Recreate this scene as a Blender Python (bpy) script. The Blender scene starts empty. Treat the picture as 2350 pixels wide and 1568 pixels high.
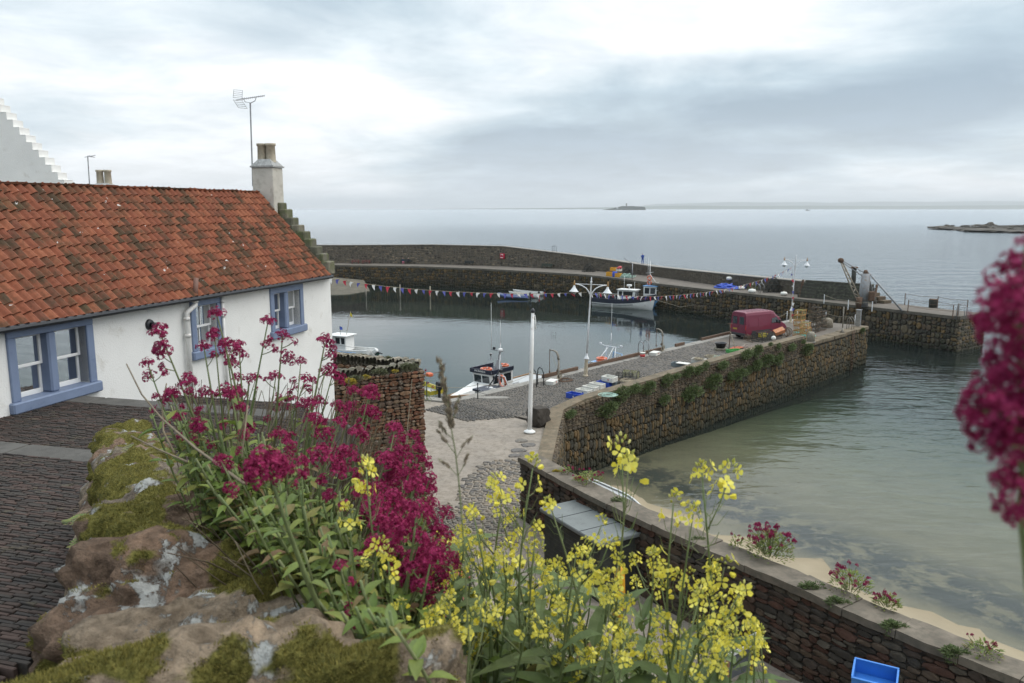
import bpy, math, random
import numpy as np
from mathutils import Vector, Matrix
R = math.radians
rng = random.Random(7)
SC = bpy.context.scene
COL = SC.collection

# ------------------------------------------------------------ camera, sky, sun
CAMZ = 16.1                       # eye height above the water, metres
PITCH = math.atan(305 / 1827)
cam = bpy.data.cameras.new('camera')
cam.lens = 28; cam.sensor_width = 36; cam.clip_start = 0.05; cam.clip_end = 120000
cam.dof.use_dof = True; cam.dof.focus_distance = 9.0; cam.dof.aperture_fstop = 7.1
camo = bpy.data.objects.new('camera', cam); COL.objects.link(camo)
camo.location = (0, 0, CAMZ); camo.rotation_euler = (R(90) - PITCH, 0, 0)
SC.camera = camo

SUN_EL, SUN_AZ = R(58), R(82)     # azimuth clockwise from +Y (the view direction)
world = bpy.data.worlds.new('World'); SC.world = world; world.use_nodes = True
wn = world.node_tree; wn.nodes.clear()
def N(nt, typ, **kw):
    n = nt.nodes.new(typ)
    for k, v in kw.items():
        if k == 'ins':
            for a, b in v.items(): n.inputs[a].default_value = b
        else: setattr(n, k, v)
    return n
def ramp(nt, stops, interp='LINEAR'):
    n = nt.nodes.new('ShaderNodeValToRGB'); cr = n.color_ramp; cr.interpolation = interp
    while len(cr.elements) > 1: cr.elements.remove(cr.elements[0])
    for i, (p, c) in enumerate(stops):
        e = cr.elements[0] if i == 0 else cr.elements.new(p)
        e.position = p; e.color = (*c, 1) if len(c) == 3 else c
    return n
def math_n(nt, op, a, b=None, clamp=False):
    n = nt.nodes.new('ShaderNodeMath'); n.operation = op; n.use_clamp = clamp
    for i, x in enumerate((a, b)):
        if x is None: continue
        if isinstance(x, (int, float)): n.inputs[i].default_value = x
        else: nt.links.new(x, n.inputs[i])
    return n.outputs[0]
def mixc(nt, fac, a, b, blend='MIX'):
    n = nt.nodes.new('ShaderNodeMix'); n.data_type = 'RGBA'; n.blend_type = blend
    for i, x in ((0, fac), (6, a), (7, b)):
        if isinstance(x, (int, float)): n.inputs[i].default_value = x
        elif isinstance(x, (tuple, list)): n.inputs[i].default_value = (*x, 1) if len(x) == 3 else x
        else: nt.links.new(x, n.inputs[i])
    return n.outputs[2]
sky = N(wn, 'ShaderNodeTexSky', sky_type='NISHITA', sun_disc=False, sun_elevation=SUN_EL, sun_rotation=SUN_AZ,
        altitude=20, air_density=1.0, dust_density=3.0, ozone_density=1.5)
tc = N(wn, 'ShaderNodeTexCoord'); sep = N(wn, 'ShaderNodeSeparateXYZ')
wn.links.new(tc.outputs['Generated'], sep.inputs[0])
zc = math_n(wn, 'MAXIMUM', sep.outputs[2], 0.0)
den = math_n(wn, 'ADD', zc, 0.16)
cu = math_n(wn, 'DIVIDE', sep.outputs[0], den); cv = math_n(wn, 'DIVIDE', sep.outputs[1], den)
cmb = N(wn, 'ShaderNodeCombineXYZ'); wn.links.new(cu, cmb.inputs[0]); wn.links.new(cv, cmb.inputs[1])
def cloud_noise(scale, off, detail, dist=0.3, rough=.55):
    mp = N(wn, 'ShaderNodeMapping'); mp.inputs['Location'].default_value = off
    wn.links.new(cmb.outputs[0], mp.inputs[0])
    nz = N(wn, 'ShaderNodeTexNoise', ins={'Scale': scale, 'Detail': detail, 'Roughness': rough, 'Distortion': dist})
    wn.links.new(mp.outputs[0], nz.inputs['Vector'])
    return nz.outputs[0]
big = cloud_noise(0.34, (-6.65, 5.68, 4.4), 2.0)
mid = cloud_noise(1.05, (-2.07, -4.02, .98), 7.0, .5)
fine = cloud_noise(2.6, (8.1, 3.3, 2.0), 8.0, .3, .6)
cl = math_n(wn, 'ADD', math_n(wn, 'MULTIPLY', big, .84), math_n(wn, 'ADD', math_n(wn, 'MULTIPLY', mid, .36), math_n(wn, 'MULTIPLY', fine, .08)))
cr = ramp(wn, [(0.45, (.30, .385, .465)), (0.54, (.45, .55, .62)), (0.615, (.67, .745, .79)), (0.69, (.90, .92, .94))])
wn.links.new(cl, cr.inputs[0])
# a bright hazy band sits on the horizon, thinner cloud overhead lets more light through (overcast sky)
hz = math_n(wn, 'POWER', math_n(wn, 'SUBTRACT', 1.0, math_n(wn, 'MINIMUM', math_n(wn, 'MULTIPLY', zc, 5.0), 1.0)), 2.2)
col = mixc(wn, math_n(wn, 'MULTIPLY', hz, .7), cr.outputs[0], (.80, .835, .87))
zen = math_n(wn, 'ADD', 1.0, math_n(wn, 'MULTIPLY', math_n(wn, 'MAXIMUM', math_n(wn, 'SUBTRACT', zc, .28), 0.0), 1.3))
vm = N(wn, 'ShaderNodeVectorMath', operation='SCALE'); wn.links.new(col, vm.inputs[0]); wn.links.new(zen, vm.inputs['Scale'])
skys = N(wn, 'ShaderNodeVectorMath', operation='SCALE', ins={'Scale': 0.08}); wn.links.new(sky.outputs[0], skys.inputs[0])
gap = ramp(wn, [(0.36, (.2, .2, .2)), (0.62, (.04, .04, .04))]); wn.links.new(fine, gap.inputs[0])
fin = mixc(wn, gap.outputs[0], vm.outputs[0], skys.outputs[0])
bg = N(wn, 'ShaderNodeBackground', ins={'Strength': 1.0}); wn.links.new(fin, bg.inputs[0])
wo = N(wn, 'ShaderNodeOutputWorld'); wn.links.new(bg.outputs[0], wo.inputs[0])

sun = bpy.data.lights.new('sun', 'SUN'); sun.energy = 1.1; sun.angle = R(60); sun.color = (1, .96, .9)
suno = bpy.data.objects.new('sun', sun); COL.objects.link(suno)
sd = Vector((math.sin(SUN_AZ) * math.cos(SUN_EL), math.cos(SUN_AZ) * math.cos(SUN_EL), math.sin(SUN_EL)))
suno.rotation_euler = sd.to_track_quat('Z', 'Y').to_euler(); suno.location = sd * 60

vs = SC.view_settings
vs.view_transform = 'Standard'; vs.look = 'None'; vs.exposure = 0.42; vs.gamma = 1.0; vs.use_curve_mapping = False
SC.render.engine = 'CYCLES'
cy = SC.cycles
cy.use_denoising = True; cy.max_bounces = 6; cy.diffuse_bounces = 2; cy.glossy_bounces = 3; cy.transmission_bounces = 4
cy.transparent_max_bounces = 10; cy.volume_bounces = 0; cy.caustics_reflective = False; cy.caustics_refractive = False
cy.use_light_tree = True

# ------------------------------------------------------------ photo pixel -> place (2349 px wide view of the photograph)
FPX, PCX, PCY = 1827.0, 1174.5, 784.0
def ray(px, py):
    x = (px - PCX) / FPX; y = (py - PCY) / FPX
    return Vector((x, math.cos(PITCH) - y * math.sin(PITCH), -math.sin(PITCH) - y * math.cos(PITCH)))
def G(px, py, z=4.0):
    d = ray(px, py); t = (z - CAMZ) / d.z
    return Vector((d.x * t, d.y * t, z))
def D(px, py, Y):
    d = ray(px, py); t = Y / d.y
    return Vector((d.x * t, Y, CAMZ + d.z * t))
def proj(p):
    Z = p[2] - CAMZ; c, s = math.cos(PITCH), math.sin(PITCH)
    f = p[1] * c - Z * s
    if f < .05: return (-9999, -9999, f)
    return (PCX + FPX * p[0] / f, PCY - FPX * (p[1] * s + Z * c) / f, f)
def on_plane(px, py, p0, n):
    d = ray(px, py); o = Vector((0, 0, CAMZ)); t = (Vector(p0) - o).dot(n) / d.dot(n)
    return o + d * t

# ------------------------------------------------------------ mesh and object helpers
MW = {}
class MB:
    def __init__(s): s.v = []; s.f = []
    def add(s, vs_, fs, M=None):
        b = len(s.v)
        s.v += [tuple(M @ Vector(p)) for p in vs_] if M is not None else [tuple(p) for p in vs_]
        s.f += [tuple(b + i for i in f) for f in fs]; return s
    def box(s, c, size, M=None, taper=(1, 1)):
        x, y, z = size[0] / 2, size[1] / 2, size[2] / 2; tx, ty = taper
        P = [(-x, -y, -z), (x, -y, -z), (x, y, -z), (-x, y, -z), (-x * tx, -y * ty, z), (x * tx, -y * ty, z), (x * tx, y * ty, z), (-x * tx, y * ty, z)]
        P = [(p[0] + c[0], p[1] + c[1], p[2] + c[2]) for p in P]
        return s.add(P, [(0, 3, 2, 1), (4, 5, 6, 7), (0, 1, 5, 4), (1, 2, 6, 5), (2, 3, 7, 6), (3, 0, 4, 7)], M)
    def bbox(s, c, size, bev=.01, M=None):
        """box with bevelled vertical and top edges"""
        x, y, z = size[0] / 2, size[1] / 2, size[2] / 2; b = min(bev, x * .45, y * .45, z * .45)
        def ring(ix, zz):
            X, Y = x - ix, y - ix
            q = [(-X + b, -Y), (X - b, -Y), (X, -Y + b), (X, Y - b), (X - b, Y), (-X + b, Y), (-X, Y - b), (-X, -Y + b)]
            return [(p[0] + c[0], p[1] + c[1], zz + c[2]) for p in q]
        rs = ring(b * .7, -z) + ring(0, -z + b) + ring(0, z - b) + ring(b * .7, z)
        F = [tuple(range(7, -1, -1)), tuple(range(24, 32))]
        for k in range(3):
            for i in range(8):
                j = (i + 1) % 8; F.append((k * 8 + i, k * 8 + j, k * 8 + 8 + j, k * 8 + 8 + i))
        return s.add(rs, F, M)
    def tube(s, pts, r, n=6, caps=True):
        pts = [Vector(p) for p in pts]; k = len(pts)
        rs = [r] * k if isinstance(r, (int, float)) else list(r)
        b = len(s.v); ref = None
        for i, p in enumerate(pts):
            t = (pts[min(i + 1, k - 1)] - pts[max(i - 1, 0)])
            t = t.normalized() if t.length > 1e-9 else Vector((0, 0, 1))
            if ref is None: ref = Vector((0, 0, 1)) if abs(t.z) < .9 else Vector((1, 0, 0))
            a = t.cross(ref)
            a = a.normalized() if a.length > 1e-6 else t.orthogonal().normalized()
            c = t.cross(a).normalized(); ref = -c if False else ref
            for j in range(n):
                th = 2 * math.pi * j / n
                s.v.append(tuple(p + (a * math.cos(th) + c * math.sin(th)) * rs[i]))
        for i in range(k - 1):
            for j in range(n):
                q = (j + 1) % n
                s.f.append((b + i * n + j, b + i * n + q, b + i * n + n + q, b + i * n + n + j))
        if caps:
            s.f.append(tuple(b + j for j in range(n - 1, -1, -1))); s.f.append(tuple(b + (k - 1) * n + j for j in range(n)))
        return s
    def cyl(s, p0, p1, r0, r1=None, n=10): return s.tube([p0, p1], [r0, r0 if r1 is None else r1], n)
    def lathe(s, prof, n=12, M=None, cap=True):
        V_ = []; F = []
        for r, z in prof:
            for j in range(n): V_.append((r * math.cos(2 * math.pi * j / n), r * math.sin(2 * math.pi * j / n), z))
        for i in range(len(prof) - 1):
            for j in range(n):
                q = (j + 1) % n; F.append((i * n + j, i * n + q, i * n + n + q, i * n + n + j))
        if cap: F.append(tuple(range(n - 1, -1, -1))); F.append(tuple((len(prof) - 1) * n + j for j in range(n)))
        return s.add(V_, F, M)
    def prism(s, poly, z0, z1):
        """poly: list of xy (counter-clockwise); z0, z1 numbers or lists"""
        n = len(poly); a = z0 if isinstance(z0, (list, tuple)) else [z0] * n; b = z1 if isinstance(z1, (list, tuple)) else [z1] * n
        P = [(p[0], p[1], a[i]) for i, p in enumerate(poly)] + [(p[0], p[1], b[i]) for i, p in enumerate(poly)]
        F = [tuple(range(n - 1, -1, -1)), tuple(range(n, 2 * n))] + [(i, (i + 1) % n, n + (i + 1) % n, n + i) for i in range(n)]
        return s.add(P, F)
    def torus(s, c, Rr, r, n=20, m=8, M=None, arc=1.0):
        V_ = []; F = []
        for i in range(n):
            a = 2 * math.pi * i / n
            for j in range(m):
                b = 2 * math.pi * j / m; q = Rr + r * math.cos(b)
                V_.append((q * math.cos(a), q * math.sin(a), r * math.sin(b)))
        for i in range(n):
            for j in range(m):
                F.append((i * m + j, (i + 1) % n * m + j, (i + 1) % n * m + (j + 1) % m, i * m + (j + 1) % m))
        T = Matrix.Translation(Vector(c)) @ (M if M is not None else Matrix())
        return s.add(V_, F, T)
    def mesh(s, name, mat=None, smooth=False):
        me = bpy.data.meshes.new(name); me.from_pydata(s.v, [], s.f)
        if mat is not None: me.materials.append(mat)
        if smooth: me.polygons.foreach_set('use_smooth', [True] * len(me.polygons))
        me.update(); return me
def link(o, parent=None):
    COL.objects.link(o)
    if parent is not None: o.parent = parent
    return o
def props(o, label=None, cat=None, group=None, kind=None):
    if label: o['label'] = label
    if cat: o['category'] = cat
    if group: o['group'] = group
    if kind: o['kind'] = kind
    return o
def thing(name, label, cat, loc=(0, 0, 0), rotz=0.0, group=None, scale=1.0):
    o = bpy.data.objects.new(name, None); o.empty_display_size = .2
    o.location = loc; o.rotation_euler = (0, 0, rotz); o.scale = (scale,) * 3
    MW[o.name] = Matrix.Translation(Vector(loc)) @ Matrix.Rotation(rotz, 4, 'Z') @ Matrix.Scale(scale, 4)
    COL.objects.link(o); return props(o, label, cat, group)
def obj(name, mb, mat, parent=None, smooth=False, world=False, **kw):
    """one mesh object; world=True: coordinates are world, moved into the parent's space"""
    if world and parent is not None:
        I = MW[parent.name].inverted(); mb.v = [tuple(I @ Vector(p)) for p in mb.v]
    me = mb.mesh(name, mat, smooth)
    o = bpy.data.objects.new(name, me); link(o, parent)
    if parent is not None: MW[o.name] = MW[parent.name].copy()
    else: MW[o.name] = Matrix()
    return props(o, **kw)
def inst(name, me, parent, M, world=False, **kw):
    o = bpy.data.objects.new(name, me); link(o, parent)
    if world and parent is not None: M = MW[parent.name].inverted() @ M
    o.matrix_basis = M
    if parent is not None: MW[o.name] = MW[parent.name] @ M
    else: MW[o.name] = M.copy()
    return props(o, **kw)
def struct(name, mb, mat, label=None, smooth=False, cat=None):
    o = obj(name, mb, mat, None, smooth); return props(o, label, cat, None, 'structure')
def dup(root, loc=None, rotz=None, label=None, group=None, scale=None):
    r = root.copy(); COL.objects.link(r)
    if loc is not None: r.location = loc
    if rotz is not None: r.rotation_euler = (0, 0, rotz)
    if scale is not None: r.scale = (scale,) * 3
    if label: r['label'] = label
    if group: r['group'] = group
    MW[r.name] = Matrix.Translation(r.location) @ r.rotation_euler.to_matrix().to_4x4() @ Matrix.Diagonal((*r.scale, 1))
    for ch in list(root.children):
        c = ch.copy(); COL.objects.link(c); c.parent = r
        for g in ch.children:
            d = g.copy(); COL.objects.link(d); d.parent = c
    return r
def frame(c, u, n, sx=1, sy=1, sz=1):
    """matrix with x = u, y = n, z = u x n"""
    u = Vector(u).normalized(); n = Vector(n); n = (n - u * n.dot(u)).normalized(); w = u.cross(n)
    M = Matrix.Identity(4)
    for i in range(3): M[i][0] = u[i] * sx; M[i][1] = n[i] * sy; M[i][2] = w[i] * sz; M[i][3] = c[i]
    return M
def text_mesh(body, size, thick=.004):
    """lettering as a mesh, centred, in the xz plane facing -y"""
    cu_ = bpy.data.curves.new('lettering', 'FONT'); cu_.body = body; cu_.size = size; cu_.align_x = 'CENTER'; cu_.align_y = 'CENTER'
    cu_.extrude = thick; cu_.resolution_u = 2
    to = bpy.data.objects.new('lettering', cu_)
    me = bpy.data.meshes.new_from_object(to)
    bpy.data.objects.remove(to); bpy.data.curves.remove(cu_)
    me.transform(Matrix.Rotation(R(90), 4, 'X')); return me

# ------------------------------------------------------------ materials
MATS = {}
def base_mat(name):
    m = bpy.data.materials.new(name); m.use_nodes = True; nt = m.node_tree; nt.nodes.clear()
    b = nt.nodes.new('ShaderNodeBsdfPrincipled'); o = nt.nodes.new('ShaderNodeOutputMaterial')
    nt.links.new(b.outputs[0], o.inputs[0]); MATS[name] = m
    return m, nt, b
def noise(nt, vec, scale, detail=4, rough=.55, dist=0.0):
    n = N(nt, 'ShaderNodeTexNoise', ins={'Scale': scale, 'Detail': detail, 'Roughness': rough, 'Distortion': dist})
    if vec is not None: nt.links.new(vec, n.inputs['Vector'])
    return n.outputs[0]
def coords(nt, kind='Object'):
    if kind == 'World': return N(nt, 'ShaderNodeNewGeometry').outputs['Position']
    return N(nt, 'ShaderNodeTexCoord').outputs[kind]
def bump(nt, b, h, strength=.4, dist=.02):
    n = N(nt, 'ShaderNodeBump', ins={'Strength': strength, 'Distance': dist}); nt.links.new(h, n.inputs['Height'])
    nt.links.new(n.outputs[0], b.inputs['Normal'])
def smart_rand(nt):
    oi = N(nt, 'ShaderNodeObjectInfo').outputs['Random']; gi = N(nt, 'ShaderNodeNewGeometry').outputs['Random Per Island']
    return math_n(nt, 'FRACT', math_n(nt, 'ADD', oi, gi))
def paint(name, c, rough=.5, var=.12, scale=3.0, metal=0.0, dirt=None, dirt_amt=.3, bumps=0.0, bscale=60., spec=.5, kind='Object'):
    """painted or plain surface with slight unevenness and optional dirt of another colour"""
    m, nt, b = base_mat(name); v = coords(nt, kind)
    n1 = noise(nt, v, scale, 5)
    c1 = tuple(x * (1 - var) for x in c); c2 = tuple(min(1, x * (1 + var)) for x in c)
    rp = ramp(nt, [(.3, c1), (.7, c2)]); nt.links.new(n1, rp.inputs[0]); out = rp.outputs[0]
    if dirt:
        n2 = noise(nt, v, scale * 2.3, 8, .65, .4)
        rd = ramp(nt, [(.62 - dirt_amt * .35, (0, 0, 0)), (.75, (1, 1, 1))]); nt.links.new(n2, rd.inputs[0])
        out = mixc(nt, rd.outputs[0], out, dirt)
    nt.links.new(out, b.inputs['Base Color'])
    b.inputs['Roughness'].default_value = rough; b.inputs['Metallic'].default_value = metal
    b.inputs['Specular IOR Level'].default_value = spec
    if bumps: bump(nt, b, noise(nt, v, bscale, 3), bumps, .01)
    return m
def stone_mat(name, cols, rough=.9, nscale=5., stain=None, stain_lo=.55, bumps=.5, wet=None, lichen=None, kind='World', bscale=30.):
    m, nt, b = base_mat(name); v = coords(nt, kind); rd = smart_rand(nt)
    k = len(cols); rp = ramp(nt, [(i / k, c) for i, c in enumerate(cols)], 'CONSTANT'); nt.links.new(rd, rp.inputs[0])
    n1 = noise(nt, v, nscale, 6, .6)
    sh = ramp(nt, [(.25, (.58, .58, .58)), (.75, (1.25, 1.25, 1.25))]); nt.links.new(n1, sh.inputs[0])
    out = mixc(nt, 1.0, rp.outputs[0], sh.outputs[0], 'MULTIPLY')
    if lichen:
        nl = noise(nt, v, nscale * 1.7, 7, .62, .3); rl = ramp(nt, [(.56, (0, 0, 0)), (.64, (1, 1, 1))]); nt.links.new(nl, rl.inputs[0])
        out = mixc(nt, math_n(nt, 'MULTIPLY', rl.outputs[0], .75), out, lichen)
    if stain:
        ns = noise(nt, v, nscale * .35, 6, .6); rs = ramp(nt, [(stain_lo, (0, 0, 0)), (stain_lo + .15, (1, 1, 1))]); nt.links.new(ns, rs.inputs[0])
        out = mixc(nt, math_n(nt, 'MULTIPLY', rs.outputs[0], .7), out, stain)
    if wet:                       # weed and tide-stained stone below the high-water mark
        z = N(nt, 'ShaderNodeSeparateXYZ'); nt.links.new(coords(nt, 'World'), z.inputs[0])
        zz = math_n(nt, 'ADD', z.outputs[2], math_n(nt, 'MULTIPLY', math_n(nt, 'SUBTRACT', noise(nt, v, .9, 4), .5), 1.6))
        mr = N(nt, 'ShaderNodeMapRange', ins={'From Min': wet[0], 'From Max': wet[1], 'To Min': 1.0, 'To Max': 0.0}); nt.links.new(zz, mr.inputs[0])
        out = mixc(nt, math_n(nt, 'MULTIPLY', mr.outputs[0], .82), out, wet[2])
    nt.links.new(out, b.inputs['Base Color']); b.inputs['Roughness'].default_value = rough
    b.inputs['Specular IOR Level'].default_value = .3
    if bumps: bump(nt, b, noise(nt, v, bscale, 5, .6), bumps, .02)
    return m
def glass_mat(name, c=(.02, .025, .03), rough=.05):
    m, nt, b = base_mat(name); b.inputs['Base Color'].default_value = (*c, 1); b.inputs['Roughness'].default_value = rough
    b.inputs['Specular IOR Level'].default_value = .8
    return m
def clear_glass(name, amt=.12):
    m = bpy.data.materials.new(name); m.use_nodes = True; nt = m.node_tree; nt.nodes.clear()
    o = nt.nodes.new('ShaderNodeOutputMaterial'); t = N(nt, 'ShaderNodeBsdfTransparent', ins={'Color': (.82, .86, .87, 1)})
    g = N(nt, 'ShaderNodeBsdfGlossy', ins={'Roughness': .03}); fr = N(nt, 'ShaderNodeFresnel', ins={'IOR': 1.5})
    mx = nt.nodes.new('ShaderNodeMixShader'); nt.links.new(math_n(nt, 'ADD', fr.outputs[0], amt, True), mx.inputs[0])
    nt.links.new(t.outputs[0], mx.inputs[1]); nt.links.new(g.outputs[0], mx.inputs[2]); nt.links.new(mx.outputs[0], o.inputs[0]); MATS[name] = m
    return m
def leaf_mat(name, cols, rough=.55, trans=.25, kind='rand'):
    m = bpy.data.materials.new(name); m.use_nodes = True; nt = m.node_tree; nt.nodes.clear()
    o = nt.nodes.new('ShaderNodeOutputMaterial'); b = nt.nodes.new('ShaderNodeBsdfPrincipled')
    rd = smart_rand(nt); k = len(cols)
    rp = ramp(nt, [(i / max(1, k - 1), c) for i, c in enumerate(cols)]); nt.links.new(rd, rp.inputs[0])
    v = coords(nt, 'Object'); sh = ramp(nt, [(.3, (.8, .8, .8)), (.7, (1.15, 1.15, 1.15))]); nt.links.new(noise(nt, v, 40., 3), sh.inputs[0])
    cc = mixc(nt, 1.0, rp.outputs[0], sh.outputs[0], 'MULTIPLY')
    nt.links.new(cc, b.inputs['Base Color']); b.inputs['Roughness'].default_value = rough; b.inputs['Specular IOR Level'].default_value = .35
    t = nt.nodes.new('ShaderNodeBsdfTranslucent'); nt.links.new(cc, t.inputs[0])
    mx = N(nt, 'ShaderNodeMixShader', ins={0: trans}); nt.links.new(b.outputs[0], mx.inputs[1]); nt.links.new(t.outputs[0], mx.inputs[2])
    nt.links.new(mx.outputs[0], o.inputs[0]); MATS[name] = m
    return m

M_white = paint('white_paint', (.74, .74, .72), .5, .05, 2, dirt=(.5, .46, .4), dirt_amt=.1)
M_black = paint('black_paint', (.018, .02, .024), .4, .2, 3)
M_steel = paint('galvanised_steel', (.30, .31, .32), .5, .2, 6, .6, dirt=(.2, .13, .08), dirt_amt=.2)
M_rust = paint('rusty_iron', (.10, .065, .045), .85, .35, 9, dirt=(.16, .08, .04), dirt_amt=.5)
M_glass = glass_mat('dark_glass')
M_rope = paint('old_rope', (.30, .26, .19), .9, .2, 20)
M_orange = paint('orange_plastic', (.62, .13, .05), .5, .1, 5)
M_conc = paint('concrete', (.25, .235, .21), .9, .18, 2.5, dirt=(.15, .14, .12), dirt_amt=.35, bumps=.3, kind='World')

# ------------------------------------------------------------ masonry: cells -> stones
def stone_variants(mat, k=8, seed=1, bulge=.12, flat=False, n=8):
    """unit stones: x and z in -.5..+.5, y from -.5 (back) to .5 (face); 12 to 44 triangles each"""
    r = random.Random(seed); out = []
    for q in range(k):
        ang = [2 * math.pi * (i + .5) / n for i in range(n)]
        def sq(a, j):
            c, s_ = math.cos(a), math.sin(a); e = 1 / max(abs(c), abs(s_)); e = min(e, 1.34 + r.uniform(-.1, .06))
            return c * e * .5, s_ * e * .5
        outer = [sq(a, 0) for a in ang]
        outer = [(max(-.5, min(.5, x + r.uniform(-.05, .03) * (1 if x > 0 else -1))), max(-.5, min(.5, z + r.uniform(-.05, .03) * (1 if z > 0 else -1)))) for x, z in outer]
        tilt = (r.uniform(-.12, .12), r.uniform(-.12, .12))
        V_ = [(x, -.5, z) for x, z in outer] + [(x, .5 - bulge * 2 + tilt[0] * x + tilt[1] * z + r.uniform(-.06, .06), z) for x, z in outer]
        V_ += [(x * .72, .5 + r.uniform(-.07, .03) + tilt[0] * x + tilt[1] * z, z * .72) for x, z in outer]
        F = []
        for L in range(2):
            for i in range(n):
                j = (i + 1) % n; F.append((L * n + j, L * n + i, L * n + n + i, L * n + n + j))
        F.append(tuple(2 * n + i for i in range(n - 1, -1, -1)))
        mb = MB(); mb.v = V_; mb.f = F
        out.append(mb.mesh('stone_' + str(q), mat))
    return out
VARR = {}
def emit(parent, stones, meshes, limit=300, name='stone', rest='small_stones'):
    """stones: (M world, size); the ones that show largest become parts, the rest one stuff part"""
    def score(M, size):
        c = M.translation; x, y, f = proj(c)
        d = (c - Vector((0, 0, CAMZ))).length
        return (size / (d * d)) * (1 if (-60 < x < 2410 and -60 < y < 1630 and f > 0) else .001)
    order = sorted(stones, key=lambda t: -score(*t))
    I = MW[parent.name].inverted(); r = random.Random(len(stones))
    for M, _ in order[:limit]:
        o = bpy.data.objects.new(name, r.choice(meshes)); o.parent = parent; o.matrix_basis = I @ M; COL.objects.link(o)
    if len(order) > limit:
        vs_, fs = [], []; b = 0
        for me in meshes:
            if me.name not in VARR:
                a = np.empty(len(me.vertices) * 3); me.vertices.foreach_get('co', a)
                VARR[me.name] = (np.c_[a.reshape(-1, 3), np.ones(len(me.vertices))], [list(p.vertices) for p in me.polygons])
        for M, _ in order[limit:]:
            a, f = VARR[r.choice(meshes).name]
            vs_.append((a @ np.array(I @ M).T)[:, :3]); fs += [[b + i for i in p] for p in f]; b += len(a)
        me = bpy.data.meshes.new(rest); me.from_pydata(np.concatenate(vs_).tolist(), [], fs); me.materials.append(meshes[0].materials[0]); me.update()
        o = bpy.data.objects.new(rest, me); link(o, parent); o['kind'] = 'stuff'
def cells(s0, s1, v0, v1, wmax, hmax, r, out, H=1.0):
    """guillotine split of a wall strip: s in metres, v in metres"""
    w, h = s1 - s0, v1 - v0
    if w > wmax * r.uniform(.75, 1.3) and (w / wmax > h / hmax or h < hmax * .6):
        t = s0 + w * r.uniform(.36, .64); cells(s0, t, v0, v1, wmax, hmax, r, out); cells(t, s1, v0, v1, wmax, hmax, r, out)
    elif h > hmax * r.uniform(.75, 1.3):
        t = v0 + h * r.uniform(.36, .64); cells(s0, s1, v0, t, wmax, hmax, r, out); cells(s0, s1, t, v1, wmax, hmax, r, out)
    else: out.append((s0, s1, v0, v1))
class Path:
    def __init__(s, pts):
        s.p = [Vector((p[0], p[1], 0)) for p in pts]; s.l = [0.0]
        for a, b in zip(s.p, s.p[1:]): s.l.append(s.l[-1] + (b - a).length)
        s.L = s.l[-1]
    def at(s, t):
        t = max(0, min(s.L - 1e-6, t))
        for i in range(len(s.l) - 1):
            if t <= s.l[i + 1]: break
        k = (t - s.l[i]) / max(1e-9, s.l[i + 1] - s.l[i]); u = (s.p[i + 1] - s.p[i]).normalized()
        return s.p[i].lerp(s.p[i + 1], k), u, i, k
    def offset(s, d):
        """parallel points to the right of the direction by d (number or list)"""
        out = []; n = len(s.p)
        for i, p in enumerate(s.p):
            a = (s.p[i] - s.p[i - 1]).normalized() if i else None; b = (s.p[i + 1] - s.p[i]).normalized() if i < n - 1 else None
            u = ((a or b) + (b or a)).normalized(); nn = Vector((u.y, -u.x, 0)); dd = d[i] if isinstance(d, (list, tuple)) else d
            c = 1.0 if a is None or b is None else max(.5, nn.dot(Vector((b.y, -b.x, 0))))
            out.append(p + nn * dd / c)
        return out
def face_stones(path, z0, z1, wmax, hmax, side=1, seed=3, gap=.025, depth=(.10, .2), proud=.02, batter=0.0, seg=4.0):
    """stones on the vertical face along path; side=+1: the face looks to the right of the path's direction; z1 may be a list per path point"""
    r = random.Random(seed); cs = []; zs = z1 if isinstance(z1, (list, tuple)) else [z1] * len(path.p); hm = max(zs) - z0
    n = max(1, round(path.L / seg)); e = [path.L * i / n + (r.uniform(-.3, .3) if 0 < i < n else 0) for i in range(n + 1)]
    for a, b in zip(e, e[1:]): cells(a, b, 0, hm, wmax, hmax, r, cs)
    out = []
    for s0, s1, v0, v1 in cs:
        sc = (s0 + s1) / 2; p, u, i, k = path.at(sc); zt = zs[i] * (1 - k) + zs[min(i + 1, len(zs) - 1)] * k
        sca = (zt - z0) / hm; zc_ = z0 + (v0 + v1) / 2 * sca; h = (v1 - v0) * sca; w = s1 - s0
        nn = Vector((u.y, -u.x, 0)) * side; dp = r.uniform(*depth)
        c = p + nn * (proud + r.uniform(-.03, .035) - dp / 2 - batter * (zc_ - z0)); c.z = zc_
        M = frame(c, u * side * -1, nn, max(.03, w - gap), dp, -max(.03, h - gap)) if False else frame(c, u * (-side), nn, max(.03, w - gap), dp, max(.03, h - gap))
        M = M @ Matrix.Rotation(r.uniform(-.05, .05), 4, 'Y')
        out.append((M, w * h))
    return out
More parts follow.
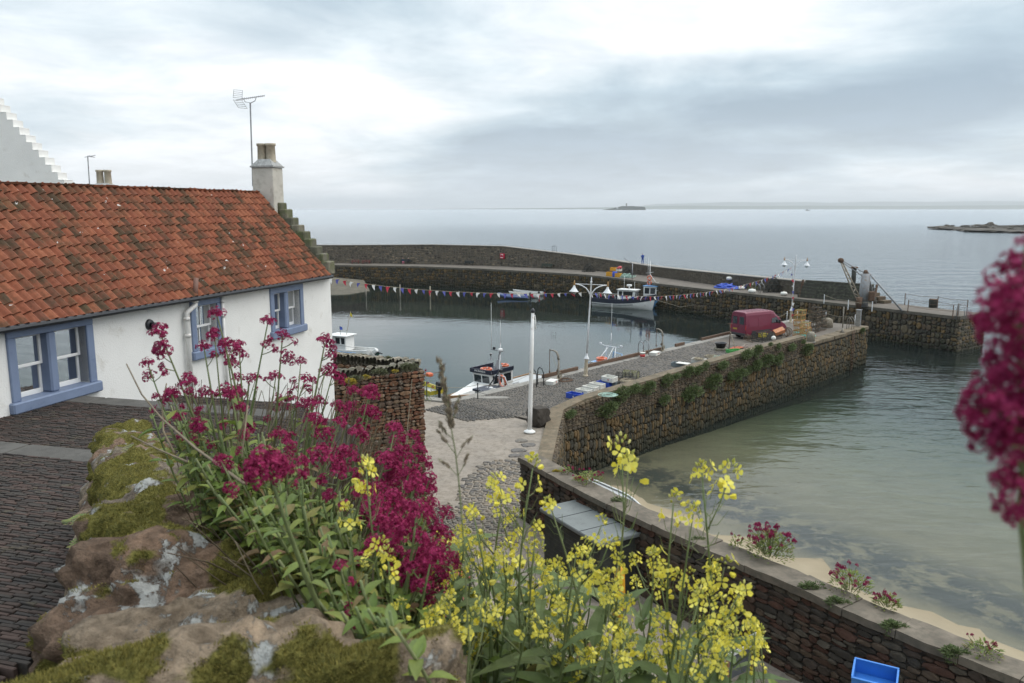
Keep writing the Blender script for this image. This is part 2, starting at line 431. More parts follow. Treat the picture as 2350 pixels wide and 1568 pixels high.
# ============================================================ plan of the harbour
PO = Vector((2.9, 45.3, 0)); PE = Vector((.680, .733, 0)).normalized(); PM = Vector((-PE.y, PE.x, 0))
def pp(a, m, z=0.0):
    """point in the middle pier's own frame: a along it, m towards the harbour"""
    q = PO + PE * a + PM * m; return Vector((q.x, q.y, z))
PANG = math.atan2(PE.y, PE.x)
PLEN, PWID = 50.4, 8.05
BEACH_A, BEACH_N = Vector((1.1, 30.4, 0)), Vector((.817, .577, 0))
def beach_d(x, y): return (x - BEACH_A.x) * BEACH_N.x + (y - BEACH_A.y) * BEACH_N.y
def sand_z(x, y):
    d = beach_d(x, y)
    xs = [-5, 0, 9, 11.7, 20, 28, 38, 60, 90, 400]; zs = [1.5, 1.2, .35, 0.0, -.22, -.5, -1.0, -2.6, -4.5, -6]
    z = float(np.interp(d, xs, zs)); m = (Vector((x, y, 0)) - PO).dot(PM)
    if m > 1: z = min(z, float(np.interp(m, [1, 8], [z, -3.5])))
    z += .05 * math.sin(x * .9 + 1.3 * math.sin(y * .37)) * math.sin(y * .71 + .5) if d < 60 else 0
    return z
# ------------------------------------------------------------ ground under the sea, beach
m, nt, b = base_mat('sand')
v = coords(nt, 'World')
n1 = noise(nt, v, .35, 6, .6); rp = ramp(nt, [(.3, (.27, .22, .145)), (.7, (.35, .29, .195))]); nt.links.new(n1, rp.inputs[0])
dt = N(nt, 'ShaderNodeVectorMath', operation='DOT_PRODUCT'); dt.inputs[1].default_value = BEACH_N
sb = N(nt, 'ShaderNodeVectorMath', operation='SUBTRACT'); sb.inputs[1].default_value = BEACH_A
nt.links.new(v, sb.inputs[0]); nt.links.new(sb.outputs[0], dt.inputs[0])
along = N(nt, 'ShaderNodeVectorMath', operation='DOT_PRODUCT'); along.inputs[1].default_value = (.577, -.817, 0); nt.links.new(sb.outputs[0], along.inputs[0])
bd = ramp(nt, [(0.0, (0, 0, 0)), (.12, (0, 0, 0)), (.2, (1, 1, 1)), (.34, (1, 1, 1)), (.5, (.12, .12, .12)), (1, (0, 0, 0))])
nt.links.new(math_n(nt, 'DIVIDE', math_n(nt, 'SUBTRACT', dt.outputs['Value'], 11.0), 16.0, True), bd.inputs[0])
wv = N(nt, 'ShaderNodeMapping'); wv.inputs['Scale'].default_value = (1, 1, 1); nt.links.new(v, wv.inputs[0])
wn_ = noise(nt, wv.outputs[0], .62, 10, .68, .3); wr = ramp(nt, [(.42, (0, 0, 0)), (.52, (1, 1, 1))]); nt.links.new(wn_, wr.inputs[0])
weed = math_n(nt, 'MULTIPLY', wr.outputs[0], bd.outputs[0])
w2 = noise(nt, v, 1.6, 7, .65, .3); wr2 = ramp(nt, [(.715, (0, 0, 0)), (.74, (1, 1, 1))]); nt.links.new(w2, wr2.inputs[0])
weed = math_n(nt, 'MAXIMUM', weed, math_n(nt, 'MULTIPLY', wr2.outputs[0], .8))
co = mixc(nt, math_n(nt, 'MULTIPLY', weed, .92), rp.outputs[0], (.04, .042, .04))
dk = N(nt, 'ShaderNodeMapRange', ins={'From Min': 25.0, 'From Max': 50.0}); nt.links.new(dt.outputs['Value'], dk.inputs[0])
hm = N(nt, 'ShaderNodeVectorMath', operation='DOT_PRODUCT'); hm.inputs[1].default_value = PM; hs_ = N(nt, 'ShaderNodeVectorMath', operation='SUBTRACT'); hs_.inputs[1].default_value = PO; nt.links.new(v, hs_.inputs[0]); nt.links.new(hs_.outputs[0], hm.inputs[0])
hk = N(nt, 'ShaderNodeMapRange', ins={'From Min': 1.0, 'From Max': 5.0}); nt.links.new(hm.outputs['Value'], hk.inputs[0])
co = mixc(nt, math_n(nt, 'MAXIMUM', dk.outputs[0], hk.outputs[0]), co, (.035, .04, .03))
vo = N(nt, 'ShaderNodeTexVoronoi', ins={'Scale': 2.2}); nt.links.new(v, vo.inputs['Vector'])
sp = ramp(nt, [(.045, (1, 1, 1)), (.06, (0, 0, 0))]); nt.links.new(vo.outputs['Distance'], sp.inputs[0])
co = mixc(nt, math_n(nt, 'MULTIPLY', sp.outputs[0], math_n(nt, 'MULTIPLY', bd.outputs[0], .8)), co, (.62, .6, .56))
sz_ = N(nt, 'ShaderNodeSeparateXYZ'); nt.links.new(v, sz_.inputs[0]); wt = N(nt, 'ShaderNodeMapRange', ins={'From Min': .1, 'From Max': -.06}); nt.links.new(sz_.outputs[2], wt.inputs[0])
co = mixc(nt, wt.outputs[0], co, mixc(nt, 1.0, co, (.72, .70, .62), 'MULTIPLY'))     # wet sand is darker; pier shade and reflection are also put into this colour
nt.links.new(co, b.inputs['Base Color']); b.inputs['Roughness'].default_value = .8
bump(nt, b, noise(nt, v, 9., 5), .3, .03)
xs = [-27000, -300, -90] + [-60 + 2.5 * i for i in range(65)] + [130, 300, 27000]
ys = [-6500, -60, 0] + [8 + 2.5 * i for i in range(80)] + [240, 500, 36500]
mb = MB()
for y in ys:
    for x in xs:
        far = abs(x) > 200 or y > 260 or y < -30
        mb.v.append((x, y, -7.0 if far else sand_z(x, y)))
for j in range(len(ys) - 1):
    for i in range(len(xs) - 1):
        k = j * len(xs) + i; mb.f.append((k, k + 1, k + 1 + len(xs), k + len(xs)))
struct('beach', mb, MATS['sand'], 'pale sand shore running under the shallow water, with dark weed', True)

# ------------------------------------------------------------ water: one closed body with a rippled surface
harb = [(-4, 49.7), tuple(pp(50.4, 8.05)[:2]), (43, 104), (40.7, 103.7), (38.3, 109.4), (34.7, 113.3), (29.3, 120.1), (23.2, 128.6), (18.4, 141.8), (13.6, 148.5), (5.8, 152.6), (-6.6, 165.1), (-20, 168.8), (-60, 174), (-90, 174), (-90, 60)]
def inside(x, y, poly):
    c = False; n = len(poly)
    for i in range(n):
        x1, y1 = poly[i]; x2, y2 = poly[i - 1]
        if (y1 > y) != (y2 > y) and x < (x2 - x1) * (y - y1) / (y2 - y1) + x1: c = not c
    return c
def water_mat():
    m = bpy.data.materials.new('water'); m.use_nodes = True; nt = m.node_tree; nt.nodes.clear(); MATS['water'] = m
    o = nt.nodes.new('ShaderNodeOutputMaterial'); v = coords(nt, 'World')
    at = N(nt, 'ShaderNodeAttribute', attribute_name='ripple'); am = at.outputs['Fac']
    mp = N(nt, 'ShaderNodeMapping'); mp.inputs['Rotation'].default_value = (0, 0, R(20)); mp.inputs['Scale'].default_value = (.42, 1.0, 1); nt.links.new(v, mp.inputs[0])
    n1 = noise(nt, mp.outputs[0], 1.1, 3, .5, .4); n2 = noise(nt, mp.outputs[0], .16, 2, .5, .2); n3 = noise(nt, mp.outputs[0], 4.5, 2, .5)
    h = math_n(nt, 'ADD', math_n(nt, 'MULTIPLY', n1, .55), math_n(nt, 'ADD', math_n(nt, 'MULTIPLY', n2, 1.2), math_n(nt, 'MULTIPLY', n3, .06)))
    bp = N(nt, 'ShaderNodeBump', ins={'Distance': .3}); nt.links.new(h, bp.inputs['Height']); nt.links.new(am, bp.inputs['Strength'])
    sep = N(nt, 'ShaderNodeSeparateXYZ'); nt.links.new(v, sep.inputs[0])
    far = N(nt, 'ShaderNodeMapRange', ins={'From Min': 120.0, 'From Max': 900.0, 'To Min': .02, 'To Max': .22}); nt.links.new(sep.outputs[1], far.inputs[0])
    gl = N(nt, 'ShaderNodeBsdfGlossy', ins={'Color': (.84, .87, .89, 1)}); nt.links.new(far.outputs[0], gl.inputs['Roughness']); nt.links.new(bp.outputs[0], gl.inputs['Normal'])
    tr = N(nt, 'ShaderNodeBsdfTransparent', ins={'Color': (.93, .97, .95, 1)})
    df = N(nt, 'ShaderNodeBsdfDiffuse', ins={'Color': (.09, .115, .112, 1)})
    mu = N(nt, 'ShaderNodeMixShader', ins={0: .13}); nt.links.new(tr.outputs[0], mu.inputs[1]); nt.links.new(df.outputs[0], mu.inputs[2])
    fr = N(nt, 'ShaderNodeFresnel', ins={'IOR': 1.34}); nt.links.new(bp.outputs[0], fr.inputs['Normal'])
    mx = nt.nodes.new('ShaderNodeMixShader'); nt.links.new(fr.outputs[0], mx.inputs[0]); nt.links.new(mu.outputs[0], mx.inputs[1]); nt.links.new(gl.outputs[0], mx.inputs[2])
    nt.links.new(mx.outputs[0], o.inputs['Surface'])
    va = N(nt, 'ShaderNodeVolumeAbsorption', ins={'Color': (.6, .84, .7, 1), 'Density': .3}); nt.links.new(va.outputs[0], o.inputs['Volume'])
    return m
wxs = [-27000, -2000, -400, -120] + [-84 + 3 * i for i in range(62)] + [140, 400, 2000, 27000]
wys = [-6500, -400, 0] + [12 + 3 * i for i in range(66)] + [240, 400, 800, 3000, 36500]
mb = MB(); rip = []
for y in wys:
    for x in wxs:
        mb.v.append((x, y, 0))
        if inside(x, y, harb): q = .055
        else:
            dd = max(beach_d(x, y) - 12, 0); q = min(.85, .3 + dd * .016)
            if y > 300: q = .7
        rip.append(q)
W_, H_ = len(wxs), len(wys); nb = len(mb.v)
for y in wys:
    for x in wxs: mb.v.append((x, y, -12)); rip.append(.3)
for j in range(H_ - 1):
    for i in range(W_ - 1):
        k = j * W_ + i; mb.f.append((k, k + 1, k + 1 + W_, k + W_)); mb.f.append((nb + k, nb + k + W_, nb + k + 1 + W_, nb + k + 1))
for i in range(W_ - 1):
    mb.f.append((i + 1, i, nb + i, nb + i + 1)); k = (H_ - 1) * W_ + i; mb.f.append((k, k + 1, nb + k + 1, nb + k))
for j in range(H_ - 1):
    k = j * W_; mb.f.append((k, k + W_, nb + k + W_, nb + k)); k = j * W_ + W_ - 1; mb.f.append((k + W_, k, nb + k, nb + k + W_))
wat = struct('sea', mb, water_mat(), 'grey open sea and calm harbour water')
at = wat.data.attributes.new('ripple', 'FLOAT', 'POINT'); at.data.foreach_set('value', rip)

# ------------------------------------------------------------ stones
S_dark = stone_mat('pier_stone', [(0.092, 0.075, 0.045), (0.121, 0.089, 0.048), (0.069, 0.060, 0.045), (0.153, 0.102, 0.047), (0.096, 0.084, 0.060), (0.056, 0.052, 0.040), (0.169, 0.113, 0.056), (0.080, 0.071, 0.048)],
                   stain=(.06, .058, .046), wet=(.3, 1.5, (.03, .032, .02)), nscale=4)
S_rub = stone_mat('rubble_stone', [(0.128, 0.101, 0.068), (0.098, 0.079, 0.058), (0.150, 0.119, 0.078), (0.079, 0.066, 0.051), (0.120, 0.086, 0.058), (0.165, 0.130, 0.088)], stain=(.075, .07, .055), wet=(.3, 1.4, (.03, .032, .02)), nscale=4)
S_par = stone_mat('parapet_stone', [(0.170, 0.139, 0.104), (0.102, 0.082, 0.068), (0.204, 0.160, 0.112), (0.076, 0.066, 0.056), (0.238, 0.189, 0.132), (0.145, 0.119, 0.096)], stain=(.09, .083, .065), stain_lo=.5, nscale=2)
S_brown = stone_mat('brown_sandstone', [(0.170, 0.085, 0.047), (0.136, 0.072, 0.043), (0.212, 0.123, 0.072), (0.111, 0.076, 0.055), (0.187, 0.128, 0.085), (0.153, 0.064, 0.036)], stain=(.07, .06, .045), lichen=(.26, .24, .19), nscale=5)
S_cope = stone_mat('lichen_cope', [(.23, .205, .16), (.17, .155, .12), (.28, .25, .2), (.2, .17, .13)], stain=(.08, .085, .035), stain_lo=.52, lichen=(.42, .41, .36), nscale=6)
S_bwall = stone_mat('beach_wall_stone', [(0.088, 0.054, 0.038), (0.072, 0.054, 0.042), (0.112, 0.080, 0.056), (0.060, 0.051, 0.042), (0.100, 0.084, 0.064), (0.092, 0.048, 0.034)], stain=(.05, .045, .036), nscale=4)
S_sett = stone_mat('sett_stone', [(0.104, 0.095, 0.086), (0.127, 0.114, 0.098), (0.087, 0.081, 0.076), (0.140, 0.124, 0.105), (0.110, 0.098, 0.083)], nscale=8, stain=(.17, .145, .11), stain_lo=.6, bumps=.25, rough=.6)
S_cobble = stone_mat('lane_cobble', [(.20, .175, .145), (.165, .15, .13), (.25, .21, .165), (.14, .13, .12)], nscale=8, stain=(.27, .22, .16), stain_lo=.55, bumps=.25, rough=.8)
S_brick = stone_mat('path_brick', [(0.057, 0.041, 0.034), (0.045, 0.036, 0.031), (0.070, 0.047, 0.039), (0.050, 0.043, 0.037), (0.038, 0.033, 0.030)], nscale=9, stain=(.12, .1, .06), stain_lo=.6, bumps=.3, rough=.85)
M_mort = paint('dark_mortar', (.06, .051, .039), .95, .25, 3, kind='World')
M_mortb = paint('brown_mortar', (.07, .058, .046), .95, .3, 3, bumps=.5, bscale=20, kind='World')
M_lime = paint('lime_mortar', (.17, .15, .12), .95, .22, 3, dirt=(.09, .08, .06), dirt_amt=.5, bumps=.6, bscale=12, kind='World')
M_deck = paint('pier_deck', (.135, .115, .094), .9, .25, .5, dirt=(.085, .075, .062), dirt_amt=.55, bumps=.5, bscale=6, kind='World')
M_turf = paint('earthy_wall_top', (.17, .13, .085), .95, .35, 1.6, dirt=(.085, .08, .055), dirt_amt=.6, bumps=.8, bscale=9, kind='World')
V_dark = stone_variants(S_dark, 8, 1); V_rub = stone_variants(S_rub, 8, 2); V_par = stone_variants(S_par, 6, 3, .16); V_brown = stone_variants(S_brown, 8, 4, .05)
V_bw = stone_variants(S_bwall, 8, 5, .035); V_cope = stone_variants(S_cope, 8, 6, .2)
V_sett = stone_variants(S_sett, 6, 7, .14, n=8); V_cobble = stone_variants(S_cobble, 6, 8, .2, n=8)

def lay(path_pts, us, z):
    pass
# ------------------------------------------------------------ breakwater (outer pier)
FR = [(-75, 175.5), (-38.8, 172.8), (-20, 168.8), (-6.6, 162.5), (5.8, 153.6), (13.6, 147.2), (18.4, 140), (23.2, 130.6), (29.3, 120.6), (34.7, 113), (38.3, 108.2), (42.0, 102.2), (50.5, 89.2)]
WD = [7.5, 7.5, 8, 9, 9.5, 9, 8.5, 7.5, 6.2, 5.6, 5.2, 4.8, 4.2]
pf = Path(FR); back = pf.offset([-w for w in WD]); far_ = pf.offset([-(w + 1.7) for w in WD])
fr3 = pf.p
top_px = [(600, 564), (730, 563), (870, 562), (1050, 561), (1155, 565), (1260, 577), (1380, 593), (1475, 609), (1600, 622), (1700, 632), (1850, 646), (2010, 660), (2100, 664)]
ptop = []
for q in back:
    x = proj((q.x, q.y, 6))[0]; py = float(np.interp(x, [a for a, _ in top_px], [b_ for _, b_ in top_px]))
    ptop.append(D(x, py, q.y).z)
ptop[0] = ptop[1]; ptop = [max(5.4, min(9, z)) for z in ptop]
bw = thing('breakwater', 'long curved stone breakwater with high parapet enclosing the harbour', 'pier', (5.8, 153.6, 0))
def strip(A, B, z0, z1):
    mb = MB(); n = len(A); za = z0 if isinstance(z0, list) else [z0] * n; zb = z1 if isinstance(z1, list) else [z1] * n
    for i in range(n): mb.v += [(A[i].x, A[i].y, za[i]), (B[i].x, B[i].y, za[i]), (B[i].x, B[i].y, zb[i]), (A[i].x, A[i].y, zb[i])]
    for i in range(n - 1):
        k = i * 4; l = k + 4
        for a, c in ((0, 1), (1, 2), (2, 3), (3, 0)): mb.f.append((k + a, k + c, l + c, l + a))
    mb.f.append((0, 3, 2, 1)); k = (n - 1) * 4; mb.f.append((k, k + 1, k + 2, k + 3))
    return mb
inn = pf.offset(-.12)
obj('core', strip(inn, far_, -6, 3.995), M_deck, bw, world=True)
np_ = len(back) - 1                 # the parapet stops short of the head
pend = 11
bk = back[:pend + 1]; fa = far_[:pend + 1]; bk2 = Path([(q.x, q.y) for q in back]).offset(-.1)[:pend + 1]
obj('parapet', strip(bk2, fa, 3.9, [z - .12 for z in ptop[:pend + 1]]), M_lime, bw, world=True)
cp_ = strip(Path([(q.x, q.y) for q in back]).offset(.06)[:pend + 1], Path([(q.x, q.y) for q in far_]).offset(-.1)[:pend + 1], [z - .13 for z in ptop[:pend + 1]], ptop[:pend + 1])
obj('parapet_coping', cp_, M_conc, bw, world=True)
st = face_stones(pf, -.8, 3.72, .78, .9, 1, 11, .06, (.2, .45), .12, seg=5)
stp = face_stones(Path([(q.x, q.y) for q in back[:pend + 1]]), 4.0, [z - .14 for z in ptop[:pend + 1]], .95, .5, 1, 12, .12, (.15, .35), .0, seg=6)
hd = Path([tuple(fr3[-1][:2]), tuple(far_[-1][:2])]); st += face_stones(hd, -.8, 3.72, .8, .55, 1, 13, .05, (.2, .4), .1)
emit(bw, st, V_dark[:4] + V_rub[:4], 300); emit(bw, stp, V_par, 0, 'stone', 'parapet_stones')
M_kerbd = paint('weathered_kerb', (.12, .105, .083), .9, .25, .8, dirt=(.075, .066, .052), dirt_amt=.4, kind='World')
obj('kerb', strip(pf.offset(.1), pf.offset(-.75), 3.72, 4.07), M_kerbd, bw, world=True)
mb = MB(); a, c2 = fr3[-1], far_[-1]
ek = (fr3[-1] - fr3[-2]).normalized(); obj('end_kerb', strip([fr3[-1] + ek * .12, far_[-1] + ek * .12], [fr3[-1] - ek * .6, far_[-1] - ek * .6], 3.72, 4.1), M_kerbd, bw, world=True)
# steps at the parapet's end
ud = (Vector(back[pend + 1]) - Vector(back[pend])).normalized(); nd = Vector((-ud.y, ud.x, 0)) * -1
for i in range(4):
    p = back[pend] + ud * (.4 + i * .85) - nd * -.9
    h = (ptop[pend] - 4.0) * (1 - (i + 1) / 5)
    mb = MB(); c = back[pend] + ud * (.43 + i * .86) + Vector((ud.y, -ud.x, 0)) * -.85; c.z = 4.0 + h / 2
    M = frame(c, ud, Vector((ud.y, -ud.x, 0)) * -1); mb.bbox((0, 0, 0), (.85, 1.6, h), .04, M); obj('step', mb, S_rub, bw, world=True)

# ------------------------------------------------------------ middle pier
pier = thing('stone_pier', 'straight stone pier with cobbled deck and low parapet, dividing harbour from beach', 'pier', pp(0, 4, 0), PANG)
mb = MB(); poly = [pp(-1.5, .14), pp(PLEN, .14), pp(PLEN, PWID - .15), pp(-1.5, PWID - .15)]
mb.prism([(p.x, p.y) for p in poly], -5, 3.985); obj('core', mb, M_mort, pier, world=True)
mb = MB(); poly = [pp(-1.5, .6), pp(PLEN, .2), pp(PLEN, 7.3), pp(-1.5, 7.3)]
mb.prism([(p.x, p.y) for p in poly], 3.8, 4.0); obj('deck', mb, M_deck, pier, world=True)
RW = [(1.2, 31.0), (2.2, 39), (2.62, 42.4)] + [tuple(pp(a, 0)[:2]) for a in (.3, 2.4, 12, 25, 34.6)]; RZ_ = [3.95, 3.98, 4.1, 4.45, 4.72, 4.8, 4.86, 4.8]
rp_ = Path(RW); rq_ = Path([pp(a, 0)[:2] for a in (34.6, PLEN)])
st = face_stones(rp_, -.7, 3.0, .36, .74, 1, 21, .028, (.14, .3), .08, seg=3.2) + face_stones(rq_, -.7, 3.55, .38, .76, 1, 22, .028, (.14, .3), .08, seg=3)
st2 = face_stones(rp_, 3.0, [z - .1 for z in RZ_], .5, .23, 1, 23, .04, (.1, .2), .03, seg=3)
emit(pier, st, V_dark, 300)
emit(pier, st2, V_rub, 0, 'stone', 'parapet_stones')
e0, e1 = pp(PLEN, 0), pp(PLEN, PWID)
st = face_stones(Path([e0[:2], e1[:2]]), -.7, 3.7, .7, .4, 1, 24, .04, (.14, .3), .06)
st += face_stones(Path([pp(PLEN, PWID)[:2], pp(-1.5, PWID)[:2]]), -.7, 3.7, .7, .5, 1, 25, .04, (.14, .3), .06)
emit(pier, st, V_rub, 0, 'stone', 'end_stones')
mb = MB()                                                              # low parapet with a ramped near end
obj('parapet', strip(rp_.offset(-.07), rp_.offset(-.85), 3.0, RZ_), M_turf, pier, world=True)
r_ = random.Random(5)
a = 34.8                                                               # big edge slabs beyond the parapet
while a < PLEN - .5:
    l = r_.uniform(1.1, 2.0); l = min(l, PLEN - a); mb = MB(); mb.bbox((0, 0, 0), (l - .05, 1.15, .34), .04)
    M = frame(pp(a + l / 2, .5 + r_.uniform(-.04, .04), 3.86 + r_.uniform(-.02, .03)), PE, PM); mb.v = [tuple(M @ Vector(p)) for p in mb.v]
    obj('edge_slab', mb, M_turf, pier, world=True); a += l
a = -1.4
while a < PLEN - .3:                                                   # harbour-side kerb stones
    l = r_.uniform(1.3, 2.6); l = min(l, PLEN - a); mb = MB(); mb.bbox((0, 0, 0), (l - .03, .8, .42), .04)
    M = frame(pp(a + l / 2, PWID - .36 + r_.uniform(-.04, .04), 3.83 + r_.uniform(-.02, .02)), PE, PM); mb.v = [tuple(M @ Vector(p)) for p in mb.v]
    obj('kerb_stone', mb, M_conc, pier, world=True); a += l
for a0, a1 in ((7.5, 11.6), (12.8, 23.5), (25.5, 27), (30, 37.2)):      # timber fender beams bolted on the edge
    mb = MB(); mb.bbox((0, 0, 0), (a1 - a0, .16, .26), .02); M = frame(pp((a0 + a1) / 2, PWID - .12, 4.17), PE, PM); mb.v = [tuple(M @ Vector(p)) for p in mb.v]
    obj('fender_beam', mb, M_rust, pier, world=True)
# setts on the deck: rows run across the pier
st = []; r_ = random.Random(31); a = -4.2
while a < 30:
    w = r_.uniform(.13, .17) * (1 if a < 14 else 1.35); mm = .95
    m1 = 7.3 if a > -1 else 7.3
    off = r_.uniform(0, .2)
    mm += off
    while mm < m1:
        l = r_.uniform(.2, .33) * (1 if a < 14 else 1.4)
        c = pp(a + w / 2 + r_.uniform(-.012, .012) + .06 * math.sin(mm * 1.3), mm + l / 2, 3.985 + r_.uniform(-.012, .012) - .02)
        if not (a < -.8 and mm < 1.4 + (-.8 - a) * .6):
            st.append((frame(c, PM, Vector((0, 0, 1)), l - .028, .12, w - .028), l * w))
        mm += l
    a += w
emit(pier, st, V_sett, 300, 'sett', 'small_setts')

# ------------------------------------------------------------ quay apron and lane at the head of the pier (level 4 m)
m, nt, b = base_mat('worn_concrete'); v = coords(nt, 'World')
n1 = noise(nt, v, .5, 6, .6); rp = ramp(nt, [(.3, (.225, .195, .162)), (.7, (.305, .262, .215))]); nt.links.new(n1, rp.inputs[0])
n2 = noise(nt, v, 3.2, 8, .7, .3); r2 = ramp(nt, [(.45, (1, 1, 1)), (.62, (.72, .7, .66))]); nt.links.new(n2, r2.inputs[0])
n3 = noise(nt, v, 40., 3, .7); r3 = ramp(nt, [(.35, (.82, .82, .82)), (.65, (1.12, 1.12, 1.12))]); nt.links.new(n3, r3.inputs[0])
cx_ = mixc(nt, 1.0, mixc(nt, 1.0, rp.outputs[0], r2.outputs[0], 'MULTIPLY'), r3.outputs[0], 'MULTIPLY')
vo = N(nt, 'ShaderNodeTexVoronoi', feature='DISTANCE_TO_EDGE', ins={'Scale': .23}); nz = N(nt, 'ShaderNodeTexNoise', ins={'Scale': 1.2, 'Detail': 5})
nt.links.new(v, nz.inputs['Vector']); vv = N(nt, 'ShaderNodeVectorMath', operation='ADD'); nt.links.new(v, vv.inputs[0]); nt.links.new(nz.outputs['Color'], vv.inputs[1]); nt.links.new(vv.outputs[0], vo.inputs['Vector'])
rc = ramp(nt, [(.004, (1, 1, 1)), (.012, (0, 0, 0))]); nt.links.new(vo.outputs['Distance'], rc.inputs[0])
cx_ = mixc(nt, math_n(nt, 'MULTIPLY', rc.outputs[0], .22), cx_, (.08, .075, .06))
nt.links.new(cx_, b.inputs['Base Color']); b.inputs['Roughness'].default_value = .85; bump(nt, b, noise(nt, v, 25., 5, .7), .35, .01)
apron = [(-5.9, 50.5), (-60, 70), (-60, 46), (-16, 36), (-7.6, 33.0), (-3.45, 31.4), (-3.45, 4), (16, 4), (16, 8.5), (10.7, 15.6), (.35, 30.2), (1.0, 30.8), (1.6, 39), (1.9, 42.4), (1.75, 43.9), (-4.0, 49.7)]
mb = MB(); mb.prism([(p[0], p[1]) for p in apron[::1]], -2.0, 3.96)
lane = struct('lane', mb, MATS['worn_concrete'], 'worn concrete lane leading down to the pier')
def paving(u0, v0, du, dv, nu, nv, ro, seed, wu=.3, wv=.15, z=3.97, meshes=None, poly=None, gap=.03, hz=.1):
    """rows of setts on the level lane: u along the row, v across"""
    out = []; r = random.Random(seed)
    vv = 0.0
    while vv < nv:
        w = wv * r.uniform(.8, 1.2); uu = r.uniform(-wu, 0)
        while uu < nu:
            l = wu * r.uniform(.65, 1.35); c = Vector((u0, v0, 0)) + du * (uu + l / 2) + dv * (vv + w / 2 + .05 * math.sin(uu * 1.1 + seed)); c.z = z + r.uniform(-.015, .01)
            if poly is None or inside(c.x, c.y, poly): out.append((frame(c, du, Vector((0, 0, 1)), l - gap, hz, w - gap), l * w))
            uu += l
        vv += w
    return out
def gp(l): return [(G(*p).x, G(*p).y) for p in l]
ux = Vector((1, .12, 0)).normalized(); vx = Vector((-.12, 1, 0)).normalized()
st = paving(-3.2, 27, ux, vx, 6, 10, 0, 41, .34, .2, poly=gp([(1060, 1100), (1110, 1062), (1180, 1035), (1200, 1045), (1190, 1180), (1185, 1300), (1110, 1250), (1040, 1180)]), gap=.05)
u3 = Vector((.8, -.6, 0)).normalized(); v3 = Vector((.6, .8, 0)).normalized()
st += paving(-6, 27, u3, v3, 7, 7, 0, 42, .27, .14, poly=gp([(950, 1160), (1010, 1130), (1060, 1190), (1090, 1260), (1080, 1400), (900, 1420), (900, 1250)]), gap=.03)
emit(lane, st, V_cobble, 300, 'cobble', 'small_cobbles')
# kerb of the quay's corner towards the harbour
mb = MB(); kp = Path([(-30, 59.2), (-5.9, 50.5), (-4.0, 49.7), (-3.4, 50.2)])
obj('quay_kerb', strip(kp.offset(-.06), kp.offset(.65), 2.0, 4.06), M_conc, lane, world=True)
mb = MB(); mb.lathe([(.62, 0), (.6, .05), (.45, .07)], 18, Matrix.Translation((-1.3, 50.3, 3.99)) @ Matrix.Diagonal((1.9, .55, 1, 1)))
obj('concrete_patch', mb, M_conc, lane, world=True)
# ============================================================ cottage
ZE = CAMZ - 1.95                                   # eaves level
EA, EB = G(0, 750, ZE), G(765, 628, ZE)
CD = (EB - EA).normalized(); CN = Vector((CD.y, -CD.x, 0))       # along the front (away), outward (towards the lane)
OV = .12                                                          # eaves overhang
WB = EB - CN * OV; WB.z = 0                                       # far front corner of the wall in plan
CLEN = (EB - EA).length + 3.2; HW = 2.18 + .0
ZR = CAMZ + .5
def cw(s, n=0.0, z=0.0):
    """cottage frame: s metres from the far gable towards the near end, n outward of the front wall"""
    q = WB - CD * s + CN * n; return Vector((q.x, q.y, z))
def wall_pt(px, py, n=0.0):
    p = on_plane(px, py, cw(0, n, 0), CN); return ((WB - Vector((p.x, p.y, 0))).dot(CD), p.z)
CANG = math.atan2(-CD.y, -CD.x)
cot = thing('cottage', 'low whitewashed cottage with red pantile roof and blue window surrounds', 'house', cw(0, -HW, 11), 0)
M_harl = paint('white_harling', (.78, .775, .745), .9, .04, 1.2, dirt=(.62, .6, .55), dirt_amt=.12, bumps=.9, bscale=38, kind='World')
M_blue = paint('blue_window_paint', (.165, .212, .315), .55, .08, 3, dirt=(.11, .15, .25), dirt_amt=.15, bumps=.2, bscale=25, kind='World')
M_sash = paint('white_sash_paint', (.8, .8, .79), .35, .03, 3)
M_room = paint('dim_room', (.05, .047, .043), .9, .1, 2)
M_curt = paint('pale_curtain', (.42, .42, .43), .9, .08, 4)
M_pane = clear_glass('window_pane', .10)
WTH = .45
ZG = 11.0
# window openings: surround outline and sashes by pixel on the wall plane
wins = []
def win(x0, x1, ytopL, sillx, silly): pass
W1 = dict(s=(wall_pt(14, 800)[0], wall_pt(213, 780)[0]), top=ZE - .08, bot=wall_pt(222, 897)[1], lights=2, panes=(1, 2))
W2 = dict(s=(wall_pt(437, 740)[0], wall_pt(507, 730)[0]), top=ZE - .10, bot=wall_pt(437, 829)[1], lights=1, panes=(2, 2))
W3 = dict(s=(wall_pt(619, 700)[0], wall_pt(694, 690)[0]), top=ZE - .14, bot=wall_pt(617, 781)[1], lights=2, panes=(1, 2))
openings = []
for w in (W1, W2, W3):
    sa, sb = max(w['s']), min(w['s']); w['sa'], w['sb'] = sa, sb
    w['o'] = (sb + .17, sa - .17, w['bot'] + .2, w['top'] - .17); openings.append(w['o'])
# front wall built as blocks round the openings
def wall_block(mb, s0, s1, z0, z1, n0=-WTH, n1=0.0):
    mb.prism([tuple(cw(s, n)[:2]) for s, n in ((s0, n1), (s1, n1), (s1, n0), (s0, n0))], z0, z1)
mb = MB(); cuts = sorted(openings); s = 0.0
for o in cuts:
    wall_block(mb, s, o[0], 4.5, ZE + .05); wall_block(mb, o[0], o[1], 4.5, o[2]); wall_block(mb, o[0], o[1], o[3], ZE + .05); s = o[1]
wall_block(mb, s, CLEN, 4.5, ZE + .05)
wall_block(mb, 0, CLEN, 4.5, ZE, -2 * HW + .0, -2 * HW + .4)
obj('wall', mb, M_harl, cot, world=True)
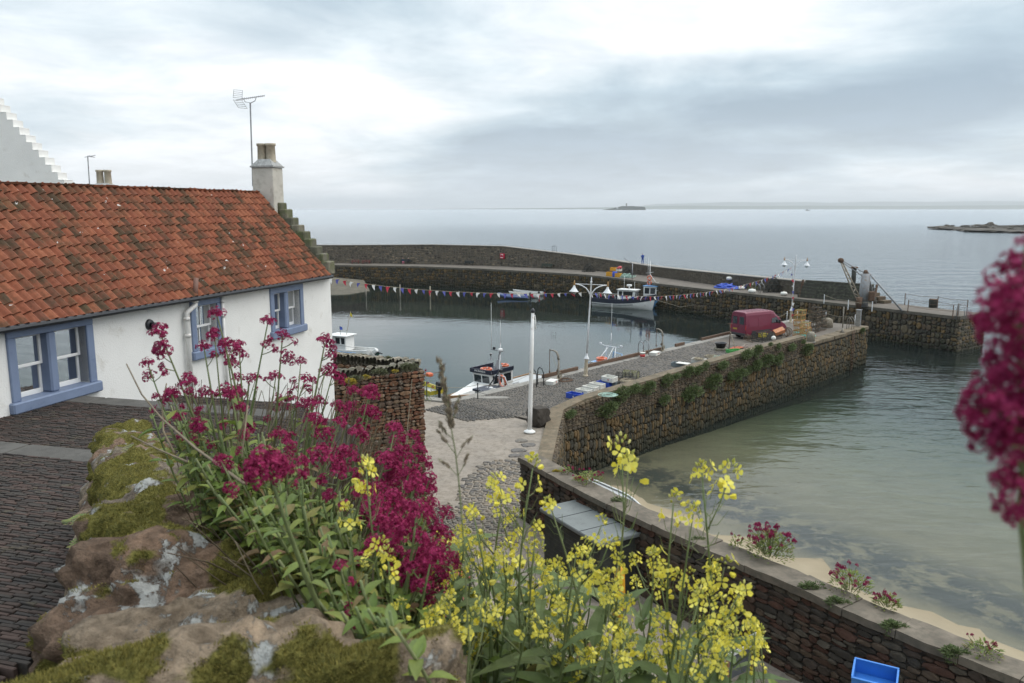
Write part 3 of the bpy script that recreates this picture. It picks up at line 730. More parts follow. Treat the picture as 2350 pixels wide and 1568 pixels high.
# gables (far one carries the crow steps)
for sg, nm in ((.0, 'gable'), (CLEN - .4, 'gable')):
    mb = MB(); pr = [(cw(sg, -.01), ZE - .3), (cw(sg, -2 * HW + .01), ZE - .3), (cw(sg, -2 * HW + .05), ZE), (cw(sg, -HW), ZR - .08), (cw(sg, -.05), ZE)]
    V_ = [(p.x, p.y, z) for p, z in pr] + [tuple(Vector((p.x, p.y, z)) - CD * .4) for p, z in pr]; k = 5
    mb.add(V_, [(4, 3, 2, 1, 0), (5, 6, 7, 8, 9)] + [(i, (i + 1) % 5, 5 + (i + 1) % 5, 5 + i) for i in range(5)]); obj(nm, mb, M_harl, cot, world=True)
    mb = MB(); wall_block(mb, sg + .003, sg + .397, 4.5, ZE - .29, -2 * HW + .4, -WTH); obj(nm + '_wall', mb, M_harl, cot, world=True)
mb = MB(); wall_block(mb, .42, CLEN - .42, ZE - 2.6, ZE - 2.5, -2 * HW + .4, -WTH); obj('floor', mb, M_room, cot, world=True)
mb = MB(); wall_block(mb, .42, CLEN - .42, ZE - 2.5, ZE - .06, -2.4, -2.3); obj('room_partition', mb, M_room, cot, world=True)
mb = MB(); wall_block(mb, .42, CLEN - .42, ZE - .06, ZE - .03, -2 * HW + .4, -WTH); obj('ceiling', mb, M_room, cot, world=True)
S_crow = stone_mat('crowstep_stone', [(.16, .15, .115), (.13, .125, .09), (.19, .175, .13)], stain=(.1, .115, .045), stain_lo=.45, nscale=6)
r_ = random.Random(3)
for i in range(9):                                                     # crow steps up the far gable
    f = (i + .5) / 9; nn = -f * (HW - .42); zb = ZE + (ZR - ZE) * f * (HW - .42) / HW
    mb = MB(); mb.bbox((0, 0, 0), (.40, .30, .40), .03)
    M = frame(cw(-.14 + .06, nn - .02, zb + .07 + r_.uniform(-.02, .02)), -CD, -CN); mb.v = [tuple(M @ Vector(p)) for p in mb.v]
    obj('crow_step', mb, S_crow, cot, world=True)
# roof sheathing and pantiles
sl = Vector((0, 0, 0)); up = (Vector((*(cw(0, -HW) - cw(0, OV))[:2], 0)) + Vector((0, 0, ZR - ZE))); SL = up.length; up.normalize()
rn = (-CD).cross(up).normalized(); rn = rn if rn.z > 0 else -rn
S0 = .36                                                               # tiles start inside the gable skew
mb = MB()
def roofp(s, t, h=0.0): return cw(s, OV, ZE) + up * t + rn * h
mb.add([roofp(S0 - .05, -.02, -.09), roofp(CLEN, -.02, -.09), roofp(CLEN, SL, -.09), roofp(S0 - .05, SL, -.09), roofp(S0 - .05, -.02, -.02), roofp(CLEN, -.02, -.02), roofp(CLEN, SL, -.02), roofp(S0 - .05, SL, -.02)],
       [(0, 1, 2, 3), (7, 6, 5, 4), (0, 4, 5, 1), (1, 5, 6, 2), (2, 6, 7, 3), (3, 7, 4, 0)])
M_felt = paint('roof_boarding', (.03, .025, .02), .95, .2, 3)
roof = obj('roof', mb, M_felt, cot, world=True)
mb = MB(); q = [cw(S0 - .05, -HW, ZR), cw(CLEN, -HW, ZR), cw(CLEN, -2 * HW - OV, ZE), cw(S0 - .05, -2 * HW - OV, ZE)]
mb.add([tuple(p) for p in q] + [tuple(p - Vector((0, 0, .1))) for p in q], [(0, 1, 2, 3), (7, 6, 5, 4)] + [(i, (i + 1) % 4, 4 + (i + 1) % 4, 4 + i) for i in range(4)])
m, nt, b = base_mat('pantile'); v = coords(nt, 'World'); rd = smart_rand(nt)
rp = ramp(nt, [(0, (.25, .084, .045)), (.2, (.20, .069, .04)), (.42, (.29, .108, .058)), (.62, (.225, .079, .043)), (.8, (.155, .062, .04)), (1, (.265, .093, .049))]); nt.links.new(rd, rp.inputs[0])
n1 = noise(nt, v, 11., 6, .65); r1 = ramp(nt, [(.3, (.72, .7, .68)), (.7, (1.15, 1.12, 1.1))]); nt.links.new(n1, r1.inputs[0])
cc = mixc(nt, 1.0, rp.outputs[0], r1.outputs[0], 'MULTIPLY')
n2 = math_n(nt, 'ADD', math_n(nt, 'MULTIPLY', noise(nt, v, 1.1, 4, .6), .8), math_n(nt, 'ADD', math_n(nt, 'MULTIPLY', noise(nt, v, 8., 6, .7), .45), math_n(nt, 'MULTIPLY', rd, .22)))
r2 = ramp(nt, [(.70, (0, 0, 0)), (.88, (1, 1, 1))]); nt.links.new(n2, r2.inputs[0])
cc = mixc(nt, math_n(nt, 'MULTIPLY', r2.outputs[0], .88), cc, (.055, .042, .024))
n4 = noise(nt, v, 1.9, 5, .6); r4 = ramp(nt, [(.6, (0, 0, 0)), (.72, (1, 1, 1))]); nt.links.new(n4, r4.inputs[0]); cc = mixc(nt, math_n(nt, 'MULTIPLY', r4.outputs[0], .35), cc, (.11, .10, .045))
n3 = noise(nt, v, 5.5, 3, .5, .6); r3 = ramp(nt, [(.725, (0, 0, 0)), (.74, (1, 1, 1))]); nt.links.new(n3, r3.inputs[0])
cc = mixc(nt, math_n(nt, 'MULTIPLY', r3.outputs[0], .85), cc, (.7, .69, .66))
nt.links.new(cc, b.inputs['Base Color']); b.inputs['Roughness'].default_value = .85; b.inputs['Specular IOR Level'].default_value = .25; bump(nt, b, noise(nt, v, 60., 4), .3, .006)
M_tile = MATS['pantile']
obj('rear_roof', mb, M_tile, cot, world=True)
NC = 14; GA = SL / NC; TW = .205
def pantile(seed):
    r = random.Random(seed); n = 7; mb = MB(); L = GA + .07; tw = TW + .03
    sk = r.uniform(-.008, .008)
    for th in (0.0, -.018):
        for y in (0.0, L):
            for i in range(n):
                x = i / (n - 1); z = .043 * math.sin(x * 2 * math.pi * .98 + 2.6) + th + (.012 if y == 0 else 0) + sk * x
                mb.v.append((x * tw - tw / 2, y + (.01 * math.sin(x * 5) if y == 0 else 0), z))
    for i in range(n - 1): mb.f.append((i, i + 1, n + i + 1, n + i)); mb.f.append((2 * n + i, i, i + 0, 2 * n + i)) if False else mb.f.append((2 * n + i, 2 * n + i + 1, i + 1, i))
    mb.f.append((0, n, 3 * n, 2 * n)); mb.f.append((2 * n - 1, n - 1, 3 * n - 1, 4 * n - 1))
    return mb.mesh('pantile', M_tile, False)
tiles = [pantile(i) for i in range(5)]
st = []; r_ = random.Random(9)
ncol = int((CLEN - S0 - 1.2) / TW) + 1
for c in range(ncol):
    for k in range(NC):
        s = S0 + (c + .5) * TW + r_.uniform(-.006, .006); t = k * GA - .07 + r_.uniform(-.014, .014)
        p = roofp(s, t, .045 + r_.uniform(0, .012)); u2 = (up - rn * (-.085 + r_.uniform(-.012, .012))).normalized()
        M = frame(p, CD, up + rn * -.075) @ Matrix.Rotation(r_.uniform(-.02, .02), 4, 'Z')
        st.append((M, 1.0))
emit(roof, st, tiles, 300, 'pantile', 'small_pantiles')
r_ = random.Random(4); s = S0
while s < CLEN - .6:                                                    # ridge tiles
    mb = MB(); n = 7; L = .36
    for y in (0, L + .03):
        for i in range(n):
            a = math.pi * i / (n - 1); mb.v.append((y, math.cos(a) * .13, math.sin(a) * .085))
    for y in (0, L + .03):
        for i in range(n):
            a = math.pi * i / (n - 1); mb.v.append((y, math.cos(a) * .112, math.sin(a) * .07))
    for i in range(n - 1): mb.f.append((i, i + 1, n + i + 1, n + i)); mb.f.append((i + 1, i, 2 * n + i, 2 * n + i + 1))
    M = frame(cw(s, -HW, ZR + .03 + r_.uniform(-.008, .008)), -CD, -CN) @ Matrix.Rotation(r_.uniform(-.02, .02), 4, 'Y'); mb.v = [tuple(M @ Vector(p)) for p in mb.v]
    obj('ridge_tile', mb, M_tile, roof, world=True); s += L
mb = MB(); mb.tube([cw(S0 - .1, OV + .09, ZE - .07), cw(CLEN, OV + .09, ZE - .05)], .055, 8); obj('gutter', mb, M_black, cot, world=True)
mb = MB(); mb.prism([tuple(cw(s, n)[:2]) for s, n in ((0.02, OV + .02), (CLEN, OV + .02), (CLEN, .003), (0.02, .003))], ZE - .10, ZE - .03); obj('fascia', mb, M_black, cot, world=True)

# windows
def window(w, k):
    sb, sa = w['sb'], w['sa']; o0, o1, z0, z1 = w['o']; root = cot
    def blk(name, s0, s1, za, zb, n0, n1, mat, par, bev=.012):
        mb = MB(); c = cw((s0 + s1) / 2, (n0 + n1) / 2, (za + zb) / 2); mb.bbox((0, 0, 0), (abs(s1 - s0), abs(n1 - n0), zb - za), bev)
        M = frame(c, -CD, -CN); mb.v = [tuple(M @ Vector(p)) for p in mb.v]; return obj(name, mb, mat, par, world=True)
    fr = blk('window', sb, sa, z1, w['top'], -.30, .045, M_blue, root)                # lintel carries the rest
    blk('jamb', sb, o0, z0, z1, -.30, .042, M_blue, fr); blk('jamb', o1, sa, z0, z1, -.30, .042, M_blue, fr)
    blk('sill', sb - .06, sa + .06, w['bot'], z0, -.30, .11, M_blue, fr, .025)
    L = w['lights']; mw = .19 if L == 2 else 0
    span = (o1 - o0 - mw) / L
    if L == 2: blk('mullion', o0 + span, o0 + span + mw, z0, z1, -.30, .01, M_blue, fr, .03)
    for i in range(L):
        a = o0 + i * (span + mw); c = a + span; zm = (z0 + z1) / 2; f = .05
        nF = -.155
        for (za, zb, nn) in ((zm - .02, z1, nF), (z0, zm + .02, nF - .05)):
            blk('sash', a, a + f, za, zb, nn - .04, nn, M_sash, fr, .006); blk('sash', c - f, c, za, zb, nn - .04, nn, M_sash, fr, .006)
            blk('sash_rail', a + f, c - f, za, za + (.085 if za == z0 else f), nn - .041, nn + .004, M_sash, fr, .006); blk('sash_rail', a + f, c - f, zb - f, zb, nn - .041, nn + .001, M_sash, fr, .006)
            npx = w['panes'][0]
            if npx == 2: blk('glazing_bar', (a + c) / 2 - .014, (a + c) / 2 + .014, za + f, zb - f, nn - .035, nn - .002, M_sash, fr, .004)
            for q in range(npx):
                p0 = a + f + q * (c - a - 2 * f) / npx; p1 = a + f + (q + 1) * (c - a - 2 * f) / npx
                mb = MB(); n_ = nn - .022
                mb.add([cw(p0, n_, za + .04), cw(p1, n_, za + .04), cw(p1, n_, zb - .04), cw(p0, n_, zb - .04)], [(0, 1, 2, 3)]); obj('pane', mb, M_pane, fr, world=True)
        # curtain folds behind the glass
        for side in ((0, .34), (.66, 1)) if k != 1 else ((0, .3),):
            if k == 0 and i == 1 and side[0] == 0: continue
            mb = MB(); n = 15
            for zz in (z0 + .02, z1):
                for j in range(n):
                    s = a + (c - a) * (side[0] + (side[1] - side[0]) * j / (n - 1)); p = cw(s, -.36 + .035 * math.sin(j * 1.9) , zz); mb.v.append(tuple(p))
            for j in range(n - 1): mb.f.append((j, j + 1, n + j + 1, n + j))
            obj('curtain', mb, M_curt, fr, True, world=True)
    if k == 0:
        for i, (a, c) in enumerate(((o0, o0 + span), (o1 - span, o1))):
            mb = MB(); zz = z0 + .03
            n = 15
            for z_ in (zz, z1):
                for j in range(n): mb.v.append(tuple(cw(a + (c - a) * j / (n - 1), -.42 + .02 * math.sin(j * 1.3), z_)))
            for j in range(n - 1): mb.f.append((j, j + 1, n + j + 1, n + j))
            obj('net_curtain', mb, M_curt, fr, True, world=True)
    return fr
for k, w in enumerate((W1, W2, W3)): window(w, k)
# framed strip of pictures hanging on a ribbon in the near window
s_, z_ = wall_pt(60, 860, -.24)
hp = thing('hanging_picture', 'small strip of black and white pictures on a ribbon in the window', 'picture', cw(s_, -.24, z_))
mb = MB(); M = frame(cw(s_, -.24, z_ + .02), CD, CN); mb.box((.02, 0, 0), (.3, .012, .09), M @ Matrix.Rotation(.12, 4, 'Y')); obj('upper_strip', mb, M_white, hp, world=True)
mb = MB(); mb.box((-.06, 0, -.11), (.18, .012, .09), M @ Matrix.Rotation(.12, 4, 'Y')); obj('lower_strip', mb, M_white, hp, world=True)
for j in range(3):
    mb = MB(); mb.box((-.09 + j * .11, -.009, .0), (.08, .006, .055), M @ Matrix.Rotation(.12, 4, 'Y')); mb2 = mb; obj('photo', mb, M_black, hp, world=True)
mb = MB(); mb.tube([M @ Vector((-.11, 0, .05)), M @ Vector((.0, 0, .2)), M @ Vector((.15, 0, .06))], .006, 4); obj('ribbon', mb, M_black, hp, world=True)

# rain and soil pipes, vents
def pipe(pts, r, mat, name='pipe', n=10): mb = MB(); mb.tube(pts, r, n); return obj(name, mb, mat, cot, True, world=True)
s2, _ = wall_pt(428, 740, .08); M_brownp = paint('brown_pipe', (.17, .085, .06), .6, .15, 6)
M_pipe = paint('white_pipe', (.66, .65, .62), .45, .05, 4, dirt=(.35, .2, .12), dirt_amt=.12)
s1b, zt = wall_pt(448, 640, .13); sz = wall_pt(446, 690, .13)
pipe([cw(sz[0], .15, sz[1]), cw(s1b, .15, zt + .02)], .055, M_brownp, 'vent_pipe')
s3, z3 = wall_pt(428, 728, .1)
pipe([cw(sz[0], .15, sz[1] + .03), cw(sz[0], .15, sz[1] - .1), cw(s3, .11, z3 + .1), cw(s3, .1, z3), cw(s3, .1, 11.2)], .055, M_pipe, 'soil_pipe')
for (s, z) in ((sz[0], sz[1] - .0), (s3, z3 - .04), (s3, z3 - .42)):
    n_ = .15 if s == sz[0] else .1; mb = MB(); mb.cyl(cw(s, n_, z - .04), cw(s, n_, z + .04), .072, None, 12); obj('pipe_collar', mb, M_pipe, cot, True, world=True)
s4, z4 = wall_pt(511, 720, .06); pipe([cw(s4, .07, ZE - .12), cw(s4, .07, 11.0)], .035, M_pipe, 'downpipe')
for z in (ZE - .25, ZE - .6):
    mb = MB(); mb.cyl(cw(s4, .07, z - .03), cw(s4, .07, z + .03), .048, None, 10); obj('pipe_collar', mb, M_pipe, cot, True, world=True)
s5, z5 = wall_pt(342, 745); mb = MB(); mb.cyl(cw(s5, 0, z5), cw(s5, .05, z5), .12, .10, 16); mb.cyl(cw(s5, .05, z5), cw(s5, .2, z5), .05, .05, 12); obj('flue_outlet', mb, M_black, cot, True, world=True)
s6, z6 = wall_pt(346, 709)
for j in range(5):
    mb = MB(); mb.prism([tuple(cw(s6 + a, n)[:2]) for a, n in ((-.12, .02), (.12, .02), (.12, .0), (-.12, .0))], z6 - .05 + j * .025, z6 - .036 + j * .025); obj('vent_slat', mb, M_white, cot, world=True)

# chimney on the far gable
chc = cw(.02, -HW + .2); M_chim = paint('chimney_harling', (.55, .52, .46), .95, .08, 2, dirt=(.36, .33, .27), dirt_amt=.35, bumps=.9, bscale=30, kind='World')
M_lead = paint('leaded_cap', (.30, .30, .29), .8, .2, 8, dirt=(.6, .6, .58), dirt_amt=.3, kind='World'); M_pot = paint('clay_pot', (.42, .37, .28), .8, .15, 5, dirt=(.22, .2, .16), dirt_amt=.3, kind='World')
def chimney(par, c, ux_, zb, zt, wx, wy, pots, cap=.2, potr=.14, poth=.5):
    vy = Vector((-ux_.y, ux_.x, 0)); M0 = lambda z: frame((c[0], c[1], z), ux_, vy)
    mb = MB(); mb.bbox((0, 0, 0), (wx, wy, zt - zb), .02, M0((zt + zb) / 2)); ch = obj('chimney', mb, M_chim, par, world=True)
    mb = MB(); mb.box((0, 0, 0), (wx + .07, wy + .07, .045), M0(zt + .027)); mb.box((0, 0, 0), (wx + .03, wy + .03, cap), M0(zt + .055 + cap / 2), (.55, .5)); obj('chimney_cap', mb, M_lead, ch, world=True)
    for dx in pots:
        mb = MB(); mb.lathe([(potr * 1.05, 0), (potr, .03), (potr * .9, poth * .85), (potr * 1.08, poth * .88), (potr * 1.1, poth), (potr * .8, poth), (potr * .75, poth * .7)], 14, M0(zt + cap * .82) @ Matrix.Translation((dx, 0, 0)), False); obj('chimney_pot', mb, M_pot, ch, True, world=True)
    return ch
chimney(cot, chc, CN, ZR - 1.1, CAMZ + 1.22, .72, .56, (-.15, .15), poth=.56, potr=.145)
# aerial strapped to the chimney
ab = D(580, 428, chc.y - .1); ant = thing('television_aerial', 'tall television aerial strapped to the cottage chimney', 'aerial', ab)
tp = D(574, 236, ab.y)
mb = MB(); mb.tube([ab, tp], .022, 6); obj('mast', mb, M_steel, ant, world=True)
def P_(px, py): return D(px, py, ab.y)
mb = MB(); mb.tube([P_(541, 230), P_(607, 220)], .011, 4); boom = obj('boom', mb, M_steel, ant, world=True)
mb = MB(); mb.tube([P_(558, 226), P_(562, 234), P_(575, 237), P_(585, 232), P_(588, 223)], .012, 4); obj('bracket', mb, M_steel, ant, world=True)
for i in range(12):
    c = P_(556 + i * 4.6, 228 - i * .7); mb = MB(); w = .16 - i * .004; dv = Vector((.35, -.93, .12)) * w
    mb.tube([c - dv, c + dv], .006, 4); obj('element', mb, M_steel, ant, world=True)
for sgn in (1, -1):
    mb = MB()
    for j in range(5):
        q = P_(545 + j * 1.2 - (3 if sgn > 0 else -6) * j * .3, 228 - sgn * (3 + j * 4.4)); dv = Vector((.9, -.4, -.12)) * .18; mb.tube([q - dv, q + dv], .006, 4)
    for e in (-1, 1):
        a0 = P_(545, 228 - sgn * 2) + Vector((.9, -.4, -.12)) * .17 * e; a1 = P_(545 + 4.8 - (3 if sgn > 0 else -6) * 1.2, 228 - sgn * 20.6) + Vector((.9, -.4, -.12)) * .17 * e; mb.tube([a0, a1], .006, 4)
    obj('reflector', mb, M_steel, ant, world=True)
mb = MB(); mb.tube([P_(579, 414), P_(588, 398), P_(589, 390)], .018, 5); mb.tube([P_(578, 394), P_(590, 394)], .018, 5); obj('wall_bracket', mb, M_steel, ant, world=True)

# ------------------------------------------------------------ neighbours beyond the roof
nb = thing('gabled_house', 'tall white house with stepped gable rising behind the cottage', 'house', D(20, 440, 34) - Vector((0, 0, 6)))
Yg = 34.0; steps = [(0, 240), (155, 420)]; mb = MB()
gA, gB = D(-62, 166, Yg), D(158, 424, Yg)
out_ = [(gA.x - 8, 7), (gB.x, 7)]
for i in range(14, -1, -1):
    xa = gA.x + (gB.x - gA.x) * i / 15; xb = gA.x + (gB.x - gA.x) * (i + 1) / 15; zt_ = gA.z + (gB.z - gA.z) * (i + .45) / 15; out_ += [(xb, zt_), (xa, zt_)]
    mb = MB(); mb.bbox(((xa + xb) / 2, Yg, zt_ + .016), (xb - xa + .004, .71, .03), .008); obj('crow_step', mb, M_harl, nb, world=True)
out_.append((gA.x - 8, gA.z)); k_ = len(out_)
mb = MB(); mb.add([(x, Yg - .35, z) for x, z in out_] + [(x, Yg + .35, z) for x, z in out_], [tuple(range(k_)), tuple(range(2 * k_ - 1, k_ - 1, -1))] + [(i, k_ + i, k_ + (i + 1) % k_, (i + 1) % k_) for i in range(k_)]); obj('gable_wall', mb, M_harl, nb, world=True)
pr = [Vector((gA.x - 8, Yg, gA.z)), gA, gB]; mb = MB()
mb.add([(p.x, Yg + .36, p.z - .6) for p in pr] + [(p.x - 6, Yg + 6, p.z - .6) for p in pr] + [(pr[2].x, Yg + .36, 7), (pr[2].x - 6, Yg + 6, 7)], [(0, 1, 4, 3), (1, 2, 5, 4), (2, 6, 7, 5)]); obj('roof', mb, M_tile, nb, world=True)
nh = thing('rear_house', 'house behind the cottage showing only two chimney pots above the ridge', 'house', D(238, 470, 27) - Vector((0, 0, 5)))
c = D(240, 426, 27); mb = MB(); mb.box((c.x - .3, c.y + 1.5, c.z - 3.9), (4.2, 3.4, 5.4)); obj('wall', mb, M_harl, nh, world=True)
mb = MB(); mb.add([(c.x - 2.5, c.y - .4, c.z - 1.3), (c.x + 1.9, c.y - .4, c.z - 1.3), (c.x + 1.9, c.y + 1.5, c.z - .3), (c.x - 2.5, c.y + 1.5, c.z - .3), (c.x + 1.9, c.y + 3.4, c.z - 1.3), (c.x - 2.5, c.y + 3.4, c.z - 1.3)], [(0, 1, 2, 3), (3, 2, 4, 5)]); obj('roof', mb, M_tile, nh, world=True)
chimney(nh, c, Vector((1, 0, 0)), c.z - 1.2, c.z - .06, .6, .5, (-.13, .13), .08, .115, .50)
ab2 = D(205, 430, 27); an2 = thing('roof_aerial', 'short thin aerial beside the two distant chimney pots', 'aerial', ab2)
mb = MB(); mb.tube([ab2 - Vector((0, 0, .5)), D(201, 358, 27)], .018, 5); obj('mast', mb, M_steel, an2, world=True)
for j in range(5):
    q0, q1 = D(196 + j * 3, 361 - j * .3, 26.9), D(206 + j * 3, 357 + j * 1.2, 27.1); mb = MB(); mb.tube([q0, q1], .009, 4); obj('element', mb, M_steel, an2, world=True)
mb = MB(); mb.tube([D(194, 361, 27), D(219, 357, 27)], .011, 4); obj('boom', mb, M_steel, an2, world=True)

# ============================================================ stepped brick path in front of the cottage, terrace ground
ZA, ZB_, ZC_ = CAMZ - 3.22, CAMZ - 3.52, CAMZ - 4.1
m_path = paint('path_bedding', (.05, .044, .036), .95, .25, 3, kind='World')
N1a, N1b = G(0, 1042, ZA), G(240, 1066, ZA)             # first nosing
N2a, N2b = G(205, 926, ZB_), G(335, 938, ZB_)           # second nosing
pd = (N1b - N1a); pd.z = 0; pd.normalize(); pn = Vector((-pd.y, pd.x, 0))      # pd across the path, pn downhill along it
if pn.y < 0: pn = -pn
def pth(a, l, z): q = Vector((N1a.x, N1a.y, 0)) + pd * a + pn * l; return Vector((q.x, q.y, z))
PR1 = (G(300, 1070, ZA) - N1a).dot(pd)
l2 = (Vector((N2a.x, N2a.y, 0)) - Vector((N1a.x, N1a.y, 0))).dot(pn)
mb = MB(); mb.prism([tuple(pth(a, l, 0)[:2]) for a, l in ((-6, -14), (3.1, -14), (PR1, .3), (-6, .3))], 4, ZA - .03)
path = struct('path', mb, m_path, 'brick-paved stepped path between cottage and mossy wall')
mb = MB(); mb.prism([tuple(pth(a, l, 0)[:2]) for a, l in ((-6, .3), (PR1, .3), (PR1 - .6, l2 + .3), (-6, l2 + .3))], 4, ZB_ - .03); obj('lower_bed', mb, m_path, path)
sc0 = (WB - pth(0, l2 + .3, 0)).dot(CD)
mb = MB(); mb.prism([tuple(cw(s_, n_)[:2]) for s_, n_ in ((sc0 + 1.5, 0), (0, 0), (0, .8), (3, 1.3), (sc0 - .5, 3.4))], 4, [ZC_ - .03, 9.6, 9.3, 10.4, ZC_ - .03]); obj('lower_bed', mb, m_path, path)
M_nose = paint('dark_nosing', (.085, .08, .072), .95, .2, 3, dirt=(.05, .048, .042), dirt_amt=.4, bumps=.4, kind='World')
for l, zz in ((0, ZA), (l2, ZB_)):
    for a in (PR1 - 2, PR1 - 4, PR1 - 6):
        mb = MB(); mb.bbox((0, 0, 0), (1.98, .46, .3), .02, frame(pth(a + 1, l + .22, zz - .14), pd, pn)); obj('nosing_slab', mb, M_nose, path)
V_brick = []
for q_ in range(4):
    mb = MB(); mb.bbox((0, 0, 0), (1, 1, 1), .07); r_ = random.Random(q_); mb.v = [(x, z + r_.uniform(-.03, .03), y) for x, y, z in mb.v]; V_brick.append(mb.mesh('brick', S_brick))
def bricks(l0, l1, z, a0, a1, seed, sl=0):
    out = []; r = random.Random(seed); l = l0
    while l < l1:
        w = .047; a = a0 + r.uniform(0, .2)
        while a < a1:
            k = .19 * r.uniform(.85, 1.1); c = pth(a + k / 2, l + w / 2 + r.uniform(-.003, .003), z - .04 + r.uniform(-.007, .007))
            x, y, f = proj(c)
            if -40 < x < 700 and 840 < y < 1640: out.append((frame(c, pd, Vector((0, 0, 1)), k - .010, .1, w - .010), 1))
            a += k
        l += w
    return out
st = bricks(-9, -.02, ZA, -4, 4.4, 1) + bricks(.46, l2 - .02, ZB_, -4, 4, 2) + bricks(l2 + .46, l2 + 3, ZC_, -4, 3, 3)
emit(path, st, V_brick, 300, 'brick', 'small_bricks')
# ============================================================ mossy rubble wall beside the path
WA, WZ = Vector((-.49, 1.32, CAMZ - .88)), Vector((-2.75, 5.6, CAMZ - 1.72))
WT = Vector((WZ.x - WA.x, WZ.y - WA.y, 0)).normalized(); WN = Vector((WT.y, -WT.x, 0))          # along (away), to the right
WLEN = (Vector((WZ.x, WZ.y, 0)) - Vector((WA.x, WA.y, 0))).length
def wl(t, q=0.0, dz=0.0):
    """mossy wall frame: t metres along its top from the near end, q to its flowery side"""
    p = Vector((WA.x, WA.y, 0)) + WT * t + WN * q; return Vector((p.x, p.y, WA.z + (WZ.z - WA.z) * t / WLEN + dz))
m, nt, b = base_mat('mossy_sandstone'); v = coords(nt, 'World'); rd = smart_rand(nt)
rp = ramp(nt, [(0, (.23, .17, .115)), (.25, (.16, .108, .08)), (.5, (.27, .215, .155)), (.75, (.19, .165, .132)), (1, (.2, .135, .095))]); nt.links.new(rd, rp.inputs[0])
n1 = noise(nt, v, 6., 8, .65, .4); r1 = ramp(nt, [(.3, (.5, .48, .46)), (.52, (1, 1, 1)), (.72, (1.5, 1.4, 1.3))]); nt.links.new(n1, r1.inputs[0]); cc = mixc(nt, 1.0, rp.outputs[0], r1.outputs[0], 'MULTIPLY')
nb_ = noise(nt, v, 22., 6, .7); rb = ramp(nt, [(.35, (.5, .48, .46)), (.65, (1.25, 1.22, 1.2))]); nt.links.new(nb_, rb.inputs[0]); cc = mixc(nt, 1.0, cc, rb.outputs[0], 'MULTIPLY')
nl = noise(nt, v, 4.2, 12, .7, .3); rl = ramp(nt, [(.55, (0, 0, 0)), (.575, (1, 1, 1))]); nt.links.new(nl, rl.inputs[0])
nz_ = N(nt, 'ShaderNodeSeparateXYZ'); nt.links.new(N(nt, 'ShaderNodeNewGeometry').outputs['Normal'], nz_.inputs[0])
upf = N(nt, 'ShaderNodeMapRange', ins={'From Min': .25, 'From Max': .7}); nt.links.new(nz_.outputs[2], upf.inputs[0])
lich = math_n(nt, 'MULTIPLY', rl.outputs[0], upf.outputs[0]); nlc = noise(nt, v, 30., 5, .7); rlc = ramp(nt, [(.3, (.26, .26, .245)), (.7, (.44, .445, .42))]); nt.links.new(nlc, rlc.inputs[0])
cc = mixc(nt, lich, cc, rlc.outputs[0])
ma = N(nt, 'ShaderNodeAttribute', attribute_name='moss'); mf = N(nt, 'ShaderNodeMapRange', ins={'From Min': .35, 'From Max': .55}); nt.links.new(math_n(nt, 'ADD', ma.outputs['Fac'], math_n(nt, 'MULTIPLY', math_n(nt, 'SUBTRACT', noise(nt, v, 26., 4), .5), .7)), mf.inputs[0])
mcol = ramp(nt, [(.3, (.05, .05, .013)), (.5, (.13, .12, .03)), (.7, (.23, .2, .055))]); nt.links.new(noise(nt, v, 55., 5, .7), mcol.inputs[0])
cc = mixc(nt, mf.outputs[0], cc, mcol.outputs[0])
nt.links.new(cc, b.inputs['Base Color']); b.inputs['Roughness'].default_value = .95; b.inputs['Specular IOR Level'].default_value = .2
hh = math_n(nt, 'ADD', math_n(nt, 'MULTIPLY', noise(nt, v, 14., 8, .65), 1.0), math_n(nt, 'MULTIPLY', rl.outputs[0], .12)); bump(nt, b, hh, 1.0, .05)
M_rock = MATS['mossy_sandstone']
M_moss = leaf_mat('moss', [(.12, .11, .026), (.22, .19, .045), (.16, .15, .036), (.29, .245, .065), (.085, .082, .02)], .9, .2)
def boulder(c, u, n, sz, seed, rough=.16, sub=3, box=.35):
    """lumpy stone: icosphere pushed towards a rounded block with layered noise"""
    import bmesh
    from mathutils import noise as MN
    bm = bmesh.new(); bmesh.ops.create_icosphere(bm, subdivisions=sub, radius=1.0); off = Vector((seed * 3.7, seed * 1.3, seed * 2.1))
    V_ = []
    for vv in bm.verts:
        p = vv.co.copy(); e = 1 / max(abs(p.x), abs(p.y), abs(p.z)); p *= (1 + (min(e, 1.5) - 1) * box)
        d = MN.fractal(p * 1.3 + off, .75, 2.1, 4) * rough * 1.6 + MN.noise(p * 3.6 + off) * rough * .35
        if sub > 4: d += MN.ridged_multi_fractal(p * 4.5 + off, .9, 2.2, 4, .9, 2) * rough * .10 + MN.noise(Vector((p.x * 2, p.y * 2, p.z * 11)) + off) * rough * .16
        p *= 1 + d
        V_.append((p.x * sz[0] / 2, p.y * sz[1] / 2, p.z * sz[2] / 2))
    F = [tuple(x.index for x in f.verts) for f in bm.faces]; bm.free()
    mb = MB(); mb.add(V_, F, frame(c, u, n)); return mb
mw = thing('mossy_wall', 'low wall of rounded stones grown over with moss and pale lichen', 'wall', wl(2.2, 0, -1.2))
mb = MB(); mb.prism([tuple(wl(t, q)[:2]) for t, q in ((-1.2, .2), (7.5, .2), (7.5, -.22), (-1.2, -.22))], 6, [wl(-1.2).z - .42, wl(7.5).z - .42, wl(7.5).z - .42, wl(-1.2).z - .42]); obj('core', mb, M_mort, mw, world=True)
stn = []      # (t, q, along, across, height, dz, yaw, seed)
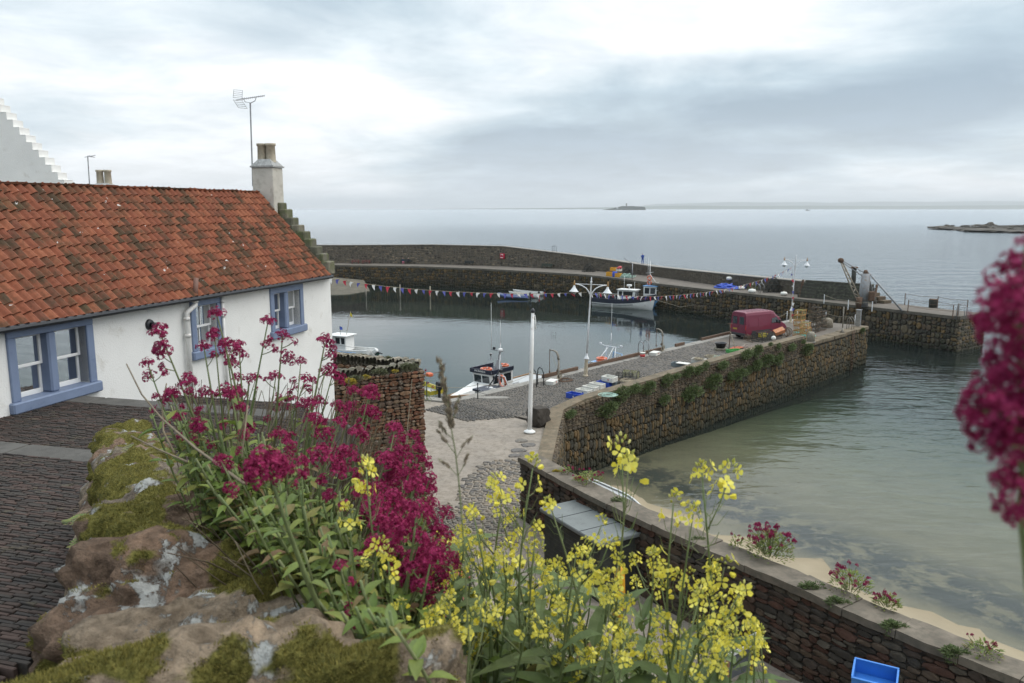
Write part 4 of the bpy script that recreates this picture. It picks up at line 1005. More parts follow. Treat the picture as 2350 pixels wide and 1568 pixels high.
tpos = [(-.50, .74, .86, .62, -.03, .05, 1), (.10, .62, .88, .60, .03, -.14, 2), (.60, .52, .84, .54, -.03, .16, 3), (1.04, .48, .80, .56, .05, -.1, 4), (1.46, .48, .70, .50, -.02, .22, 5), (1.9, .52, .62, .54, .04, -.16, 6), (2.4, .56, .58, .50, -.02, .14, 7),
        (2.92, .6, .55, .50, .03, -.12, 8), (3.5, .64, .54, .48, -.02, .1, 9), (4.1, .66, .52, .48, .03, -.1, 10), (4.72, .68, .52, .44, 0, .1, 11), (5.36, .7, .54, .42, .0, -.05, 12), (6.04, .72, .54, .42, .0, .1, 13), (6.74, .7, .54, .42, 0, -.1, 14)]
rocks = []
from mathutils import noise as MNZ
def mossk(cen):
    return max(0.0, min(1.0, .5 + 2.2 * (MNZ.fractal(cen * 3.1 + Vector((3, 1, 0)), .7, 2.0, 4) + .25 * MNZ.noise(cen * 9) + (.06 if cen.y > 2.2 else -.10))))
for t, al, ac, h, dz, yw, sd_ in tpos:
    u = Matrix.Rotation(yw, 3, 'Z') @ WT; n = Vector((u.y, -u.x, 0)) * -1
    c = wl(t, float(np.interp(t, [-.5, .6, 1.5, 2.5], [-.01, .03, .0, -.02])), dz + .03 - h / 2); tilt = Matrix.Rotation(.12 * math.sin(sd_ * 2.1), 4, WT)
    mb = boulder((0, 0, 0), (1, 0, 0), (0, 1, 0), (al * .95, ac, h), sd_, .21, 5 if t < 2.6 else 4, .16)
    M = Matrix.Translation(c) @ tilt @ frame((0, 0, 0), u, n); mb.v = [tuple(M @ Vector(p)) for p in mb.v]
    P_l = [Vector(p) for p in mb.v]; att = [mossk(p) for p in P_l]
    so = obj('stone', mb, M_rock, mw, True, world=True); at = so.data.attributes.new('moss', 'FLOAT', 'POINT'); at.data.foreach_set('value', att); rocks.append(mb)
r_ = random.Random(12)
for t in [x * .38 - .5 for x in range(19)]:                    # smaller stones of the faces below the cope
    for q, sg in ((-.27, -1), (.27, 1)):
        for row in range(2):
            al = r_.uniform(.3, .42); mb = boulder((0, 0, 0), (1, 0, 0), (0, 1, 0), (al, .3, r_.uniform(.2, .28)), r_.random() * 50, .16, 2, .5)
            M = frame(wl(t + r_.uniform(-.05, .05) + row * .15, q, -.52 - row * .24), WT, -WN); mb.v = [tuple(M @ Vector(p)) for p in mb.v]; obj('stone', mb, M_rock, mw, True, world=True)
mb = boulder((0, 0, 0), (1, 0, 0), (0, 1, 0), (.17, .19, .19), 77, .1, 3, .2); pq = wl(3.0, .33, -.07); mb.v = [tuple(Vector(p) + pq) for p in mb.v]; obj('stone', mb, paint('grey_cobble', (.2, .19, .185), .85, .25, 20, bumps=.4), mw, True, world=True)
# moss: thousands of short tufts where the stones' tops are damp (noise mask)
from mathutils import noise as MNZ
mossv, mossf = [], []; r_ = random.Random(21)
for mbk in rocks:
    I = MW[mw.name]; P = [I @ Vector(p) for p in mbk.v]
    for f in mbk.f:
        a, b_, c = (P[i] for i in f); nn = (b_ - a).cross(c - a); ar = nn.length / 2
        if ar < 1e-9: continue
        nn.normalize()
        cen = (a + b_ + c) / 3; x, y, fz = proj(cen)
        if not (-80 < x < 1100 and y < 1640) or nn.z < -.1: continue
        mk = mossk(cen)
        if mk < .42: continue
        dens = 60000 if cen.y < 2.2 else 24000
        k = ar * dens * min(1, (mk - .36) * 4); k = int(k) + (1 if r_.random() < k - int(k) else 0)
        for _ in range(k):
            w1, w2 = r_.random(), r_.random()
            if w1 + w2 > 1: w1, w2 = 1 - w1, 1 - w2
            p = a + (b_ - a) * w1 + (c - a) * w2; h = r_.uniform(.004, .009) * (1 + .6 * mk); d = (nn + Vector((r_.uniform(-.7, .7), r_.uniform(-.7, .7), r_.uniform(0, .7)))).normalized()
            s1 = d.orthogonal().normalized() * r_.uniform(.0014, .003); s1 = Matrix.Rotation(r_.uniform(0, 6.28), 3, d) @ s1
            i0 = len(mossv); mossv += [p - s1 - nn * .004, p + s1 - nn * .004, p + d * h]; mossf.append((i0, i0 + 1, i0 + 2))
mb = MB(); mb.v = [tuple(p) for p in mossv]; mb.f = mossf; o = obj('moss', mb, M_moss, mw, world=True); o['kind'] = 'stuff'
print('moss tris', len(mossf))

# ------------------------------------------------------------ bank of soil on the flowery side of the wall
M_soil = paint('bank_soil', (.055, .05, .03), .95, .4, 6, dirt=(.11, .09, .05), dirt_amt=.5, bumps=.8, bscale=18, kind='World')
mb = MB(); ts = [-1.5 + .35 * i for i in range(30)]; NQ = 9
def bank(t, f):
    qm = float(np.interp(t, [-1.5, 0.0, .6, 1.4, 2.4, 9], [2.7, 2.5, 1.5, .95, .95, 1.3])); q = .12 + (qm - .12) * f
    z = -.24 - .24 * q - .1 * q * q + .03 * math.sin(t * 5 + q * 7)
    if t > 4: z -= (t - 4) * .12
    return wl(t, q, z)
for t in ts:
    for j in range(NQ):
        p = bank(t, j / (NQ - 1)); mb.v.append(tuple(p))
    p = bank(t, 1.0) + WN * .15; p.z = 4.0 if p.z > 4 else p.z; mb.v.append((p.x, p.y, 4.0))
n = NQ + 1
for i in range(len(ts) - 1):
    for j in range(n - 1): k = i * n + j; mb.f.append((k, k + 1, k + 1 + n, k + n))
struct('bank', mb, M_soil, 'steep overgrown bank of soil below the mossy wall', True)
# terraced ground between the path and the garden wall
mb = MB(); mb.prism([(-3.6, 30.7), (-6.2, 29.2), (-7.2, 20), (-4.6, 11.5), (-3.3, 11.2), (-3.45, 20)], 3.5, [4.6, 5.4, 9.6, 11.4, 8.5, 5.2])
struct('terrace', mb, M_soil, 'overgrown terraced ground above the lane')

# ============================================================ garden retaining wall (brown sandstone) below the cottage
gw = thing('garden_wall', 'tall brown sandstone garden wall with lichened cope stones and yellow flowers', 'wall', (-3.6, 31.2, 4))
CR = Vector((-3.55, 31.25, 0)); FL = G(766, 818, 10); NL = G(783, 855, 10); FL.z = NL.z = 0
dn_ = (NL - CR).normalized(); df_ = (FL - CR).normalized()
near = Path([tuple((CR + dn_ * 9)[:2]), tuple(CR[:2])]); 
def zt_n(p): return 10.0
body = MB(); pth_ = [CR + dn_ * 9, CR, CR + df_ * 10]
inn_ = Path([tuple(p[:2]) for p in pth_]).offset(-.55)
obj('core', strip([CR + dn_ * 9 + Vector((.06, .1, 0)), CR - Vector((.1, -.05, 0))], [CR + dn_ * 9 + Vector((-.2, .5, 0)), CR + Vector((-.55, .25, 0))], 3.0, [9.72, 9.72]), M_mortb, gw, world=True)
obj('rear_core', strip([CR + Vector((-.05, .12, 0)), CR + df_ * 10], [CR + Vector((-.3, .62, 0)), CR + df_ * 10 + Vector((.1, .55, 0))], 3.0, [9.75, 9.9]), M_lime, gw, world=True)
st = face_stones(near, 3.9, 9.72, .42, .2, 1, 51, .015, (.12, .24), .06, seg=3)
sd_path = Path([tuple(CR[:2]), tuple((CR + Vector((-.28, .66, 0)))[:2])]); st += face_stones(sd_path, 3.9, 9.72, .4, .3, 1, 52, .03, (.12, .2), .05)
st += face_stones(Path([tuple((CR + df_ * 10 + Vector((0, -.02, 0)))[:2]), tuple((CR + Vector((-.45, .15, 0)))[:2])]), 8.0, 9.72, .5, .2, 1, 53, .04, (.1, .2), .05)
emit(gw, st, V_brown, 300)
r_ = random.Random(8); ccount = []
for base, dr, ln in ((CR, dn_, 9.0), (CR, df_, 10.0)):          # upright cope stones, leaning like books on a shelf
    t = .15
    nx = Vector((dr.y, -dr.x, 0))
    while t < ln:
        w = r_.uniform(.13, .22); h = r_.uniform(.34, .46); c = base + dr * (t + w / 2) + (Vector((-.18, .25, 0)) if dr is dn_ else Vector((-.1, .3, 0))); c.z = 9.72 + h / 2 - .05 + (.15 * t / ln if dr is df_ else -.006 * t * t * .4)
        lean = r_.uniform(.15, .4)
        M = frame(c, dr, nx) @ Matrix.Rotation(lean, 4, 'Y') @ Matrix.Rotation(r_.uniform(-.12, .12), 4, 'Z')
        M = M @ Matrix.Diagonal((w, .62, h, 1)); o = bpy.data.objects.new('cope_stone', r_.choice(V_cope)); o.parent = gw; o.matrix_basis = MW[gw.name].inverted() @ M; COL.objects.link(o); t += w * .92

# ============================================================ wall along the beach, with a capped top
bwl = thing('beach_wall', 'dark rubble wall with wide weathered cap running along the beach', 'wall', G(1640, 1262, 6.5) - Vector((0, 0, 2.5)))
ZT = 6.5
fpx = [(1192, 1048), (1300, 1108), (1459, 1186), (1611, 1254), (1790, 1329), (1968, 1410), (2201, 1503), (2349, 1562), (2700, 1710)]
bpx = [(1232, 1040), (1375, 1092), (1484, 1150), (1657, 1222), (1782, 1283), (1911, 1340), (2076, 1408), (2290, 1492), (2349, 1516)]
fp = [G(x, y, ZT) for x, y in fpx]; fpath = Path([tuple(p[:2]) for p in fp]); bp_ = fpath.offset(-.78)
obj('core', strip(fpath.offset(-.08), fpath.offset(-.70), -1, ZT - .16), M_mortb, bwl, world=True)
M_cap = paint('weathered_cap', (.155, .13, .10), .95, .3, 1.8, dirt=(.085, .078, .06), dirt_amt=.5, bumps=.7, bscale=16, kind='World')
r_ = random.Random(2); t = 0.0
while t < fpath.L - .2:                                         # cap built of long uneven slabs
    l = min(r_.uniform(1.2, 2.2), fpath.L - t); n = 4; A, B = [], []
    for k in range(n + 1):
        p, u, _, _ = fpath.at(t + .01 + (l - .02) * k / n); nn = Vector((u.y, -u.x, 0)); A.append(p + nn * (.06 + r_.uniform(-.03, .03))); B.append(p - nn * (.80 + r_.uniform(-.04, .04)))
    dz = r_.uniform(-.015, .02); obj('cap_slab', strip(A, B, ZT - .2, [ZT + dz + r_.uniform(-.008, .008) for _ in range(n + 1)]), M_cap, bwl, world=True); t += l
st = face_stones(fpath, 3.9, ZT - .2, .6, .24, 1, 61, .015, (.12, .24), .0, seg=3)
p0 = fpath.p[0]; p1 = fpath.offset(-.74)[0]; st += face_stones(Path([tuple(p1[:2]), tuple(p0[:2])]), 3.9, ZT - .2, .4, .22, 1, 62, .03, (.1, .2), .04)
emit(bwl, st, V_bw, 300)
bk_ = Path([tuple(p[:2]) for p in fpath.offset(-.74)][::-1]); emit(bwl, face_stones(bk_, .2, ZT - .2, .7, .35, 1, 63, .04, (.1, .2), .02), V_bw, 0, 'stone', 'seaward_stones')
# flat-bottomed rubble at the foot of the pier where lane meets beach
M_slabst = S_cobble
r_ = random.Random(15)
for px, py, s in ((1196, 1012, .7), (1212, 1022, .7), (1190, 1034, .8), (1205, 1044, .7), (1180, 1046, .6)):
    q = G(px, py, 3.97); mb = boulder((q.x, q.y, 3.93), (1, .2, 0), (-.2, 1, 0), (s, s * .8, .26), px * .1, .12, 2, .6); obj('slab_stone', mb, M_slabst, lane, world=True)
# dark buttress block by the flagpole
q = G(1228, 985, 4.0); bb = thing('stone_block', 'large dark cut stone block beside the flagpole', 'block', (q.x + .2, q.y + .9, 4.0), PANG)
mb = boulder((0, 0, .5), (1, 0, 0), (0, 1, 0), (1.1, 1.0, 1.1), 5, .06, 3, .9); obj('block', mb, S_bwall, bb, world=False)
# ============================================================ shed against the beach wall
c1, c2, c3, c4 = (G(x, y, 6.0) for x, y in ((1323, 1139), (1459, 1212), (1388, 1254), (1263, 1177)))
sc_ = (c1 + c3) / 2; su = (c2 - c1).normalized(); sl_, sw_ = (c2 - c1).length, 1.5; sn = Vector((-su.y, su.x, 0)); sn = sn if sn.y < 0 else -sn
shed = thing('storage_shed', 'small dark boarded shed with flat grey felt roof against the beach wall', 'shed', (sc_.x, sc_.y, 3.96), math.atan2(su.y, su.x))
sw_ = abs((c4 - c1).dot(sn)); sw_ = max(1.3, min(2.2, sw_))
M_boards = paint('tarred_boards', (.035, .037, .032), .8, .3, 3, dirt=(.07, .075, .04), dirt_amt=.3, bumps=.3, bscale=20)
M_felt2 = paint('roof_felt', (.17, .185, .18), .85, .1, 1.5, dirt=(.12, .13, .13), dirt_amt=.2, bumps=.2, bscale=60)
mb = MB(); mb.box((0, 0, .95), (sl_ - .2, sw_ - .2, 1.9)); obj('body', mb, M_black, shed)
for sd_, ln, tr in ((-1, sl_ - .16, 0), (1, sl_ - .16, math.pi), (-1, sw_ - .16, math.pi / 2), (1, sw_ - .16, -math.pi / 2)):
    dpt = (sw_ if tr in (0, math.pi) else sl_) / 2 - .1
    for k in range(13):
        mb = MB(); mb.box((0, -dpt - .012, .08 + k * .145), (ln, .03, .14), Matrix.Rotation(tr, 4, 'Z') @ Matrix.Rotation(.0, 4, 'X')); o = obj('board', mb, M_boards, shed)
mb = MB(); mb.bbox((0, 0, 1.98), (sl_ + .12, sw_ + .12, .14), .03); rf = obj('roof', mb, M_felt2, shed)
for x in (-sl_ * .18, sl_ * .2):
    mb = MB(); mb.box((x, 0, 2.055), (.02, sw_ + .1, .012)); obj('felt_joint', mb, M_black, rf)
# ============================================================ harbour furniture and gear
def B(par, name, c, size, mat, bev=.01, rot=None):
    mb = MB(); M = Matrix.Translation(Vector(c)) @ (rot if rot is not None else Matrix()); mb.bbox((0, 0, 0), size, bev, M); return obj(name, mb, mat, par)
def T(par, name, pts, r, mat, n=6): mb = MB(); mb.tube(pts, r, n); return obj(name, mb, mat, par, n > 5)
RX = lambda a: Matrix.Rotation(a, 4, 'X'); RY = lambda a: Matrix.Rotation(a, 4, 'Y'); RZ = lambda a: Matrix.Rotation(a, 4, 'Z')
def arc(c, r, a0, a1, n, ax='xz'):
    out = []
    for i in range(n + 1):
        a = a0 + (a1 - a0) * i / n; p = [c[0], c[1], c[2]]; k = {'x': 0, 'y': 1, 'z': 2}
        p[k[ax[0]]] += r * math.cos(a); p[k[ax[1]]] += r * math.sin(a); out.append(tuple(p))
    return out
M_lampw = paint('lamp_white', (.72, .73, .74), .45, .05, 3, dirt=(.45, .38, .3), dirt_amt=.1); M_gold = paint('gilt', (.35, .2, .07), .5, .2, 8); M_cream = paint('rusty_cream', (.5, .44, .33), .7, .12, 4, dirt=(.22, .11, .05), dirt_amt=.45)
M_bowl = clear_glass('lamp_glass', .18)
def lamp_post(loc, label, lean):
    t = thing('lamp_post', label, 'lamp post', loc, 0, 'white twin-armed lamp posts on the pier'); t.rotation_euler = (0, lean, 0)
    mb = MB(); mb.lathe([(.2, 0), (.2, .08), (.15, .12), (.14, .2), (.125, 1.15), (.14, 1.2), (.14, 1.3)], 14); obj('column', mb, M_cream, t, True)
    mb = MB(); mb.lathe([(.2, 1.3), (.19, 1.34), (.11, 1.5), (.075, 1.62), (.085, 1.66), (.07, 1.7)], 14); obj('collar', mb, M_lampw, t, True)
    mb = MB(); mb.lathe([(.068, 1.7), (.058, 4), (.05, 6.85), (.075, 6.9), (.06, 6.98), (.03, 7.05), (.05, 7.1), (.01, 7.28)], 10); obj('pole', mb, M_lampw, t, True)
    T(t, 'tie_rod', [(-1.2, 0, 6.74), (1.2, 0, 6.74)], .02, M_lampw)
    for s in (-1, 1):
        a = T(t, 'arm', [(s * .04, 0, 5.95), (s * .12, 0, 6.18), (s * .34, 0, 6.45), (s * .62, 0, 6.62), (s * .9, 0, 6.71), (s * 1.2, 0, 6.74)], .04, M_lampw, 8)
        M = Matrix.Translation((s * 1.2, 0, 0))
        mb = MB(); mb.lathe([(.03, 6.62), (.09, 6.66), (.05, 6.72), (.09, 6.76), (.04, 6.82), (.05, 6.9), (.01, 7.02)], 10, M); obj('lantern_finial', mb, M_gold, t, True)
        mb = MB(); mb.lathe([(.05, 6.64), (.08, 6.56), (.11, 6.46), (.18, 6.36), (.24, 6.28), (.25, 6.25), (.33, 6.2), (.34, 6.17), (.2, 6.18)], 16, M, False); sh = obj('lamp_shade', mb, M_lampw, t, True)
        mb = MB(); mb.lathe([(.17, 6.17), (.16, 6.1), (.12, 6.0), (.05, 5.95), (.005, 5.945)], 12, M, False); obj('glass_bowl', mb, M_bowl, sh, True)
    return t
L1 = G(1343, 864); L2 = G(1813, 741)
lamp_post(L1, 'white lamp post with two hanging lanterns beside the fish boxes', .045)
lamp_post(L2, 'white lamp post with two hanging lanterns beyond the maroon van', .03)
fpo = G(1215, 992); t = thing('flagpole', 'bare white flagpole with black finial at the pier entrance', 'flagpole', fpo); t.rotation_euler = (0, .022, 0)
mb = MB(); mb.lathe([(.32, 0), (.32, .06), (.2, .12), (.14, .16)], 16); obj('base_flange', mb, M_white, t, True)
mb = MB(); mb.lathe([(.125, .14), (.12, 1.2), (.105, 4), (.085, 6.6)], 12); obj('pole', mb, paint('chipped_white', (.72, .71, .69), .5, .05, 2, dirt=(.3, .17, .09), dirt_amt=.06), t, True)
mb = MB(); mb.lathe([(.09, 6.6), (.13, 6.66), (.1, 6.76), (.02, 6.86)], 12); obj('finial', mb, M_black, t, True)
T(t, 'halyard', [(.11, -.03, 6.5), (.18, -.05, 6.1), (.12, -.03, 5.7), (.2, -.05, 5.75), (.12, -.02, 6.2)], .02, M_white)
# ------------------------------------------------------------ bunting
M_fr = leaf_mat('bunting_red', [(.42, .045, .07), (.5, .06, .09)], .8, .4); M_fw = leaf_mat('bunting_white', [(.72, .71, .69), (.78, .78, .77)], .8, .4); M_fb = leaf_mat('bunting_blue', [(.1, .11, .36), (.12, .13, .42)], .8, .4)
def flag_mesh(mat, k):
    r = random.Random(k); mb = MB(); c = r.uniform(-.08, .08); d = r.uniform(-.12, .1)
    tw = r.uniform(-.5, .5)
    mb.v = [(-.12, 0, 0), (.12, 0, 0), (-.09, c * .5, -.12), (.08, c * .6 + .02, -.12), (-.05 + d * .4, c, -.22), (.04 + d * .4, c * 1.1, -.22), (d, c * 1.4 + tw * .1, -.33)]
    mb.f = [(0, 2, 3, 1), (2, 4, 5, 3), (4, 6, 5)]; return mb.mesh('flag', mat)
flags = [[flag_mesh(m_, k) for k in range(3)] for m_ in (M_fr, M_fw, M_fb)]
def bunting(pts, label, spacing, size=1.0, start=0):
    t = thing('bunting', label, 'bunting', pts[0]); pa = [Vector(p) for p in pts]
    mb = MB(); mb.tube([tuple(p) for p in pa], .012, 4); obj('cord', mb, M_rope, t, world=True)
    r = random.Random(start); k = start; dist = spacing * .5; acc = 0
    for a, b_ in zip(pa, pa[1:]):
        l = (b_ - a).length; u = (b_ - a).normalized()
        while dist < acc + l:
            p = a + u * (dist - acc); n = Vector((-u.y, u.x, 0)); M = frame(p, Vector((u.x, u.y, 0)), n.normalized() * 1)
            M = M @ RX(r.uniform(-.35, .35)) @ RY(r.uniform(-.35, .35)) @ Matrix.Scale(size * r.uniform(.85, 1.12), 4)
            inst('flag', r.choice(flags[k % 3]), t, M, True); k += 1; dist += spacing
        acc += l
    return t
Yl = L1.y
bunting([D(x, y, Y) for x, y, Y in ((735, 632, 47), (767, 640, 47.8), (820, 649, 49), (880, 657, 50.2), (950, 664, 51.5), (1030, 669.5, 53), (1120, 673, 54.5), (1220, 674.5, 56), (1300, 673, Yl - .1), (1346, 671, Yl))],
        'red white and blue bunting sagging between cottage and lamp post', .52, 1.08)
Y2 = L2.y
bunting([D(x, y, Yl + (Y2 - Yl) * k) for x, y, k in ((1350, 671, 0), (1400, 676, .08), (1455, 680, .18), (1504, 681, .27), (1560, 677.5, .38), (1620, 671, .52), (1680, 661, .66), (1740, 645, .8), (1790, 627, .93), (1816, 614, 1))],
        'red white and blue bunting strung between the two lamp posts', .62, 1.25, 1)
bunting([D(x, y, Y2 - .25) for x, y in ((1817, 622), (1819, 660), (1820, 700), (1818, 728))], 'short loose end of bunting hanging down the lamp post', .62, 1.1, 2)
# ------------------------------------------------------------ quay davits, ladder hoops, chain posts
M_davit = paint('grey_davit', (.23, .21, .175), .75, .2, 6, dirt=(.16, .1, .06), dirt_amt=.4)
def davit(loc, h, reach, label):
    t = thing('quay_davit', label, 'davit', loc, PANG, 'hand davits on the quay edge')       # local +y points to the harbour
    T(t, 'post', [(0, 0, 0), (0, 0, h * .72)], [.075, .065], M_davit, 8)
    T(t, 'arm', [(0, 0, h * .70), (0, .05, h * .84), (0, .18, h * .95), (0, .42, h), (0, reach, h * 1.005)], [.08, .085, .075, .06, .04], M_davit, 8)
    T(t, 'stay_rope', [(0, reach, h), (0, .03, h * .35)], .014, M_rope, 4)
    hk = T(t, 'hoist_rope', [(0, reach - .02, h), (.02, reach, h * .55), (0, reach - .03, h * .28)], .025, M_rust, 5); B(t, 'hook_block', (0, reach - .03, h * .24), (.09, .09, .2), M_rust, .02)
    B(t, 'winch', (0, .08, h * .33), (.14, .16, .2), M_rust, .03)
    mb = MB()
    for k in range(5): mb.torus((.03 * k - .06, -.06, .22 + .03 * k), .16 + .02 * k, .016, 14, 5, RX(1.3 + .1 * k) @ RZ(k))
    obj('rope_coil', mb, M_rope, t)
    return t
q = G(1281, 873); davit((q.x, q.y, 4.0), 2.1, .85, 'curved iron davit beside the white fish box and ladder hoops')
q = G(1519, 807); davit((q.x, q.y, 4.0), 1.9, .65, 'curved iron davit with coiled rope beside the upturned white fish box')
def hoops(loc, label, mat, h=1.15, w=.55, gap=.75):
    t = thing('ladder_handrail', label, 'handrail', loc, PANG)
    for k in (0, 1):
        x = (k - .5) * gap; T(t, 'hoop', [(x, -w / 2, 0), (x, -w / 2, h * .72), (x, -w * .2, h * .93), (x, w * .15, h), (x, w * .42, h * .9), (x, w / 2, h * .7), (x, w / 2, -.3)], .035, mat, 8)
    return t
q = G(1232, 886); hoops((q.x, q.y, 4.0), 'pair of black ladder hoops behind the flagpole', M_black, 1.25)
q = G(1476, 816); hoops((q.x, q.y, 4.0), 'pair of grey steel ladder hoops behind the red and white bucket', M_steel, 1.25)
q = G(1746, 674); hoops((q.x, q.y + .8, 4.0), 'pair of pale ladder hoops on the breakwater beside the creel pile', M_steel, 1.4, .8, 1.2)
def chain_post(loc, label, h=1.0, mat=None): t = thing('chain_post', label, 'post', loc, 0, 'chain posts round the quay edges'); T(t, 'post', [(0, 0, 0), (0, 0, h)], .035, mat or M_black, 8); mb = MB(); mb.lathe([(.05, h - .02), (.055, h + .03), (.02, h + .07)], 8); obj('cap', mb, mat or M_black, t, True); return t
def chain(p, q, label, sag=.25, mat=None, r=.014):
    t = thing('safety_chain', label, 'chain', p); pts = []
    for i in range(9): k = i / 8; v_ = Vector(p).lerp(Vector(q), k); v_.z -= sag * 4 * k * (1 - k); pts.append(tuple(v_))
    mb = MB(); mb.tube(pts, r, 4); obj('chain', mb, mat or M_rope, t, world=True)
a_, b_ = G(979, 913), G(1096, 916)
chain_post(a_, 'black chain post at the foot of the garden wall'); chain_post(b_, 'black chain post in front of the white wheelhouse boat')
chain(a_ + Vector((0, 0, .95)), b_ + Vector((0, 0, .95)), 'slack chain between the two black posts on the quay corner'); chain(b_ + Vector((0, 0, .95)), G(1226, 886) + Vector((0, 0, 1.0)), 'slack chain from the black post to the ladder hoops', .35)
e_pts = [pp(44.5, 7.7, 4), pp(48, 7.75, 4), pp(50.1, 7.5, 4), pp(50.2, 4.4, 4), pp(50.15, 1.3, 4)]
lab = ['beyond the creel stacks', 'at the harbour corner of the pier end', 'at the far pier corner', 'in the middle of the pier end', 'by the ladder at the pier end']
for p, l_ in zip(e_pts, lab): chain_post(p, 'white chain post ' + l_, 1.05, M_lampw)
for i in range(4): chain(e_pts[i] + Vector((0, 0, 1)), e_pts[i + 1] + Vector((0, 0, 1)), 'chain slung ' + ['behind the creel stacks', 'round the harbour corner of the pier end', 'along the far half of the pier end', 'along the near half of the pier end'][i])
# ------------------------------------------------------------ fish boxes
M_bw = paint('white_fishbox', (.68, .67, .62), .5, .06, 3, dirt=(.45, .4, .32), dirt_amt=.25); M_bb = paint('blue_fishbox', (.025, .075, .42), .45, .1, 3); M_bg = paint('grey_fishbox', (.16, .19, .2), .5, .1, 3)
M_bgr = paint('green_fishbox', (.06, .30, .07), .5, .1, 3); M_by = paint('yellow_fishbox', (.62, .30, .02), .5, .1, 3); M_redp = paint('red_print', (.5, .05, .05), .6, .1, 5); M_yel = paint('yellow_plastic', (.62, .5, .04), .5, .1, 5)
def fishbox(loc, rz, mat, label, L=1.0, W=.58, H=.34, group='fish boxes on the pier', tilt=None, closed=False, mark=None, upside=False):
    t = thing('fish_box', label, 'fish box', loc, rz, group)
    th = .03; tp_ = 1.06
    if tilt is not None: t.rotation_euler = (tilt[0], tilt[1], rz)
    for sx, sy, nm in ((0, -1, 'long_side'), (0, 1, 'long_side'), (-1, 0, 'end'), (1, 0, 'end')):
        mb = MB(); l = L if sy else W - 2 * th
        if sy: M = Matrix.Translation((0, sy * (W / 2 - th / 2), H / 2))
        else: M = Matrix.Translation((sx * (L / 2 - th / 2), 0, H / 2)) @ RZ(math.pi / 2)
        mb.bbox((0, 0, 0), (l, th, H), .008, M); p = obj(nm, mb, mat, t)
        mb = MB(); M2 = M @ Matrix.Translation((0, (th * .4) * (sy if sy else (-sx)), H / 2 - .025)); mb.bbox((0, 0, 0), (l + (.02 if sy else -.02), th * 1.1, .045), .008, M2); obj('rim', mb, mat, p)
        for k in (-.3, 0, .3):
            mb = MB(); M3 = M @ Matrix.Translation((k * l, (th * .5) * (sy if sy else (-sx)), -.03)); mb.bbox((0, 0, 0), (.03, .02, H - .1), .004, M3); obj('rib', mb, mat, p)
    B(t, 'bottom', (0, 0, H - .02 if upside else .02), (L - .06, W - .06, .03), mat)
    if mark: mb = MB(); mb.box((L * .12, -W / 2 - .012, H * .5), (.1, .006, .09)); obj('print', mb, mark, t)
    return t
rzb = PANG + math.pi / 2
def atz(px, py, z): q = G(px, py, z); return (q.x, q.y, z)
def gz(px, py, h=.17): q = G(px, py, 4.0 + h); return (q.x, q.y, 4.0)
fishbox(gz(1318, 908), rzb + math.pi, M_bb, 'blue fish box at the open end of the row, nearest the flagpole', mark=M_bw)
fishbox(gz(1340, 899), rzb + math.pi, M_bw, 'white fish box next to the end blue one in the row', mark=M_bb)
fishbox(gz(1355, 892), rzb + math.pi, M_bw, 'white fish box in the middle of the three white ones')
fishbox(gz(1370, 885), rzb + math.pi, M_bw, 'white fish box standing between white and blue boxes')
fishbox(gz(1387, 881), rzb + math.pi, M_bb, 'blue fish box between the white boxes and the creels')
fishbox(gz(1403, 880), rzb + math.pi + .05, M_bg, 'grey fish box under the raised white one')
q = G(1399, 869, 4.55); fishbox((q.x, q.y, 4.38), rzb + math.pi - .1, M_bw, 'white fish box raised on top of the grey one', tilt=(.1, 0), mark=M_redp)
fishbox(gz(1266, 876, .15), PANG + .35, M_bw, 'closed white fish box beside the curved davit and chain', H=.26, upside=True, mark=M_redp)
fishbox(gz(1502, 811, .15), PANG + .2, M_bw, 'upturned white fish box between bucket and second davit', L=1.0, H=.28, upside=True, mark=M_redp)
fishbox(gz(1556, 838, .1), rzb + .2, M_bg, 'grey fish box with white lid beside the parapet', H=.3)
q = G(1567, 834, 4.32); t = thing('crate_cover', 'flat white cover lying across the grey fish box', 'cover', (q.x, q.y, 4.31), rzb + .1); B(t, 'panel', (0, 0, .02), (1.0, .6, .04), M_bw); B(t, 'lip', (0, -.3, .01), (1.02, .03, .07), M_bw)
fishbox(gz(1603, 829, .15), rzb + .15, M_bw, 'white fish box filled with tangled rope beside the parapet', L=1.05, H=.36)
fishbox(gz(1684, 806, .15), PANG - .5, M_bgr, 'green fish box lying by the rusty rod', L=1.2, W=.7, H=.3)
def rope_heap(loc, R_, h, mat, label, n=14, seed=1, name='rope_coil', cat='rope', thick=.022):
    t = thing(name, label, cat, loc); r = random.Random(seed)
    for k in range(n):
        mb = MB(); pts = []; rr = R_ * r.uniform(.45, 1); ph = r.uniform(0, 6.28); ex = r.uniform(.6, 1.3); cx_, cy_ = r.uniform(-.25, .25) * R_, r.uniform(-.25, .25) * R_
        for i in range(17):
            a = ph + i / 16 * 6.6; pts.append((cx_ + rr * math.cos(a) * ex, cy_ + rr * math.sin(a), max(.02, h * (1 - rr / R_ * .8) * r.uniform(.6, 1.2) * k / n + .02)))
        mb.tube(pts, thick, 4); obj('strand', mb, mat, t)
    return t
M_ropeg = paint('green_rope', (.30, .42, .36), .9, .2, 10); M_ropet = paint('turquoise_rope', (.2, .52, .47), .9, .15, 10); M_net = paint('dark_net', (.05, .052, .045), .9, .3, 10)
rope_heap(G(1398, 907, 4.92), .55, .1, M_ropeg, 'thin green rope strewn on the parapet before the fish boxes', 10, 3)
rope_heap(gz(1603, 826, .3)[:2] + (4.34,), .4, .2, M_rope, 'pale rope heaped inside the white fish box', 12, 4)
